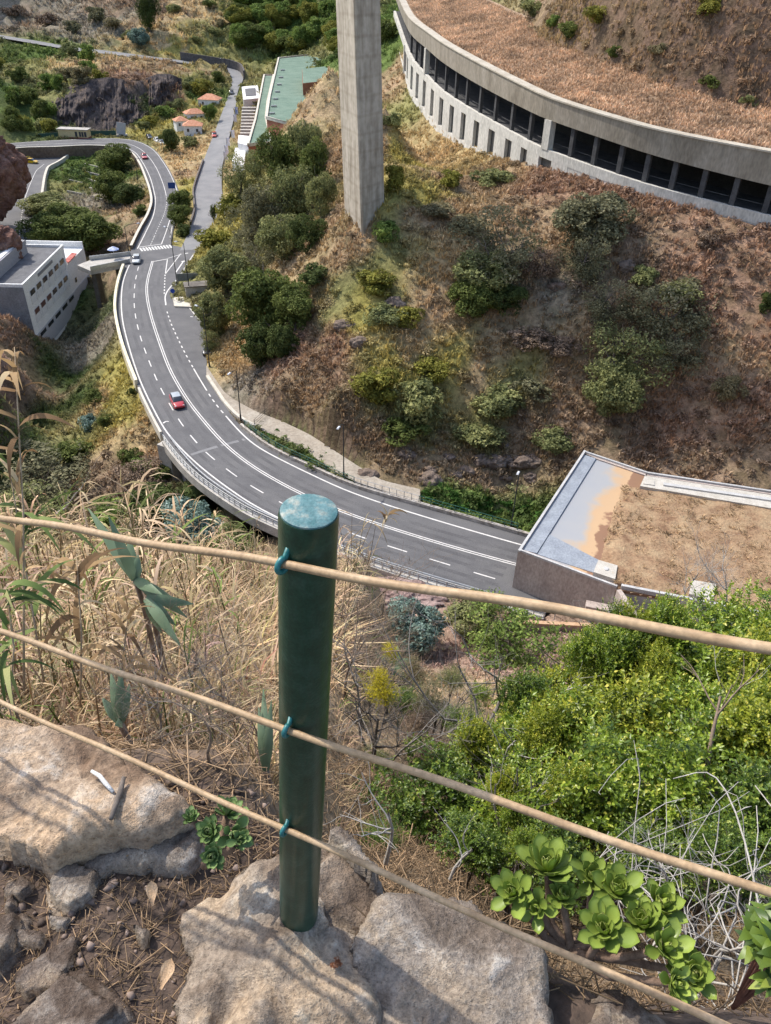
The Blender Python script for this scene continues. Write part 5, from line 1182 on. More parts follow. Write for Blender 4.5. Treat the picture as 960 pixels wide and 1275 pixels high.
# rocks ----------------------------------------------------------------------
def rock_material(name, c1, c2, c3, spots=(.60, .57, .52), sc=5.0):
    m, nt, b = nodes(name); L = nt.links; tc = N(nt, 'ShaderNodeTexCoord'); O = tc.outputs['Object']
    def noise(s, d=8, rgh=.65):
        n = N(nt, 'ShaderNodeTexNoise'); n.inputs['Scale'].default_value = s; n.inputs['Detail'].default_value = d; n.inputs['Roughness'].default_value = rgh; L.new(O, n.inputs['Vector']); return n
    a, f, sp, tiny = noise(sc), noise(sc * 14), noise(sc * 1.9), noise(sc * 45, 3)
    r = ramp(nt, [(.38, c1), (.5, c2), (.62, c3)]); L.new(a.outputs['Fac'], r.inputs['Fac'])
    rf = ramp(nt, [(.36, (.6, .58, .56)), (.62, (1.25, 1.23, 1.2))]); L.new(f.outputs['Fac'], rf.inputs['Fac'])
    m1 = N(nt, 'ShaderNodeMix', data_type='RGBA', blend_type='MULTIPLY'); m1.inputs['Factor'].default_value = .85; L.new(r.outputs['Color'], m1.inputs['A']); L.new(rf.outputs['Color'], m1.inputs['B'])
    rs = ramp(nt, [(.56, (0, 0, 0)), (.64, (1, 1, 1))]); L.new(sp.outputs['Fac'], rs.inputs['Fac'])
    ms = N(nt, 'ShaderNodeMath', operation='MULTIPLY'); L.new(rs.outputs['Color'], ms.inputs[0]); L.new(f.outputs['Fac'], ms.inputs[1])
    m2 = N(nt, 'ShaderNodeMix', data_type='RGBA'); L.new(ms.outputs[0], m2.inputs['Factor']); L.new(m1.outputs['Result'], m2.inputs['A']); m2.inputs['B'].default_value = c4(spots)
    rt = ramp(nt, [(.30, (.35, .33, .31)), (.40, (1, 1, 1))]); L.new(tiny.outputs['Fac'], rt.inputs['Fac'])
    m3 = N(nt, 'ShaderNodeMix', data_type='RGBA', blend_type='MULTIPLY'); m3.inputs['Factor'].default_value = .7; L.new(m2.outputs['Result'], m3.inputs['A']); L.new(rt.outputs['Color'], m3.inputs['B'])
    vo = N(nt, 'ShaderNodeTexVoronoi'); vo.inputs['Scale'].default_value = sc * 16; vo.inputs['Randomness'].default_value = 1; L.new(O, vo.inputs['Vector'])
    pr = ramp(nt, [(.10, (.30, .26, .23)), (.26, (1, 1, 1))]); L.new(vo.outputs['Distance'], pr.inputs['Fac'])
    big = noise(sc * .55, 5); rb = ramp(nt, [(.42, (.72, .66, .62)), (.52, (1, 1, 1)), (.60, (1.16, 1.06, .92))]); L.new(big.outputs['Fac'], rb.inputs['Fac'])
    m4 = N(nt, 'ShaderNodeMix', data_type='RGBA', blend_type='MULTIPLY'); L.new(sp.outputs['Fac'], m4.inputs['Factor']); L.new(m3.outputs['Result'], m4.inputs['A']); L.new(pr.outputs['Color'], m4.inputs['B'])
    m5 = N(nt, 'ShaderNodeMix', data_type='RGBA', blend_type='MULTIPLY'); m5.inputs['Factor'].default_value = .9; L.new(m4.outputs['Result'], m5.inputs['A']); L.new(rb.outputs['Color'], m5.inputs['B']); m3 = m5
    L.new(m3.outputs['Result'], b.inputs['Base Color']); b.inputs['Roughness'].default_value = .92; b.inputs['Specular IOR Level'].default_value = .2
    ad = N(nt, 'ShaderNodeMath', operation='MULTIPLY_ADD'); L.new(f.outputs['Fac'], ad.inputs[0]); ad.inputs[1].default_value = .3; L.new(a.outputs['Fac'], ad.inputs[2])
    a2 = N(nt, 'ShaderNodeMath', operation='MULTIPLY_ADD'); L.new(tiny.outputs['Fac'], a2.inputs[0]); a2.inputs[1].default_value = .12; L.new(ad.outputs[0], a2.inputs[2])
    bp = N(nt, 'ShaderNodeBump'); bp.inputs['Strength'].default_value = 1.0; bp.inputs['Distance'].default_value = .035; L.new(a2.outputs[0], bp.inputs['Height']); L.new(bp.outputs['Normal'], b.inputs['Normal']); return m
ROCKT = rock_material('tan_rock', (.22, .175, .135), (.33, .27, .21), (.42, .355, .285), (.62, .58, .5))
ROCKG = rock_material('grey_rock', (.21, .18, .15), (.30, .26, .22), (.38, .33, .28), (.58, .55, .5), 7)
ROCKD = rock_material('brown_stone', (.15, .115, .09), (.24, .195, .16), (.32, .27, .225), (.42, .38, .33), 11)
ROCKO = rock_material('orange_slab_rock', (.25, .18, .125), (.37, .28, .20), (.45, .36, .275), (.58, .54, .48), 4)
def rock(px, name, label, mat, top=0.0, thick=.4, edge=.05, bulge=.03, res=.012, amp=.012, tilt=(0, 0), seed=0, group=None, cat='rock', grooves=0.0):
    P = np.array([G(u, v, LZ + top) for u, v in px]); c = P[:, :2].mean(0); Q = P[:, :2]
    xs = np.arange(Q[:, 0].min() - .06, Q[:, 0].max() + .06, res); ys = np.arange(Q[:, 1].min() - .06, Q[:, 1].max() + .06, res); X, Y = np.meshgrid(xs, ys)
    X0 = X + fbm(X * 7, Y * 7, seed, 6, .6) * min(.03, edge * .55); Y0 = Y + fbm(X * 7, Y * 7, seed + 5.5, 6, .6) * min(.03, edge * .55)
    d, _ = dline(X0, Y0, spline(np.vstack([Q, Q[:1]]), .015)); d = np.where(inpoly(X0, Y0, Q), d, -d)
    k = np.clip(d / edge, 0, 1); k = np.sqrt(np.clip(1 - (1 - k) ** 2, 0, 1))
    half = max(.05, d.max())
    Z = LZ + top - edge * .9 * (1 - k) + bulge * np.clip(d / half, 0, 1) ** .7 - bulge + amp * fbm(X * 6, Y * 6, seed, 6, .55) * np.clip(d / .03, .2, 1) + amp * .5 * np.abs(fbm(X * 15, Y * 15, seed + 3, 4)) + (X - c[0]) * tilt[0] + (Y - c[1]) * tilt[1]
    if grooves: Z = Z - grooves * np.clip(.12 - np.abs(fbm(X * 3.2, Y * 3.2, seed + 2, 3)), 0, 1) / .12
    out = d < 0; Z = np.where(out, LZ + top - thick * np.clip(-d / .04, .35, 1) , Z)
    ok = d > -.05; q = ok[:-1, :-1] & ok[1:, :-1] & ok[:-1, 1:] & ok[1:, 1:]
    ix = np.arange(X.size).reshape(X.shape); F = np.stack([ix[:-1, :-1], ix[:-1, 1:], ix[1:, 1:], ix[1:, :-1]], -1)[q]
    us, inv = np.unique(F, return_inverse=True); V = np.stack([X, Y, Z], -1).reshape(-1, 3)[us]; F = inv.reshape(F.shape)
    org = np.array([c[0], c[1], LZ + top]); me = npmesh(name, V - org, F, smooth=True)
    o = link(name, me, mat); o.location = Vector([float(t) for t in org]); return tag(o, label, cat, group)
rock([(-60, 880), (20, 886), (60, 890), (100, 893), (128, 915), (150, 935), (205, 972), (246, 1000), (238, 1013), (200, 1028), (150, 1040), (95, 1050), (60, 1060), (20, 1045), (-60, 1020)], 'rock_slab', 'broad orange tan rock slab at the left lying under the lowest cable', ROCKO, .05, .5, .03, .03, .011, .02, (.05, .02), 3, grooves=.012)
rock([(88, 1056), (150, 1043), (205, 1030), (240, 1014), (262, 1020), (250, 1050), (232, 1078), (205, 1072), (172, 1070), (136, 1071), (122, 1082), (100, 1078)], 'rock', 'grey flat rock wedged below the broad orange slab', ROCKG, -.02, .3, .03, .02, .01, .014, (0, .1), 8, grooves=.015)
rock([(188, 1330), (198, 1240), (220, 1155), (252, 1100), (300, 1058), (346, 1038), (392, 1034), (425, 1042), (455, 1060), (476, 1092), (482, 1112), (478, 1140), (470, 1176), (478, 1215), (490, 1270), (496, 1340), (300, 1360)], 'boulder', 'large rounded tan boulder that the green post stands in', ROCKT, .02, .7, .06, .05, .009, .026, (0, 0), 15, grooves=.03)
rock([(488, 1092), (530, 1098), (566, 1104), (612, 1124), (652, 1148), (692, 1186), (699, 1235), (694, 1340), (470, 1345), (462, 1272), (440, 1215), (436, 1178), (456, 1140)], 'boulder', 'flat topped grey boulder right of the post, beside the big succulent', ROCKG, .03, .7, .035, .03, .011, .02, (0, .04), 27, grooves=.006)
rock([(706, 1250), (735, 1222), (775, 1214), (810, 1238), (862, 1262), (868, 1345), (700, 1345)], 'rock', 'dark brown rock at the bottom edge below the big succulent', ROCKD, -.05, .4, .06, .03, .011, .02, (0, 0), 33)
rock([(408, 1024), (428, 1030), (446, 1046), (462, 1066), (455, 1082), (430, 1062), (405, 1044)], 'rock', 'small grey rock on top of the boulder just behind the post', ROCKG, .05, .3, .03, .02, .01, .016, (0, 0), 39)
for i, (q, t, l, m_) in enumerate([
 ([(17, 1210), (92, 1158), (100, 1166), (70, 1228), (31, 1236)], -.01, 'long pointed brown stone lying across the soil', ROCKD),
 ([(8, 1278), (82, 1206), (147, 1251), (137, 1264), (90, 1310), (10, 1320)], .02, 'large angular brown stone at the bottom left corner', ROCKD),
 ([(-20, 1146), (20, 1132), (13, 1170), (-20, 1205)], .0, 'brown stone cut by the left edge of the photo', ROCKD),
 ([(17, 1153), (54, 1160), (50, 1176), (19, 1173)], -.02, 'small flat stone next to the left edge', ROCKD),
 ([(61, 1135), (88, 1141), (80, 1155), (62, 1149)], -.02, 'small grey stone above the long pointed stone', ROCKG),
 ([(167, 1147), (188, 1152), (177, 1173)], -.01, 'small triangular stone in the dark soil', ROCKD),
 ([(60, 1094), (84, 1071), (122, 1083), (107, 1112), (82, 1128), (62, 1114)], .0, 'grey stone below the broad orange slab', ROCKG),
 ([(6, 1098), (28, 1088), (40, 1100), (22, 1116), (4, 1112)], -.02, 'small brown stone near the left edge below the slab', ROCKD),
 ([(2, 1120), (14, 1112), (16, 1128), (2, 1132)], -.02, 'reddish pebble like stone at the left edge', ROCKD)]):
    rock(q, 'stone', l, m_, t - .028, .12, .010, .002, .006, .004, (random.uniform(-.1, .1), random.uniform(-.1, .1)), 50 + 7 * i, None, 'stone')
# pebbles, straw litter
def litter(n, seed):
    r = np.random.default_rng(seed); x = r.uniform(-1.0, -.15, n); y = r.uniform(.4, 1.2, n); return x, y, r
x, y, r = litter(900, 5); ico = bmesh.new(); bmesh.ops.create_icosphere(ico, subdivisions=1, radius=1); iv = np.array([v.co[:] for v in ico.verts]); ifc = np.array([[v.index for v in f.verts] for f in ico.faces]); ico.free()
s = .002 + .012 * r.random(900) ** 3; Vp = iv[None] * (1 + .25 * r.normal(size=(900, len(iv), 1))) * (s[:, None] * r.uniform(.6, 1.2, (900, 3)))[:, None, :] + np.stack([x, y, NZ(x, y) + s * .3], 1)[:, None]
Fp = (ifc[None] + (np.arange(900) * len(iv))[:, None, None]).reshape(-1, 3)
cp_ = np.repeat(np.array([[.2, .15, .12]]) * r.uniform(.5, 1.6, (900, 1)), len(iv), 0)
tag(link('gravel', npmesh('gravel', Vp.reshape(-1, 3), Fp, colr=np.clip(cp_, 0, 1)), tintmat('pebbles', 0)), 'small pebbles in the dark soil', 'gravel', kind='stuff')
def straw(n, xr, yr, zf_, seed, ln=(.02, .09), w_=.0008):
    r = np.random.default_rng(seed); x = r.uniform(*xr, n); y = r.uniform(*yr, n); a = r.uniform(0, 6.28, n); l = r.uniform(*ln, n) * r.random(n) ** .6
    d = np.stack([np.cos(a), np.sin(a), r.normal(0, .18, n)], 1) * l[:, None] * .5; s = np.stack([-np.sin(a), np.cos(a), np.zeros(n)], 1) * w_ * r.uniform(.6, 1.8, n)[:, None]
    p = np.stack([x, y, zf_(x, y) + .006 + np.abs(d[:, 2])], 1); b = np.stack([np.zeros(n), np.zeros(n), np.full(n, .0012)], 1)
    V = np.stack([p - d - s, p - d + s, p - d + b, p + d - s, p + d + s, p + d + b], 1).reshape(-1, 3); i = np.arange(n)[:, None] * 6
    F = np.concatenate([i + np.array(q) for q in ((0, 1, 4, 3), (1, 2, 5, 4), (2, 0, 3, 5))]); c = np.repeat(np.array([[.36, .25, .15]]) * r.uniform(.35, 1.7, (n, 1)), 6, 0); return V, F, c
V, F, C = straw(2600, (-.85, -.2), (.42, 1.12), NZ, 8, (.008, .075))
k = np.repeat(fbm(V[::6, 0] * 4, V[::6, 1] * 4, 1, 3) > -.1, 6)
tag(link('straw_litter', npmesh('straw_litter', V, F, colr=np.clip(C, 0, 1)), TINT), 'dry straw and stalk bits lying on the dark soil', 'litter', kind='stuff')

for xr_, yr_, n_, sd__, cc_ in (((-1.6, .3), (1.0, 2.4), 5200, 31, 1.1), ((-.1, 1.4), (.72, 2.2), 5200, 32, .75)):
    V, F, C = straw(n_, xr_, yr_, NZ, sd__, (.03, .22), .0012); tag(link('straw_litter', npmesh('straw_litter', V, F, colr=np.clip(C * cc_, 0, 1)), TINT), 'dead stalks lying over the slope ' + ('left' if xr_[0] < -1 else 'right') + ' of the post', 'litter', kind='stuff')
# the post --------------------------------------------------------------------
POSTM = pm('glossy_green_paint', (.010, .036, .020), (.014, .049, .028), scale=26, rough=.33, bump=.16, bdist=.003, spec=.5, c3=(.03, .07, .046), fine=240)
CAPM = pm('worn_sky_tinted_paint', (.055, .15, .155), (.115, .215, .22), scale=48, rough=.5, bump=.3, bdist=.003, c3=(.34, .35, .29), fine=260)  # worn paint; the lighter teal also holds the sky's reflection
pt, pbm = PD(384.5, 636, 1.0), PD(372, 1142, 1.64)
axis = Vector(pt - pbm).normalized(); Lp = (pt - pbm).dot(np.array(axis))
post = empty('fence_post', pbm, 0, 'round dark green steel post with worn teal top holding three cables', 'post')
Rq = axis.to_track_quat('Z', 'Y').to_matrix()
mb = MB(); mb.lathe([(.0400, -.35), (.0400, 0.0), (.0400, .3), (.0400, .6), (.0398, Lp - .008), (.0385, Lp - .002)], seg=48); o = mb.build('tube', POSTM, post, auto=50); o.rotation_euler = Rq.to_euler()
mb = MB(); mb.lathe([(.0372, Lp - .004), (.0372, Lp + .0005), (.034, Lp + .0018), (.018, Lp + .0022), (.004, Lp + .0023)], seg=48); o = mb.build('cap', CAPM, post, auto=60); o.rotation_euler = Rq.to_euler()
mb = MB()
mb.lathe([(.039, -.02), (.062, -.012), (.058, .002), (.047, .011), (.0398, .012)], seg=40); mb.v = [(x * (1 + .10 * math.sin(7 * math.atan2(y, x)) + .06 * math.sin(17 * math.atan2(y, x) + 1)) if z < .008 else x, y * (1 + .10 * math.sin(7 * math.atan2(y, x))) if z < .008 else y, z) for x, y, z in mb.v]
o = mb.build('mortar_ring', ROCKG, post); o.rotation_euler = Rq.to_euler()
TEAL = pm('teal_rod_paint', (.015, .12, .12), (.03, .19, .19), scale=30, rough=.4, bump=.1, bdist=.002, spec=.5)
CABM = pm('tan_plastic_rope', (.32, .21, .115), (.40, .275, .155), scale=18, rough=.55, bump=.1, bdist=.002, c3=(.48, .345, .21), fine=160)
def cable(pts, r, label, sag=.0, seed=0):
    n = 60; A, Bq = PD(*pts[0]), PD(*pts[1]); P = []
    ext = (Bq - A); A2, B2 = A - ext * .6, Bq + ext * .35
    for i in range(n + 1):
        t = i / n; p = A2 + (B2 - A2) * t; tt = (t * 1.95 - .6)
        P.append(p + np.array([0, 0, .003 * math.sin(t * 37 + seed)]) - np.array([0, 0, sag]) * max(0, 4 * tt * (1 - tt)))
    o = MB().tube(P, r, 14).build('cable', CABM, None, smooth=True); return tag(o, label, 'cable')
CB = [((0, 644, 1.33), (960, 805, .70), .0058, 'topmost tan cable, passing close under the teal post top'), ((0, 786.5, 1.55), (960, 1113, .93), .0058, 'middle tan cable strung across the green post'), ((0, 874, 1.80), (900, 1276, 1.06), .0057, 'lowest tan cable running just above the rocks')]
def touch(a_, b_, r_):
    """depths for which the cable just touches the near side of the post"""
    k = 1.25
    while k > .6:
        A, Bq = PD(a_[0], a_[1], a_[2] * k), PD(b_[0], b_[1], b_[2] * k); d = (Bq - A) / np.linalg.norm(Bq - A); n = np.cross(d, np.array(axis)); n /= np.linalg.norm(n)
        if n @ (EYE - pbm) < 0: n = -n
        if (A - pbm) @ n > .0402 + r_: break
        k -= .002
    return (a_[0], a_[1], a_[2] * k), (b_[0], b_[1], b_[2] * k), r_ * min(1.1, k)
CB = [(*touch(a_, b_, r_), l_) for a_, b_, r_, l_ in CB]
for i, (a_, b_, r_, l_) in enumerate(CB): cable((a_, b_), r_, l_, 0, i * 2)
def ring(u, v, k):
    a_, b_, r_, _ = CB[k]; A, Bq = PD(*a_), PD(*b_); best = min((abs(proj(A + (Bq - A) * t)[0] - u), t) for t in np.linspace(0, 1, 800))[1]
    c = Vector(A + (Bq - A) * best); cd = Vector(Bq - A).normalized()
    foot = Vector(pbm) + axis * (c - Vector(pbm)).dot(axis); inw = (foot - c); dist = inw.length - .04; inw.normalize()
    up_ = axis; pts = []; r0 = r_ + .005
    s0 = foot - inw * .037 + up_ * .022 ; pts.append(s0)
    for j in range(13):
        a = math.radians(70 + j * 21); pts.append(c + (inw * math.cos(a) + up_ * math.sin(a)) * r0)
    ob = MB().tube(pts, .0042, 10).build('wire_loop', TEAL, None, smooth=True); ob.parent = post; ob.matrix_parent_inverse = Matrix.Translation(post.location).inverted(); return ob
ring(353, 680, 0); ring(358, 900, 1); ring(355, 1038, 2)

# succulents -------------------------------------------------------------------
def succ_leaf(L, W, curl, n=7, m=5):
    V = []
    for i in range(n):
        t = i / (n - 1); w_ = W * (math.sin(PI * (t ** 1.7) * .93 + .12) * .95 + .08) if t < 1 else 0.02 * W
        for side_ in (0,):
            for j in range(m):
                s = j / (m - 1) * 2 - 1; V.append((s * w_ * .5, L * t, curl * L * t * t + abs(s) ** 2 * w_ * .16 * (1 - .3 * t)))
    k = len(V); V += [(x, y, z - .0035 * (1 - abs(((i % m) / (m - 1)) * 2 - 1) ** 2) - .0006) for i, (x, y, z) in enumerate(V)]
    F = []
    for i in range(n - 1):
        for j in range(m - 1):
            q = (i * m + j, i * m + j + 1, (i + 1) * m + j + 1, (i + 1) * m + j); F.append(q); F.append(tuple(k + t for t in q[::-1]))
    rim_ = [i * m for i in range(n)] + [(n - 1) * m + j for j in range(1, m)] + [i * m + m - 1 for i in range(n - 2, -1, -1)] + [j for j in range(m - 2, 0, -1)]
    for a, b in zip(rim_, rim_[1:] + rim_[:1]): F.append((b, a, k + a, k + b))
    return np.array(V), F
def rosette(R, n, seed, openess=1.0):
    r = random.Random(seed); Vs, Fs, rn = [], [], []; o = 0
    for i in range(n):
        t = (i + 1) / n; a = i * 2.39996 + r.uniform(-.12, .12); el = math.radians(78 - 72 * t ** .8 * openess + r.uniform(-12, 12)); L_ = R * (.42 + .62 * t ** .7) * r.uniform(.8, 1.15)
        V, F = succ_leaf(L_, L_ * .52, .12 + .22 * (1 - t)); ce, se = math.cos(el), math.sin(el)
        y = V[:, 1] * ce - V[:, 2] * se; z = V[:, 1] * se + V[:, 2] * ce; y = y + R * .05; ca, sa = math.cos(a), math.sin(a)
        W = np.stack([V[:, 0] * ca - y * sa, V[:, 0] * sa + y * ca, z - R * .1 * t], 1); Vs.append(W); Fs += [tuple(q + o for q in f) for f in F]; o += len(W)
        rn.append(np.clip(.25 + .35 * (1 - t) + .5 * np.clip(V[:, 1] / L_, 0, 1) ** 3 * .6 + r.uniform(-.12, .12), 0, 1))
    me = bpy.data.meshes.new('rosette'); me.from_pydata([tuple(map(float, v)) for v in np.concatenate(Vs)], [], Fs); me.update()
    a = me.attributes.new('rnd', 'FLOAT', 'POINT'); a.data.foreach_set('value', np.concatenate(rn).astype(np.float32))
    for p in me.polygons: p.use_smooth = True
    return me
SUCC = leafmat('succulent_leaf', (.13, .20, .035), (.38, .48, .09), (.58, .58, .20), transl=.25, rough=.38, spec=.5)
SUCC2 = leafmat('dusty_succulent_leaf', (.09, .16, .05), (.24, .34, .12), (.42, .48, .24), transl=.15, rough=.45, spec=.4)
STEMM = pm('succulent_stem', (.12, .075, .05), (.24, .16, .11), scale=40, rough=.85, bump=.4, bdist=.004)
def succulent(base, heads, mat, label, name='succulent', seedb=0):
    root = Vector([float(c) for c in base]); t = empty(name, root, 0, label, 'succulent')
    for i, (u, v, dep, rad, tx, ty) in enumerate(heads):
        p = Vector(PD(u, v, dep)); ro = rosette(rad * random.uniform(.84, 1.0), random.choice((13, 16, 19, 22)), seedb + i, random.uniform(.75, 1.05)); o = link('rosette', ro, mat, t); o.location = p - root
        to_cam = (Vector(EYE) - p).normalized(); d = (Vector((tx, ty, 1.0)) + to_cam * .35 + Vector((random.gauss(0, .3), random.gauss(0, .3), 0))).normalized(); o.rotation_euler = d.to_track_quat('Z', 'Y').to_euler()
        q = p - d * rad * .1; m1 = root.lerp(q, .45) + Vector((random.uniform(-.02, .02), random.uniform(-.02, .02), -.03))
        mb = MB(); mb.tube([x - root for x in (root, root.lerp(m1, .5) + Vector((0, 0, -.005)), m1, m1.lerp(q, .6), q)], [.011, .010, .009, .008, .007], 8); mb.build('stem', STEMM, t, smooth=True)
    return t
# sizes: half the pixel width times depth over the focal length
def hd(u, v, dep, px, tx=0, ty=0): return (u, v, dep, px * dep / FPX, tx, ty)
succulent(PD(715, 1165, 1.62) - [0, 0, .06], [hd(682, 1082, 1.66, 45, -.1, .2), hd(640, 1112, 1.64, 36, -.5, 0), hd(668, 1130, 1.62, 36, -.2, -.3), hd(700, 1118, 1.63, 30, .2, 0), hd(738, 1092, 1.68, 34, 0, .2), hd(768, 1110, 1.64, 42, .1, .1), hd(752, 1158, 1.55, 44, -.1, -.3), hd(822, 1128, 1.62, 44, .4, .1), hd(800, 1150, 1.58, 36, .1, 0), hd(828, 1182, 1.52, 46, .2, -.3), hd(862, 1212, 1.50, 34, .4, -.4), hd(840, 1225, 1.47, 30, .1, -.5)], SUCC, 'big bright green succulent with many leaf rosettes right of the boulders', seedb=10)
succulent(PD(262, 1052, 1.62) - [0, 0, .02], [hd(283, 1012, 1.66, 30, .2, .2), hd(262, 1036, 1.62, 26, -.2, -.2), hd(290, 1040, 1.60, 26, .3, 0), hd(266, 1066, 1.56, 22, -.1, -.6), hd(238, 1018, 1.64, 16, -.4, 0), hd(300, 1046, 1.58, 18, .5, -.2)], SUCC2, 'small dusty green succulent growing between the left rocks', seedb=60)

# near leafy shrubs: shoots with leaves ---------------------------------------
def shoot_cloud(seed, shoots, per, lobes, leafL, leafW, R=1.0):
    r = np.random.default_rng(seed); c = r.normal(size=(lobes, 3)); c /= np.linalg.norm(c, axis=1)[:, None]; c *= (r.random(lobes) ** .5 * .62)[:, None]; lr = r.uniform(.2, .4, lobes)
    k = r.integers(0, lobes, shoots); d = r.normal(size=(shoots, 3)); d[:, 2] += .5; d /= np.linalg.norm(d, axis=1)[:, None]; base = c[k] + d * (lr[k] * (1 - .5 * r.random(shoots) ** 1.5))[:, None]
    sd_ = d * .7 + r.normal(size=(shoots, 3)) * .35 + np.array([0, 0, .55]); sd_ /= np.linalg.norm(sd_, axis=1)[:, None]; SL = r.uniform(.12, .36, shoots)
    n = shoots * per; si = np.repeat(np.arange(shoots), per); t = np.tile(np.linspace(.05, 1, per), shoots); a = np.tile(np.arange(per) * 2.4, shoots) + r.uniform(0, 6.28, shoots)[si]
    e1 = np.cross(sd_, np.array([.3, .5, .8])); e1 /= np.linalg.norm(e1, axis=1)[:, None]; e2 = np.cross(sd_, e1)
    rad = e1[si] * np.cos(a)[:, None] + e2[si] * np.sin(a)[:, None]; p = base[si] + sd_[si] * (SL[si] * t)[:, None]
    ld = rad * (1.0 - .45 * t)[:, None] + sd_[si] * (.35 + .6 * t)[:, None] + r.normal(size=(n, 3)) * .22; ld /= np.linalg.norm(ld, axis=1)[:, None]
    wv = np.cross(ld, sd_[si] + r.normal(size=(n, 3)) * .25); wv /= np.linalg.norm(wv, axis=1)[:, None]; nn = np.cross(wv, ld)
    s = (r.uniform(.65, 1.2, n) * (1 - .3 * t))[:, None]; L_, W_ = leafL * s, leafW * s
    q = [p, p + ld * L_ * .35 + wv * W_ * .5 + nn * W_ * .18, p + ld * L_ * .7 + wv * W_ * .42 + nn * W_ * .1, p + ld * L_ - nn * L_ * .12, p + ld * L_ * .7 - wv * W_ * .42 + nn * W_ * .1, p + ld * L_ * .35 - wv * W_ * .5 + nn * W_ * .18, p + ld * L_ * .5]
    V = np.stack(q, 1).reshape(-1, 3); i = np.arange(n)[:, None] * 7; F = np.concatenate([i + np.array(f) for f in ((0, 1, 6), (1, 2, 6), (2, 3, 6), (3, 4, 6), (4, 5, 6), (5, 0, 6))])
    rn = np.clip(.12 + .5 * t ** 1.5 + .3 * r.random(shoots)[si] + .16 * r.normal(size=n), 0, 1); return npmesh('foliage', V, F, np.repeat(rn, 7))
SHR = [shoot_cloud(300 + i, 640, 12, 17, .08, .038) for i in range(4)]
FINE = [shoot_cloud(320 + i, 900, 12, 14, .06, .016) for i in range(2)]
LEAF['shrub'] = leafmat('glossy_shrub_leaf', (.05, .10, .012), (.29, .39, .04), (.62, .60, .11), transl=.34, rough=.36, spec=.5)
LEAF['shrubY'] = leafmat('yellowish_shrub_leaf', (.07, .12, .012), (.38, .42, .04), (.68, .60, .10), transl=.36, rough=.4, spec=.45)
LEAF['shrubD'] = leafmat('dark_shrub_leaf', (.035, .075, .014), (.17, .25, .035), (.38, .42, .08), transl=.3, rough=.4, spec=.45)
SHB = [twigs(70 + i, 6, .03, .8).mesh('branches', smooth=True) for i in range(2)]
SN = [0]
def nshrub(u, v, dep, px, tone, label='glossy green leafy shrub in the thicket on the slope right of the post', group='glossy shrubs right of the post', src=None, name='shrub', cat='shrub', zs=.9):
    SN[0] += 1; i = SN[0]; p = PD(u, v, dep); R = px * dep / FPX; gz = min(float(NZ(p[0], p[1])), p[2] - R * .5)
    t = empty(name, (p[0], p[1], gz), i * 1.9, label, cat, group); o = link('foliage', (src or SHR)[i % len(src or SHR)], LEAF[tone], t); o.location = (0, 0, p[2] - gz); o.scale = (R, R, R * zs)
    hgt = p[2] - gz + R * .4; b_ = link('branches', SHB[i % 2], BARK, t); b_.scale = (hgt * .8, hgt * .8, hgt); return t
for a in [(640, 1010, 3.3, 95, 'shrub'), (740, 1000, 3.1, 110, 'shrub'), (850, 1010, 3.0, 115, 'shrub'), (945, 1020, 2.8, 110, 'shrubD'), (560, 1000, 3.5, 85, 'shrubD'), (490, 1030, 3.4, 75, 'shrubD'), (440, 1010, 3.6, 60, 'shrubD'),
          (590, 960, 4.0, 75, 'shrub'), (690, 925, 4.0, 95, 'shrub'), (780, 915, 3.9, 100, 'shrubY'), (870, 925, 3.7, 100, 'shrub'), (955, 920, 3.5, 100, 'shrubY'), (520, 965, 4.3, 55, 'shrubD'),
          (655, 905, 4.8, 62, 'shrubY'), (720, 880, 4.9, 76, 'shrubY'), (760, 840, 5.4, 52, 'shrub'), (800, 850, 4.8, 90, 'shrubY'), (880, 850, 4.5, 95, 'shrub'), (960, 850, 4.2, 95, 'shrubY'),
          (820, 800, 5.6, 70, 'shrub'), (890, 800, 5.2, 80, 'shrub'), (955, 790, 4.9, 70, 'shrub'), (700, 1075, 2.6, 70, 'shrubD'), (800, 1080, 2.5, 80, 'shrubD'), (590, 1060, 2.8, 60, 'shrubD'), (905, 1075, 2.4, 70, 'shrubD'), ]:
    nshrub(*a)
rs_ = random.Random(8)
for i in range(22):
    u = rs_.uniform(560, 965); top_ = np.interp(u, [560, 640, 700, 760, 830, 965], [900, 865, 825, 785, 765, 760]); v = rs_.uniform(top_, min(1060, top_ + 210)); d_ = np.interp(v, [760, 850, 930, 1010, 1080], [4.9, 4.5, 3.7, 3.0, 2.5]) - .12
    nshrub(u, v, d_, rs_.uniform(26, 46), rs_.choice(['shrub', 'shrubY', 'shrubY', 'shrub', 'shrubD']), zs=1.35)
for i in range(12):
    u, v = rs_.uniform(600, 950), rs_.uniform(830, 1020); d_ = np.interp(v, [760, 850, 930, 1010, 1080], [4.9, 4.5, 3.7, 3.0, 2.5])
    p = PD(u, v, d_); o = link('bare_branch', twigs(400 + i, 3, .012, .5, 1.0, 2).mesh('bare_branch', smooth=True), BARK if i % 2 else pm('bleached_twig', (.34, .31, .27), (.48, .45, .40), scale=20, rough=.9, bump=.1)); hb = rs_.uniform(.4, .7); o.location = Vector([float(c) for c in p]) - Vector((0, 0, .2)); o.scale = (hb, hb, hb); o.rotation_euler = (rs_.uniform(-.4, .4), rs_.uniform(-.4, .4), i)
    tag(o, 'bare branch sticking out of the green thicket right of the post', 'branch', 'bare branches in the green thicket')
nshrub(505, 880, 5.2, 42, 'shrubD', 'small dark fine leaved shrub in the brush right of the post', None, FINE)
nshrub(470, 1060, 2.9, 50, 'shrubD', 'low dark shrub behind the rock next to the post', None, FINE)
LEAF['flower'] = leafmat('yellow_flowers', (.20, .20, .03), (.62, .50, .03), (.80, .66, .06))
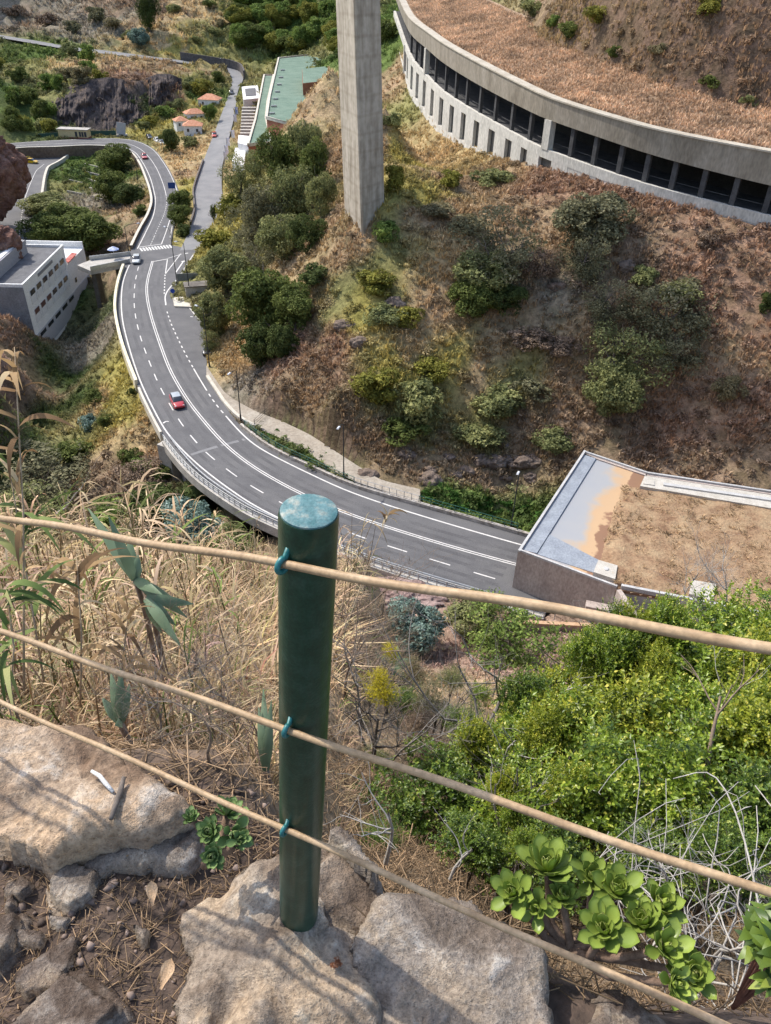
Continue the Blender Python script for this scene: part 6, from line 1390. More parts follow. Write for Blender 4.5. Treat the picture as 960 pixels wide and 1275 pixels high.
nshrub(472, 858, 3.5, 32, 'flower', 'bright yellow flowering bush in the dry brush right of the post', None, FINE, 'flowering_bush')
nshrub(484, 812, 4.4, 19, 'flower', 'small yellow green flower cluster above the bright yellow bush', None, FINE, 'flowering_bush')
nshrub(445, 985, 4.2, 34, 'shrubD', 'small dark shrub touching the right side of the post', None, FINE)

for u, v, d_, p_, tn in [(540, 872, 4.8, 34, 'grey'), (575, 905, 4.6, 40, 'shrubD'), (560, 850, 5.4, 30, 'olive'), (520, 905, 4.5, 32, 'brown'), (445, 905, 4.3, 28, 'pale'), (600, 868, 5.4, 30, 'shrub'), (430, 840, 5.2, 24, 'brown'), (515, 838, 5.8, 26, 'pale'), (465, 950, 3.9, 34, 'olive'), (545, 935, 4.2, 36, 'brown')]:
    nshrub(u, v, d_, p_, tn, 'low dry bush in the brush between the post and the green shrubs', 'low bushes right of the post', FINE)
# bare twigs and trees ------------------------------------------------------------
PALE = pm('bleached_twig', (.34, .31, .27), (.48, .45, .40), scale=20, rough=.9, bump=.1)
GREYB = pm('grey_bark', (.20, .175, .15), (.34, .305, .27), scale=25, rough=.9, bump=.25, bdist=.004)
BRN = pm('brown_twig', (.17, .12, .085), (.28, .21, .155), scale=20, rough=.9, bump=.1)
def bare(u, v, h, seed, mat, label, n=5, r0=.02, lean=.7, depth=3, name='bare_shrub', cat='bush', tilt=(0, 0), group=None, dep=None, droop=0.0):
    p = hitN(u, v) if dep is None else PD(u, v, dep); o = twigs(seed, n, r0, lean, 1.0, depth, droop).build(name, mat, None, smooth=True); o.location = Vector([float(c) for c in p]); o.scale = (h, h, h); o.rotation_euler = (tilt[0], tilt[1], seed); return tag(o, label, cat, group)
bp_ = PD(616, 935, 4.4); bt = np.array([bp_[0], bp_[1], float(NZ(bp_[0], bp_[1]))]); bts = (PD(610, 725, 4.4)[2] - bt[2]) * 1.3
t = empty('bare_tree', bt, 0, 'leafless slim grey tree rising out of the green shrubs', 'tree')
mb = twigs(146, 4, .012, .55, 1.0, 3); o = mb.build('branches', GREYB, t, smooth=True); o.scale = (bts, bts, bts); o.rotation_euler = (0, .06, 2.2)
bare(815, 1120, .42, 201, PALE, 'tangle of curved bleached white twigs behind the big succulent', 6, .012, 1.0, 3, dep=2.1, droop=.02)
bare(890, 1190, .36, 202, PALE, 'bleached white twigs hanging at the right of the big succulent', 7, .012, 1.1, 3, dep=1.9)
bare(480, 1075, .42, 204, PALE, 'pale forked dead twig standing right of the post foot', 4, .016, .7, 2, dep=2.1)
bare(560, 1095, .34, 205, PALE, 'thin pale dead twig behind the flat topped boulder', 3, .012, .6, 2, dep=2.0)
bare(905, 790, 1.0, 206, PALE, 'pale leafless shrub above the green thicket at the right', 7, .012, .5, 3, dep=7.0)
bare(735, 800, .8, 207, PALE, 'pale leafless shrub in front of the tunnel wall', 7, .012, .7, 3, dep=8.0)
bare(850, 770, .9, 214, PALE, 'thin pale leafless shrub below the roof hatch', 7, .010, .5, 3, dep=7.5)
bare(880, 985, .6, 209, BRN, 'brown leaning branch inside the green thicket', 3, .02, .6, 2, dep=3.0, name='branch', cat='branch', tilt=(0, .6))
for i, (u, v, h) in enumerate([(430, 870, .8), (455, 930, .8), (520, 860, 1.0), (480, 960, .7), (440, 800, 1.2), (545, 910, .8)]):
    bare(u, v, h, 220 + i, GREYB if i % 2 else BRN, 'grey brown dead bush in the dry brush right of the post', 7, .012, .9, 3, group='dead bushes right of the post')
for i, (u, v, h) in enumerate([(200, 930, .55), (260, 950, .5), (300, 900, .6), (240, 870, .7), (180, 890, .5), (330, 960, .45)]):
    bare(u, v, h, 240 + i, BRN if i % 2 else GREYB, 'tangle of thin brown twigs among the dry reeds left of the post', 7, .010, 1.1, 3, group='twig tangles left of the post')
bare(70, 640, 9, 251, PALE, 'long bleached dead branch reaching over the ravine', 3, .014, .8, 3, dep=84, name='dead_branch', cat='branch', tilt=(0, 1.1))
# long curved bleached twigs right of the succulent
rr = random.Random(12); root = PD(880, 1262, 1.9); t = empty('dead_shrub', root, 0, 'many long curved bleached twigs rising behind the succulent at the lower right', 'bush'); mb = MB()
for i in range(30):
    b_ = Vector([float(q) for q in PD(rr.uniform(800, 965), rr.uniform(1150, 1290), rr.uniform(1.75, 2.1))]); e_ = Vector([float(q) for q in PD(rr.uniform(745, 960), rr.uniform(950, 1120), rr.uniform(1.9, 2.4))]); L_ = (e_ - b_).length; P = []
    w1, w2 = Vector((rr.gauss(0, .16), rr.gauss(0, .14), rr.gauss(0, .08))) * L_ * 1.6, Vector((rr.gauss(0, .1), rr.gauss(0, .1), rr.gauss(0, .08))) * L_
    for k in range(11):
        q = k / 10; P.append(b_.lerp(e_, q) + w1 * math.sin(PI * q) + w2 * math.sin(2.6 * PI * q) - Vector([float(c) for c in root]))
    r0 = rr.uniform(.0014, .0036); mb.tube(P, [r0 * (1 - .6 * k / 10) for k in range(11)], 6)
    if rr.random() < .6:
        k = rr.randint(4, 8); d_ = (P[k] - P[k - 1]).normalized() + Vector((rr.gauss(0, .5), rr.gauss(0, .5), rr.gauss(.1, .4))); mb.tube([P[k], P[k] + d_ * L_ * .1, P[k] + d_ * L_ * .18 + Vector((0, 0, rr.gauss(0, .02)))], [r0 * .6, r0 * .5, r0 * .3], 5)
mb.build('twigs', PALE, t, smooth=True)
# dry reeds ------------------------------------------------------------------------
def blades(P0, D0, L_, W_, droop, seed, segs=5):
    """leaf blades that start at P0 along D0 and droop"""
    n = len(P0); r = np.random.default_rng(seed); sd_ = np.cross(D0, np.array([0, 0, 1.0])) + r.normal(size=(n, 3)) * .25; sd_ /= np.linalg.norm(sd_, axis=1)[:, None] + 1e-9
    p = P0.copy(); d = D0.copy(); V = []
    for k in range(segs + 1):
        t = k / segs; w_ = (W_ * (1 - t ** 1.6) * (.55 + .45 * min(1, t * 4)) + .0004)[:, None]; V += [p - sd_ * w_, p + sd_ * w_]
        p = p + d * (L_ / segs)[:, None]; d = d + np.array([0, 0, -1.0]) * (droop / segs)[:, None]; d /= np.linalg.norm(d, axis=1)[:, None]
    m = 2 * (segs + 1); V = np.stack(V, 1).reshape(-1, 3); i = np.arange(n)[:, None] * m
    F = np.concatenate([i + np.array([2 * k, 2 * k + 1, 2 * k + 3, 2 * k + 2]) for k in range(segs)]); return V, F, m
def reed_patch(x, y, z, h, col, seed, leaves=9, stalk=.006):
    r = np.random.default_rng(seed); n = len(x); ln = r.normal(0, .13, (n, 2)); top = np.stack([x + ln[:, 0] * h, y + ln[:, 1] * h, z + h], 1); bot = np.stack([x, y, z - .03], 1)
    out = []
    a = np.array([[math.cos(q), math.sin(q), 0] for q in (0, 2.1, 4.2)]); sv = np.stack([bot + a[i] * stalk for i in range(3)] + [top + a[i] * stalk * .4 for i in range(3)], 1).reshape(-1, 3); i = np.arange(n)[:, None] * 6
    sf = np.concatenate([i + np.array(f) for f in ((0, 1, 4, 3), (1, 2, 5, 4), (2, 0, 3, 5))]); out.append((sv, sf, np.repeat(col * .8, 6, 0)))
    k = np.repeat(np.arange(n), leaves); t = r.uniform(.25, 1.02, n * leaves); P0 = bot[k] + (top[k] - bot[k]) * t[:, None]; q = r.uniform(0, 6.28, n * leaves); el = r.uniform(.2, 1.2, n * leaves)
    D0 = np.stack([np.cos(q) * np.cos(el), np.sin(q) * np.cos(el), np.sin(el)], 1); L_ = h[k] * r.uniform(.18, .5, n * leaves); V, F, m = blades(P0, D0, L_, L_ * r.uniform(.015, .036, n * leaves), r.uniform(.8, 3.2, n * leaves), seed + 1)
    out.append((V, F, np.repeat(np.clip(col[k] * r.uniform(.55, 1.45, (n * leaves, 1)), 0, .9), m, 0))); return out
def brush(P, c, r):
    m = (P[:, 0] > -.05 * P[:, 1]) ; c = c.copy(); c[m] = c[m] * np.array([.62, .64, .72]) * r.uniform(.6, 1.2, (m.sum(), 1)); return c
def strawcol(n, r, gr=.14):
    c = np.array([.55, .41, .25]) * r.uniform(.6, 1.3, (n, 1)) + r.normal(0, .02, (n, 3)); g_ = r.random(n) < gr; c[g_] = np.array([.17, .22, .06]); return np.clip(c, .02, .9)
r = np.random.default_rng(77)
def near_pts(n, us, vs_, seed):
    r = np.random.default_rng(seed); return np.array([hitN(u, v) for u, v in zip(r.uniform(*us, n), r.uniform(*vs_, n))])
Pn = np.concatenate([near_pts(250, (-60, 305), (705, 985), 1), near_pts(70, (-60, 160), (740, 880), 2), near_pts(110, (-40, 330), (698, 745), 7), near_pts(26, (410, 480), (700, 800), 8)])
ok = Pn[:, 1] > 1.45; Pn = Pn[ok]; n = len(Pn); hh = r.uniform(.25, .75, n) * np.clip(Pn[:, 1] / 4, .5, 1.15) * np.where(Pn[:, 0] < -.9 * Pn[:, 1] * .35, 1.25, 1)
parts = reed_patch(Pn[:, 0], Pn[:, 1], Pn[:, 2], hh, brush(Pn, strawcol(n, r), r), 5)
Pt = np.concatenate([near_pts(2600, (-80, 350), (700, 985), 4), near_pts(900, (415, 600), (760, 1040), 5), near_pts(500, (560, 1000), (760, 1100), 6), near_pts(900, (395, 520), (690, 860), 9)]); Pt = Pt[Pt[:, 1] > 1.35]; n = len(Pt)
parts.append(tuft_mesh(Pt[:, 0], Pt[:, 1], Pt[:, 2], brush(Pt, strawcol(n, r, .05) * .95, r), r.uniform(.10, .34, n) * np.where(Pt[:, 0] > -.1 * Pt[:, 1], .5, 1) * np.clip(Pt[:, 1] / 3.6, .45, 1), .025, 9, 6, lean=.9))
V4, F4, C4 = [], [], []
o = 0
for v, f, c in parts:
    if f.shape[1] == 4: f = np.concatenate([f[:, [0, 1, 2]], f[:, [0, 2, 3]]])
    V4.append(v); F4.append(f + o); C4.append(c); o += len(v)
tag(link('dry_reeds', npmesh('dry_reeds', np.concatenate(V4), np.concatenate(F4), colr=np.clip(np.concatenate(C4), .01, 1)), TINT), 'straw coloured dry reeds and grass on the slope just below the ledge', 'dry grass', kind='stuff')
# single reeds that stand out
def single_reed(u, v, dep, u2, v2, leaves, label, tone='straw', Lf=.2, wf=.05, st=.004, seed=0, name='dry_reed', cat='reed', t0=.3, el=(.1, 1.2), droop=(1, 3.5)):
    a_, b_ = PD(u, v, dep), PD(u2, v2, dep * 1.02); r = np.random.default_rng(seed); t = empty(name, a_, 0, label, cat); L_ = np.linalg.norm(b_ - a_)
    mb = MB(); mid_ = (a_ + b_) / 2 + r.normal(0, .02 * L_, 3); mb.tube([p - a_ for p in (a_, (a_ + mid_) / 2, mid_, (b_ + mid_) / 2, b_)], [st, st * .9, st * .8, st * .65, st * .4], 7); mb.build('stalk', pm('reed_stalk', (.30, .21, .12), (.42, .31, .19), scale=25, bump=.1), t, smooth=True)
    q = r.uniform(0, 6.28, leaves); e = r.uniform(*el, leaves); P0 = a_ + (b_ - a_) * r.uniform(t0, 1, leaves)[:, None] - a_; D0 = np.stack([np.cos(q) * np.cos(e), np.sin(q) * np.cos(e), np.sin(e)], 1); LL = Lf * r.uniform(.5, 1.2, leaves)
    V, F, m = blades(P0, D0, LL, LL * wf, r.uniform(*droop, leaves), seed + 1, 7); o = link('leaves', npmesh('leaves', V, F, np.repeat(r.random(leaves), m)), LEAF[tone], t); return t
single_reed(30, 860, 2.3, 18, 432, 26, 'tall dry reed with curled leaves at the left edge, reaching up to the river bank', seed=1, Lf=.22, t0=.25, wf=.06)
single_reed(55, 850, 2.6, 8, 560, 20, 'half green dry reed beside the tall one at the left edge', seed=2, tone='reed', Lf=.3, t0=.2, wf=.05)
single_reed(100, 880, 2.7, 95, 690, 18, 'bushy dry reed standing behind the two upper cables at the left', seed=3, Lf=.26, t0=.2)
single_reed(150, 900, 2.8, 160, 760, 16, 'bent dry reed near the broad green leaves', seed=4, Lf=.22)
single_reed(428, 790, 2.4, 484, 640, 9, 'thin pale dry stem with a tufted tip beside the post top', seed=5, Lf=.07, t0=.93, wf=.08, st=.0018, el=(-.2, 1.5))
single_reed(12, 880, 2.2, 8, 730, 16, 'green yellow reed leaves at the left edge by the middle cable', seed=6, tone='reed', Lf=.22)
def broadleaf(u, v, dep, tips, label, w_=.025):
    base = PD(u, v, dep); t = empty('broad_leaved_plant', base, 0, label, 'plant'); Vs, Fs, rn = [], [], []; o = 0
    for i, (tu, tv, k) in enumerate(tips):
        tip = PD(tu, tv, dep + k) - base; n = 9
        s = np.cross(tip, base - EYE); s /= np.linalg.norm(s); up_ = np.cross(s, tip); up_ /= np.linalg.norm(up_)
        for j in range(n):
            q = j / (n - 1); c = tip * q + up_ * .12 * np.linalg.norm(tip) * math.sin(q * 2.4) * (1 if up_[2] > 0 else -1); ww = w_ * (1 - q ** 2.2) * (.5 + .5 * min(1, q * 3)) + .0008
            Vs += [c - s * ww, c + up_ * -.35 * ww, c + s * ww]; rn += [.3 + .3 * random.random()] * 3
        for j in range(n - 1):
            Fs += [(o + j * 3, o + j * 3 + 1, o + j * 3 + 4, o + j * 3 + 3), (o + j * 3 + 1, o + j * 3 + 2, o + j * 3 + 5, o + j * 3 + 4)]
        o += n * 3
    link('leaves', npmesh('leaves', np.array(Vs), np.array(Fs), rn, smooth=True), leafmat('bluish_broad_leaf', (.10, .15, .08), (.24, .32, .20), (.42, .48, .32), transl=.2, rough=.42), t)
    gz = float(NZ(base[0], base[1])); MB().tube([(0, 0, 0), (.01, .01, -.15), (.02, .0, gz - base[2] - .05)], [.011, .012, .014], 8).build('stem', BRN, t, smooth=True)
broadleaf(168, 722, 3.2, [(112, 636, .1), (134, 640, -.1), (160, 668, .05), (172, 690, 0), (205, 742, -.1), (232, 768, .1), (222, 752, .15)], 'grey green plant with broad arched leaves under the top cable')
broadleaf(182, 745, 3.15, [(200, 786, .1), (226, 806, -.05), (240, 752, .1), (218, 778, .05)], 'second cluster of broad grey green leaves hanging to the lower right')
broadleaf(150, 900, 2.6, [(138, 838, .05), (150, 830, 0), (162, 850, 0), (128, 870, .05), (140, 905, -.1)], 'stubby grey green succulent leaves low behind the rock slab', .02)
broadleaf(331, 960, 2.5, [(328, 858, .1), (338, 870, .0), (322, 880, .05)], 'upright grey green leaves just left of the post', .018)
broadleaf(490, 830, 6.5, [(465, 812, 0), (515, 822, .1), (480, 850, -.1), (505, 848, 0), (495, 805, .1), (470, 835, 0)], 'dark aloe like rosette above the yellow bush', .05)
# small things on the rocks
def stickpx(pts, z, r_, mat, name, label, cat='stick'):
    P = [G(u, v, z) for u, v in pts]; n = len(P); o = MB().tube(P, [r_ * (1 - .35 * abs(i / (n - 1) * 2 - 1)) for i in range(n)], 8).build(name, mat, None, smooth=True); return tag(o, label, cat)
stickpx([(114, 960), (124, 966), (132, 976), (141, 986)], LZ + .065, .006, pm('white_dead_wood', (.62, .6, .56), (.75, .73, .7), scale=30), 'dead_stick', 'short white peeled stick on the orange slab')
stickpx([(154, 968), (150, 985), (144, 1002), (138, 1020)], LZ + .065, .008, BARK, 'dead_stick', 'dark bark covered stick lying next to the white one')
o = cloud_mesh('seed_head', 900, 420, 5, leaf=(.16, .05)); so_ = link('dry_seed_head', o, leafmat('rusty_dry', (.16, .06, .03), (.32, .14, .07), transl=0)); so_.location = Vector([float(c) for c in G(418, 1197, LZ + .025)]); so_.scale = (.017, .017, .012); tag(so_, 'small rusty brown dry seed head in the shadow of the post', 'seed head')
def dryleaf(u, v, rz, s, label, c):
    V, F = succ_leaf(s, s * .5, .2); me = bpy.data.meshes.new('dry_leaf'); me.from_pydata([tuple(map(float, q)) for q in V], [], F); me.update(); o = link('dry_leaf', me, pm('dead_leaf', (.42, .26, .14), (.58, .4, .24), scale=40)); o.location = Vector([float(q) for q in G(u, v, LZ - .03)]); o.rotation_euler = (.2, .1, rz); tag(o, label, 'leaf')
dryleaf(190, 1128, .3, .05, 'curled orange dry leaf on the straw in the soil', 0); dryleaf(200, 1232, -.2, .055, 'long dry leaf on the dark soil left of the boulder', 0)
t = empty('leafy_plant', PD(950, 1200, 1.5), 0, 'leafy plant with reddish stems at the lower right edge', 'plant')
mb = MB(); rr = random.Random(3); tips = []
for i in range(9):
    e = Vector((rr.uniform(-.08, .06), rr.uniform(-.06, .08), rr.uniform(.02, .22))); mb.tube([(0, 0, -.2), e * .5 + Vector((rr.uniform(-.02, .02), 0, 0)), e], [.004, .003, .002], 6); tips.append(e)
mb.build('stems', pm('reddish_stem', (.17, .07, .05), (.26, .12, .08), scale=20), t, smooth=True)
P0, D0 = [], []
for e in tips:
    for j in range(16):
        q = rr.uniform(0, 6.28); P0.append(e * rr.uniform(.35, 1.03)); D0.append((math.cos(q) * .8, math.sin(q) * .8, rr.uniform(-.1, .6)))
P0, D0 = np.array([list(p) for p in P0]), np.array(D0); D0 /= np.linalg.norm(D0, axis=1)[:, None]; LL = np.array([rr.uniform(.03, .06) for _ in P0]); V, F, m = blades(P0, D0, LL, LL * .3, LL * 0 + 1.0, 9, 5)
link('leaves', npmesh('leaves', V, F, np.repeat(np.random.default_rng(2).random(len(P0)), m)), LEAF['shrubD'], t)
# ------------------------------------------------------------------ buildings
WALLW = pm('pale_render', (.72, .72, .70), (.80, .80, .78), scale=.5, rough=.85, bump=.05)
DGREY = pm('dark_grey_render', (.20, .205, .215), (.25, .255, .265), scale=.5, rough=.85, bump=.05)
GLASS = flat('dark_glass', (.03, .035, .045), .12, 0, .6)
GREENR = pm('green_roof', (.10, .165, .12), (.135, .205, .15), scale=.25, rough=.8, bump=.05, c3=(.17, .24, .18), fine=2)
BRICK = pm('red_render', (.30, .115, .07), (.37, .15, .095), scale=.5, rough=.9, bump=.1)
TILE = pm('orange_tiles', (.42, .17, .09), (.56, .26, .15), scale=1.6, rough=.85, bump=.4, bdist=.05, c3=(.66, .38, .25))
def base_z(px, z): return G(px[0], px[1], z)
zr = 3.5
p0 = G(29, 358, zr); p1 = G(79, 308.5, zr); e = (p1 - p0); L1 = np.linalg.norm(e[:2]); ex = e[:2] / L1; ey = np.array([-ex[1], ex[0]])
bA = empty('office_building', (p0[0], p0[1], zr), math.atan2(ex[1], ex[0]), 'pale grey flat roofed building with rows of windows above the green ravine', 'building')
def lb(name, mat, c, d, parent=None):
    o = MB().box(c, d).build(name, mat, parent or bA); return o
hB = 15.0; W_ = 13.0; L2 = 12.5
lb('wall', WALLW, (L1 / 2, W_ / 2, -hB / 2), (L1, W_, hB)); lb('side_wall', DGREY, (-.06, W_ / 2, -hB / 2), (.12, W_ - .1, hB))
lb('lower_wing', WALLW, (L1 + L2 / 2 + .01, W_ / 2 + .0, -3.6 - (hB - 3.6) / 2 - .2), (L2, W_ - .02, hB - 3.6))
lb('base_band', pm('grey_band', (.40, .40, .41), (.47, .47, .48), bump=0), ((L1 + L2) / 2, -.03, -hB + 2.9), (L1 + L2, .1, 4.2))
o = lb('roof', pm('roof_felt', (.10, .10, .105), (.15, .15, .155), scale=.6, bump=.1), (L1 / 2, W_ / 2, .05), (L1 - .6, W_ - .6, .1))
for c, d in (((L1 / 2, .12, .32), (L1 + .2, .34, .64)), ((L1 / 2, W_ - .12, .32), (L1 + .2, .34, .64)), ((.12, W_ / 2, .32), (.34, W_ - .6, .62)), ((L1 - .12, W_ / 2, .32), (.34, W_ - .6, .62))):
    lb('roof_parapet', WALLW, c, d)
lb('roof_room', pm('grey_metal_wall', (.30, .30, .31), (.36, .36, .37), bump=0), (L1 * .42, W_ - 3.6, 1.4), (L1 * .82, 6.5, 2.8))
for k in range(4): lb('roof_light', MATS['green_roof'] if k % 2 else WALLW, (L1 * .42, W_ - 6.0 + k * 1.5, 2.86), (L1 * .8, .9, .12))
lb('sign_panel', pm('grey_sign', (.2, .2, .21), (.26, .26, .27), bump=0), (L1 * .50, -.075, -.35), (L1 * .36, .07, .55))
for row, (zt_, hw) in enumerate(((-1.6, 2.5), (-5.4, 2.5))):
    for k in range(6):
        xk = L1 * (.14 + .148 * k); f = lb('window', pm('window_panel', (.62, .62, .62), (.7, .7, .7), bump=0), (xk, -.04, zt_ - hw / 2 - .1), (L1 * .108, .16, hw))
        m_ = lb('pane', GLASS if not (row and k in (0, 1, 2)) else flat('red_blind', (.11, .05, .045), .4), (xk, -.11, zt_ - .5), (L1 * .10, .06, 1.0), None); m_.parent = f
        s_ = lb('sill', WALLW, (xk + L1 * .058, -.12, zt_ - hw / 2 - .1), (.14, .32, hw), None); s_.parent = f
for k in range(5): lb('window', GLASS, (L1 * (.16 + .19 * k), -.1, -hB + 4.3), (L1 * .13, .08, .75))
lb('window', GLASS, (L1 + 3.2, -.1, -8.2), (1.0, .08, 1.0)); lb('window', GLASS, (L1 * .1, -.02, -6.4), (.4, .08, .5))
aw = MB(); aw.box((L1 + 3.6, .3, -3.3), (6.0, 1.1, .15), 0, Matrix.Rotation(.18, 3, 'X')); aw.build('awning', pm('faded_red_awning', (.38, .07, .055), (.55, .22, .18), scale=1.2), bA)
lb('end_parapet', WALLW, (L1 + L2 - .2, W_ / 2, -3.1), (.4, W_ - .1, 1.4))
# access bridge to the yard
ab = empty('access_bridge', G(135, 326, 0), 0, 'narrow concrete access bridge from the road to the pale grey building', 'bridge')
q = [G(u, v, .05) for u, v in [(163, 318), (160, 327), (112, 337), (96, 330), (112, 324)]]
rel(MB().prism([tuple(p[:2]) for p in q], -.9, .05).build('deck', CONC), ab)
for a_, b_ in (((162, 327), (113, 337)), ((163, 318), (112, 324))):
    A_, B_ = G(*a_, .05), G(*b_, .05); rel(MB().sweep([A_ + (B_ - A_) * t for t in np.linspace(0, 1, 6)], [(-.1, 0), (-.1, .9), (.1, .9), (.1, 0)]).build('side_rail', STEEL), ab)
for t in (.25, .7):
    c = (q[0] + (q[3] - q[0]) * t); rel(MB().box((c[0], c[1], -6), (1.0, 3.0, 10.2)).build('pier', CONCD), ab)
# school
sc = empty('school_building', G(330, 150, 6), 0, 'red walled low building with green flat roofs beside the climbing road', 'building')
def block(px, z0, z1, rim_=True):
    P = [tuple(G(u, v, z1)[:2]) for u, v in px]
    w_ = rel(MB().prism(P, z0, z1).build('wall', BRICK), sc)
    c = np.mean(np.array(P), 0); P2 = [tuple(np.array(p) * .985 + c * .015) for p in P]
    rel(MB().prism(P2, z1 + .003, z1 + .06).build('roof', GREENR), sc)
    if rim_:
        R_ = np.array([(*p, z1) for p in P + P[:1]]); rel(MB().sweep(R_, [(-.3, -.3), (-.3, .5), (.3, .5), (.3, -.3)]).build('roof_rim', KERB), sc)
block([(347, 73), (412, 66), (408, 110), (372, 158), (332, 147), (336, 120)], 0, 19)
block([(329, 94), (340.5, 94), (333, 128), (331, 148), (338, 178), (309, 181), (318, 150)], -1, 15)
block([(376, 86), (412, 82), (412, 100), (377, 104)], 19.1, 22.5, False)
for k in range(7):
    c = G(352 - k * 2.2, 88 + k * 9, 19.1); rel(MB().box((c[0], c[1], 19.3), (1.6, .8, .5), .4).build('roof_vent', STEEL), sc)
st = empty('terrace_steps', G(306, 150, 3), 0, 'pale stepped terraces between the climbing road and the red building', 'steps')
for k in range(9):
    a_, b_ = G(299 + k * .3, 166 - k * 4.0, 6.0 + k * .3), G(314 + k * .6, 166 - k * 4.0, 6.0 + k * .3); d_ = (b_ - a_)[:2]; n_ = np.array([-d_[1], d_[0]]) / np.linalg.norm(d_) * 2.0
    rel(MB().prism([tuple(a_[:2]), tuple(b_[:2]), tuple(b_[:2] + n_), tuple(a_[:2] + n_)], 0, 6.0 + k * .3).build('step', CONC), st)
for px_, z0_, z1_, l_ in (([(297, 168), (316, 170), (314, 182), (296, 178)], 0, 6, 'upper'), ([(293, 184), (306, 184), (304, 206), (289, 200)], 0, 4, 'lower')):
    rel(MB().prism([tuple(G(u, v, z1_)[:2]) for u, v in px_], z0_, z1_).build('platform', WALLW), st)
gh = empty('gatehouse', G(310, 112, 8), 0, 'small white gatehouse at the top of the stepped terraces', 'building')
rel(MB().prism([tuple(G(u, v, 10)[:2]) for u, v in [(301, 108), (321, 106), (323, 122), (303, 124)]], 5, 10).build('wall', WALLW), gh)
rel(MB().prism([tuple(G(u, v, 10.01)[:2]) for u, v in [(305, 111), (318, 110), (319, 119), (306, 120)]], 10.005, 10.2).build('roof', pm('roof_felt', (.1, .1, .1), (.15, .15, .15))), gh)
FLAGW = pm('white_banner', (.72, .72, .74), (.82, .82, .84), bump=0)
FLAGB = pm('blue_white_banner', (.08, .18, .5), (.75, .76, .8), scale=1.4, bump=0)
for k, (u, v, z) in enumerate([(293.5, 150, 4.6), (292, 160, 4), (289, 180, 3), (283, 190, 2.6), (281, 200, 2.2), (280, 208, 1.9)]):
    p = G(u, v, z); t = empty('banner', p, .5, ('blue and white' if k < 1 else 'plain white') + ' banner on a pole along the right edge of the climbing road', 'banner', None if k < 1 else 'white banners along the climbing road')
    MB().tube([(0, 0, 0), (0, 0, 4.6)], .06, 6).build('pole', STEEL, t); mb = MB(); mb.add([(x_ * 1.2, .12 * math.sin(x_ * 5 + z_), 2.0 + z_) for z_ in np.linspace(0, 2.5, 6) for x_ in np.linspace(0, 1, 5)], [(r_ * 5 + c_, r_ * 5 + c_ + 1, r_ * 5 + c_ + 6, r_ * 5 + c_ + 5) for r_ in range(5) for c_ in range(4)])
    o = mb.build('cloth', FLAGB if k < 1 else FLAGW, t, smooth=True); so2 = o.modifiers.new('thickness', 'SOLIDIFY'); so2.thickness = .02
# houses with orange roofs
def house(u, v, z, w_, d_, h, rz, label):
    P = G(u, v, z); w_, d_, h = w_ * .85, d_ * .85, h * .9; t = empty('house', P, rz, label, 'house'); MB().box((0, 0, h / 2 - 1), (w_, d_, h + 2)).build('wall', WALLW, t)
    a, b = w_ / 2 + .4, d_ / 2 + .4; r_ = max(.01, a - b); mb = MB(); mb.add([(-a, -b, h), (a, -b, h), (a, b, h), (-a, b, h), (-r_, 0, h + b * .55), (r_, 0, h + b * .55)], [(0, 1, 5, 4), (1, 2, 5), (2, 3, 4, 5), (3, 0, 4), (3, 2, 1, 0)]); mb.build('roof', TILE, t)
    for sx_ in (-.25, .25):
        f = MB().box((w_ * sx_, -d_ / 2 - .03, h * .5), (1.0, .1, 1.2)).build('window', WALLW, t); g_ = MB().box((w_ * sx_, -d_ / 2 - .09, h * .5), (.8, .04, 1.0)).build('pane', GLASS, f)
    MB().box((a + .01 - .4, 0, h * .4), (.08, .9, 1.9)).build('door', flat('brown_door', (.12, .06, .035)), t); return t
house(241, 166, 2.0, 7.5, 6.0, 3.2, .15, 'white house with orange hip roof nearest the bend')
house(226, 158, 2.4, 5.5, 5, 2.6, .5, 'low annex with pale orange roof left of the white houses')
house(243, 150, 3.0, 8.5, 5.5, 3.0, .5, 'middle house with faded pinkish orange roof')
house(262, 132, 4.6, 9.5, 7, 3.0, -.1, 'upper house with orange tiled roof beside the side road wall')
kt = empty('roadside_kiosk', G(92, 172, 0), -.02, 'low yellow roadside building with flat pale roof under the cliff', 'building')
MB().box((0, 1.5, 1.5), (10.5, 3.5, 2.6)).build('wall', pm('yellow_render', (.62, .50, .26), (.70, .58, .33), bump=0), kt); MB().box((0, 1.5, 2.9), (11.2, 4.2, .2)).build('roof', CONC, kt); MB().box((0, 1.5, .1), (10.6, 3.6, .5)).build('base', pm('red_base', (.25, .07, .05), (.3, .1, .07), bump=0), kt)
for x_, w_ in ((1.2, .8), (2.6, .7), (3.5, .7), (4.5, .8)): MB().box((x_, -.28, 1.4), (w_, .08, 1.6)).build('window', GLASS, kt)
pn = empty('hoarding', G(152, 169, 0), .4, 'leaning grey hoarding panel standing on the outside of the bend', 'sign')
MB().box((0, 0, 2.4), (3.2, .15, 4.0), 0, Matrix.Rotation(.2, 3, 'Y')).build('panel', pm('grey_panel', (.42, .43, .44), (.5, .51, .52), bump=0), pn); MB().box((0, .2, .8), (.2, .2, 1.8)).build('post', DARKM, pn); MB().box((0, 0, .25), (3.8, 1.2, .5)).build('base', CONC, pn)
fn = MB().sweep([G(u, v, 0) for u, v in ((48, 172.5), (80, 170.5), (112, 169), (145, 168.5))], [(-.05, 0), (-.05, 1.6), (.05, 1.6), (.05, 0)]).build('mesh_fence', flat('green_mesh', (.03, .08, .06), .7)); tag(fn, 'long green mesh fence along the cliff foot behind the road', 'fence')
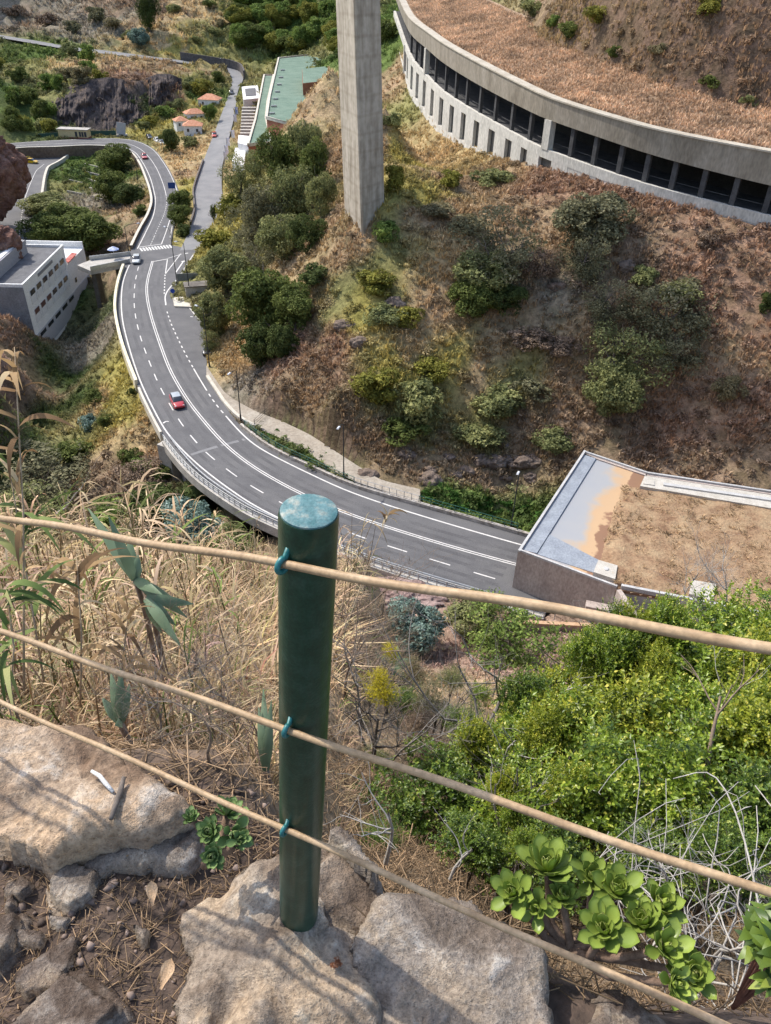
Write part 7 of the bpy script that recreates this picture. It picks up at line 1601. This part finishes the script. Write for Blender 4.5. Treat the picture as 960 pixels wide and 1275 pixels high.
# shed, platform and screen by the junction
sh = empty('roadside_shed', G(247, 372, 0), .3, 'small grey concrete shed beside the bus bay below the ridge', 'shed'); MB().box((0, 1.2, 1.2), (4.6, 2.6, 2.6)).build('wall', CONC, sh); MB().box((0, 1.2, 2.6), (5.0, 3.0, .18)).build('roof', CONCD, sh)
pf = MB().prism([tuple(G(u, v, .3)[:2]) for u, v in [(215, 371), (231, 368), (243, 377), (241, 382), (217, 381)]], -.2, .3).build('concrete_island', KERB); tag(pf, 'pale concrete traffic island at the start of the bus bay', 'traffic island')
sn = empty('grey_screen', G(235, 352, 0), .25, 'dark grey panel fence on the corner of the junction', 'fence'); MB().box((0, 0, 1.2), (4.6, .1, 1.6)).build('panel', pm('grey_screen_panel', (.16, .17, .17), (.22, .23, .23), bump=0), sn)
for x_ in (-2.2, 0, 2.2): MB().box((x_, .08, 1.0), (.1, .1, 2.0)).build('post', DARKM, sn)
tp = empty('striped_canopy', G(143, 322, 0), 0, 'white and blue parasol by the access bridge', 'parasol'); MB().tube([(0, 0, 0), (0, 0, 2.6)], .05, 6).build('pole', STEEL, tp)
MB().lathe([(1.3, 2.1), (.7, 2.45), (.05, 2.75), (.0, 2.72), (.65, 2.38), (1.25, 2.04)], seg=10).build('canopy', FLAGB, tp)
# garden terraces in the loop
for k, (ua, va, ub, vb) in enumerate([(106, 206, 122, 210), (108, 216, 124, 220), (110, 225, 126, 230), (112, 236, 128, 240), (114, 247, 130, 251), (86, 226, 104, 230), (84, 240, 104, 244)]):
    a_, b_ = hit(ua, va), hit(ub, vb); o = MB().sweep([a_ + (b_ - a_) * t for t in np.linspace(0, 1, 5)], [(-.25, -.6), (-.2, .7), (.2, .7), (.25, -.6)]).build('terrace_wall', pm('pale_terrace_stone', (.26, .24, .2), (.38, .35, .3), scale=1.5, bump=.4)); tag(o, 'low pale stone terrace wall in the garden inside the road loop', 'wall', 'terrace walls in the loop garden')
rg = random.Random(2)
for i in range(34):
    u, v = rg.uniform(66, 128), rg.uniform(200, 262)
    tree(u, v, rg.uniform(3, 5.5), rg.uniform(2.5, 4.5), 'low', rg.choice(['bright', 'mid', 'bright', 'yellow', 'olive']), 'small green crop plant on the terraces inside the road loop', 'crop_plant', 'plant', 'crop plants in the loop garden')
# red rock standing at the left
def boulder_big(c, r, name, label, mat, seed, sub_=6, group=None):
    bm = bmesh.new(); bmesh.ops.create_icosphere(bm, subdivisions=sub_, radius=1); V = np.array([v.co[:] for v in bm.verts]); F = np.array([[v.index for v in f.verts] for f in bm.faces]); bm.free()
    d = 1 + .20 * fbm(V[:, 0] * 1.5 + seed, V[:, 1] * 1.5, V[:, 2] * 1.5, 8, .6) - .2 * np.abs(fbm(V[:, 0] * 3 + seed, V[:, 1] * 3, V[:, 2] * 1.2 + 4, 5)); V = V * d[:, None] * np.array(r)
    o = link(name, npmesh(name, V, F, smooth=True), mat); o.location = Vector([float(t) for t in c]); return tag(o, label, 'rock', group)
REDR = pm('red_brown_rock', (.13, .065, .05), (.215, .115, .085), scale=.4, rough=.95, bump=1.0, bdist=.6, c3=(.29, .185, .14), fine=1.8)
boulder_big(PD(-40, 214, 190), (13.5, 11, 13.5), 'rock_outcrop', 'big reddish brown rock outcrop at the left edge over the lower road', REDR, 2)
boulder_big(PD(-8, 308, 160), (5.5, 6, 4.8), 'rock_outcrop', 'smaller tan brown rock below the big reddish outcrop at the left edge', REDR, 9)
PINKR = pm('pinkish_rock', (.20, .13, .115), (.31, .215, .19), scale=.5, rough=.95, bump=.8, bdist=.25, c3=(.37, .28, .25), fine=3)
boulder_big(hit(500, 748), (6.5, 3.2, 1.7), 'rock_outcrop', 'pinkish rock knoll behind the post hiding the road edge', PINKR, 14)
boulder_big(hit(432, 738), (4.5, 2.5, 1.5), 'rock_outcrop', 'pinkish rock shoulder directly behind the post', PINKR, 21)

HILLR = pm('slope_rock', (.10, .075, .06), (.18, .135, .105), scale=.9, rough=.95, bump=.9, bdist=.2, c3=(.27, .215, .175), fine=4)
rk = random.Random(6)
for i in range(26):
    u, v = (rk.uniform(430, 720), rk.uniform(566, 600)) if i < 16 else (rk.uniform(420, 940), rk.uniform(330, 560))
    if i >= 16 and u > 640 and v > 540: v -= 120
    s_ = rk.uniform(.5, 1.5); boulder_big(hit(u, v), (s_ * 1.3, s_, s_ * .8), 'slope_rock', 'dark rock showing through the dry slope above the road', HILLR, 30 + i * 3, 4, 'rocks on the dry slope')
# ------------------------------------------------------------------ vehicles
TYRE = flat('tyre_rubber', (.02, .02, .022), .8); LAMP = flat('headlight_glass', (.7, .7, .68), .2); TAIL = flat('tail_light', (.4, .02, .02), .3)
def car_mesh(Lc=4.1, Wc=1.76, Hc=1.48, van=False):
    def loft(st, name, auto=40):      # stations: (x, half width, z low, z high, top half width)
        mb = MB(); V = []; k = 8
        for x, w_, z0, z1, wt in st:
            V += [(x, -w_, z0), (x, -w_ * 1.0, z0 + (z1 - z0) * .55), (x, -wt, z1 - .03), (x, -wt * .75, z1), (x, wt * .75, z1), (x, wt, z1 - .03), (x, w_, z0 + (z1 - z0) * .55), (x, w_, z0)]
        F = [(i * k + j, i * k + (j + 1) % k, (i + 1) * k + (j + 1) % k, (i + 1) * k + j) for i in range(len(st) - 1) for j in range(k)] + [tuple(range(k))[::-1], tuple((len(st) - 1) * k + j for j in range(k))]
        return mb.add(V, F).mesh(name, auto=auto)
    h = Lc / 2; w_ = Wc / 2
    body = loft([(-h, w_ * .82, .35, .85, w_ * .72), (-h + .12, w_ * .95, .22, .96, w_ * .86), (-h + .7, w_, .2, .98, w_ * .9), (0, w_, .2, .95, w_ * .9), (h - 1.1, w_, .2, .92, w_ * .88), (h - .35, w_ * .96, .22, .78, w_ * .8), (h, w_ * .8, .35, .62, w_ * .66)], 'body')
    if van: cab = [(-h + .1, w_ * .86, .9, Hc + .35, w_ * .8), (h - 1.5, w_ * .86, .9, Hc + .35, w_ * .8), (h - .6, w_ * .84, .88, .93, w_ * .8)]
    else: cab = [(-h + .18, w_ * .84, .9, .97, w_ * .78), (-h + .62, w_ * .85, .9, Hc - .1, w_ * .68), (-h + 1.2, w_ * .86, .9, Hc, w_ * .7), (.35, w_ * .86, .9, Hc - .03, w_ * .7), (h - 1.05, w_ * .85, .88, .94, w_ * .8)]
    gl = loft(cab, 'windows'); rf = [(x + (0.02 if i == 0 else 0), w2 * .8, z1 - .05, z1 + .015, wt) for i, (x, w2, z0, z1, wt) in enumerate(cab) if z1 > 1.2]
    roof = loft(rf, 'roof'); wh = MB().lathe([(.18, -.1), (.31, -.1), (.32, -.06), (.32, .06), (.31, .1), (.18, .1)], seg=18).mesh('wheel', auto=40); rim_ = MB().lathe([(.05, -.02), (.19, -.02), (.2, .105), (.04, .115)], seg=14).mesh('rim', auto=40)
    hl = MB().box((0, 0, 0), (.14, .34, .16), taper=.8).mesh('headlight'); return body, gl, roof, wh, rim_, hl
CARM = car_mesh(); VANM = car_mesh(4.7, 1.9, 1.6, True)
def car(u, v, z, to, colr, label, van=False, zto=None, name='parked_car', cat='car', group=None):
    Lc, Wc = (4.7, 1.9) if van else (4.1, 1.76); body, gl, roof, wh, rim_, hl = VANM if van else CARM
    P = G(u, v, z); Q = G(*to, z if zto is None else zto); a = math.atan2(Q[1] - P[1], Q[0] - P[0]); t = empty('van' if van else name, P, a, label, 'van' if van else cat, group)
    if zto is not None: t.rotation_euler.y = -math.atan2(Q[2] - P[2], np.linalg.norm((Q - P)[:2]))
    m_ = flat('car_paint_' + colr[0], colr[1], .3, 0, .5, .6); link('body', body, m_, t); link('windows', gl, GLASS, t); link('roof', roof, m_ if len(colr) < 3 else flat('car_roof_' + colr[0], colr[2], .3), t)
    for sx_ in (-1.22, 1.28):
        for sy in (-1, 1):
            w2 = link('wheel', wh, TYRE, t); w2.location = (sx_, sy * (Wc / 2 - .1), .32); w2.rotation_euler = (-PI / 2 * sy, 0, 0); r2 = link('rim', rim_, STEEL, w2)
    for sy in (-1, 1):
        o = link('headlight', hl, LAMP, t); o.location = (Lc / 2 - .16, sy * .58, .62); o = link('tail_light', hl, TAIL, t); o.location = (-Lc / 2 + .08, sy * .6, .78)
    return t
RED, WHT, BLK, YELC, SIL, PNK = ('red', (.42, .02, .03), (.35, .38, .40)), ('white', (.72, .72, .72)), ('black', (.015, .017, .022)), ('yellow', (.72, .44, .02)), ('silver', (.5, .53, .53)), ('pale_red', (.50, .10, .10))
car(221, 503, 0, (228, 517), RED, 'red car with grey roof driving along the curved main road', name='red_car')
car(170.5, 326, 0, (168, 337), SIL, 'silver car driving just below the zebra crossing', name='silver_car')
car(180, 197, 0, (185.5, 207), PNK, 'small red car driving round the far bend by the garden', name='red_car')
car(267, 170, 2.9, (263.5, 186), ('orange_red', (.52, .07, .04)), 'orange red car coming down the climbing side road', zto=2.3, name='red_car')
car(288.5, 117, 6.6, (286, 130), BLK, 'dark car near the top of the climbing side road', zto=5.6, name='dark_car')
car(40, 203, -2.7, (46, 203.5), YELC, 'bright yellow car turning on the lower road at the left', name='yellow_car')
car(30, 197.5, -2.7, (34, 197.2), YELC, 'second yellow car half hidden behind the rock outcrop', name='yellow_car')
car(20, 243, -3, (27, 242), WHT, 'white car parked crosswise in the lay-by of the lower road')
car(21, 236.5, -3, (28, 235), BLK, 'dark car parked behind the white one in the lay-by')
car(186, 172.5, .05, (190, 175), BLK, 'black car parked on the outside of the bend under the cliff')
car(196, 176.5, .05, (200, 179), WHT, 'white car parked behind the black one on the bend')
car(201.5, 179.5, .05, (205, 182.5), SIL, 'silver car parked last in line on the bend')
car(291, 252, .6, (289, 240), WHT, 'white van parked at the foot of the ridge on the side road', van=True)
car(259.5, 438, .02, (257, 450), BLK, 'black car parked in the bay under a leaning olive tree')

# ------------------------------------------------------------------ lamps and signs
def lamp(u, v, z, h, arm, label, dirpx, r_=.09):
    P = G(u, v, z); D = G(*dirpx, z) - P; a = math.atan2(D[1], D[0]); t = empty('street_lamp', P, a, label, 'street lamp')
    MB().tube([(0, 0, 0), (0, 0, 1.0), (0, 0, 1.05), (0, 0, h)], [r_ * 1.5, r_ * 1.5, r_, r_ * .65], 8).build('pole', DARKM, t)
    MB().tube([(0, 0, h - .05), (arm * .3, 0, h + .25), (arm * .7, 0, h + .38), (arm, 0, h + .4)], .05, 6).build('arm', DARKM, t)
    MB().box((arm + .25, 0, h + .38), (.75, .3, .14), taper=.7).build('lamp_head', pm('lamp_housing', (.55, .57, .6), (.65, .67, .7), bump=0), t)
lamp(300, 524, 0, 8.2, 1.5, 'street lamp at the upper end of the green railing', (285, 536))
lamp(428, 595, 0, 8.2, 1.2, 'street lamp on the roadside wall at the middle of the footpath', (415, 610))
lamp(636, 657, 0, 8.2, .4, 'street lamp above the overgrown stream next to the tunnel building', (628, 672))
lamp(221, 357, 0, 11.5, 1.5, 'tall lamp post at the junction in front of the grey panel fence', (205, 350)); lamp(237, 372, 0, 11.0, 1.2, 'tall lamp post rising from the concrete island', (225, 372)); lamp(261, 457, 0, 10.0, 1.4, 'lamp post by the black car at the end of the bay', (250, 452))
lamp(161, 318, 0, 6.5, 2.8, 'pale curved lamp standing by the loop wall near the zebra crossing', (180, 316), .1)
lamp(172, 226, 0, 6, 1.5, 'thin lamp on the inner wall of the far bend', (185, 226)); lamp(276, 92, 9.6, 6, 1.2, 'thin lamp at the bend of the upper road', (276, 97))
def sign(u, v, z, w_, h, col_, label, rz=0.0, ht=2.4, rnd=False):
    t = empty('road_sign', G(u, v, z), rz, label, 'road sign'); MB().tube([(0, 0, 0), (0, 0, ht + h * .5)], .05, 6).build('post', STEEL, t)
    mb = MB(); 
    if rnd: mb.lathe([(w_ / 2, -.02), (w_ / 2, .02)], seg=20)
    else: mb.box((0, 0, 0), (w_, .06, h))
    o = mb.build('panel', flat('sign_' + col_[0], col_[1], .4), t); o.location = (0, -.09, ht + h * .4)
    if rnd: o.rotation_euler = (PI / 2, 0, 0)
sign(215.5, 245, 0, 2.0, 1.6, ('blue', (.02, .06, .22)), 'dark blue rectangular road sign on the verge of the far road', .15)
sign(216.5, 374, .3, .9, .9, ('round_blue', (.02, .07, .35)), 'round blue traffic sign at the tip of the concrete island', .1, 1.6, True)
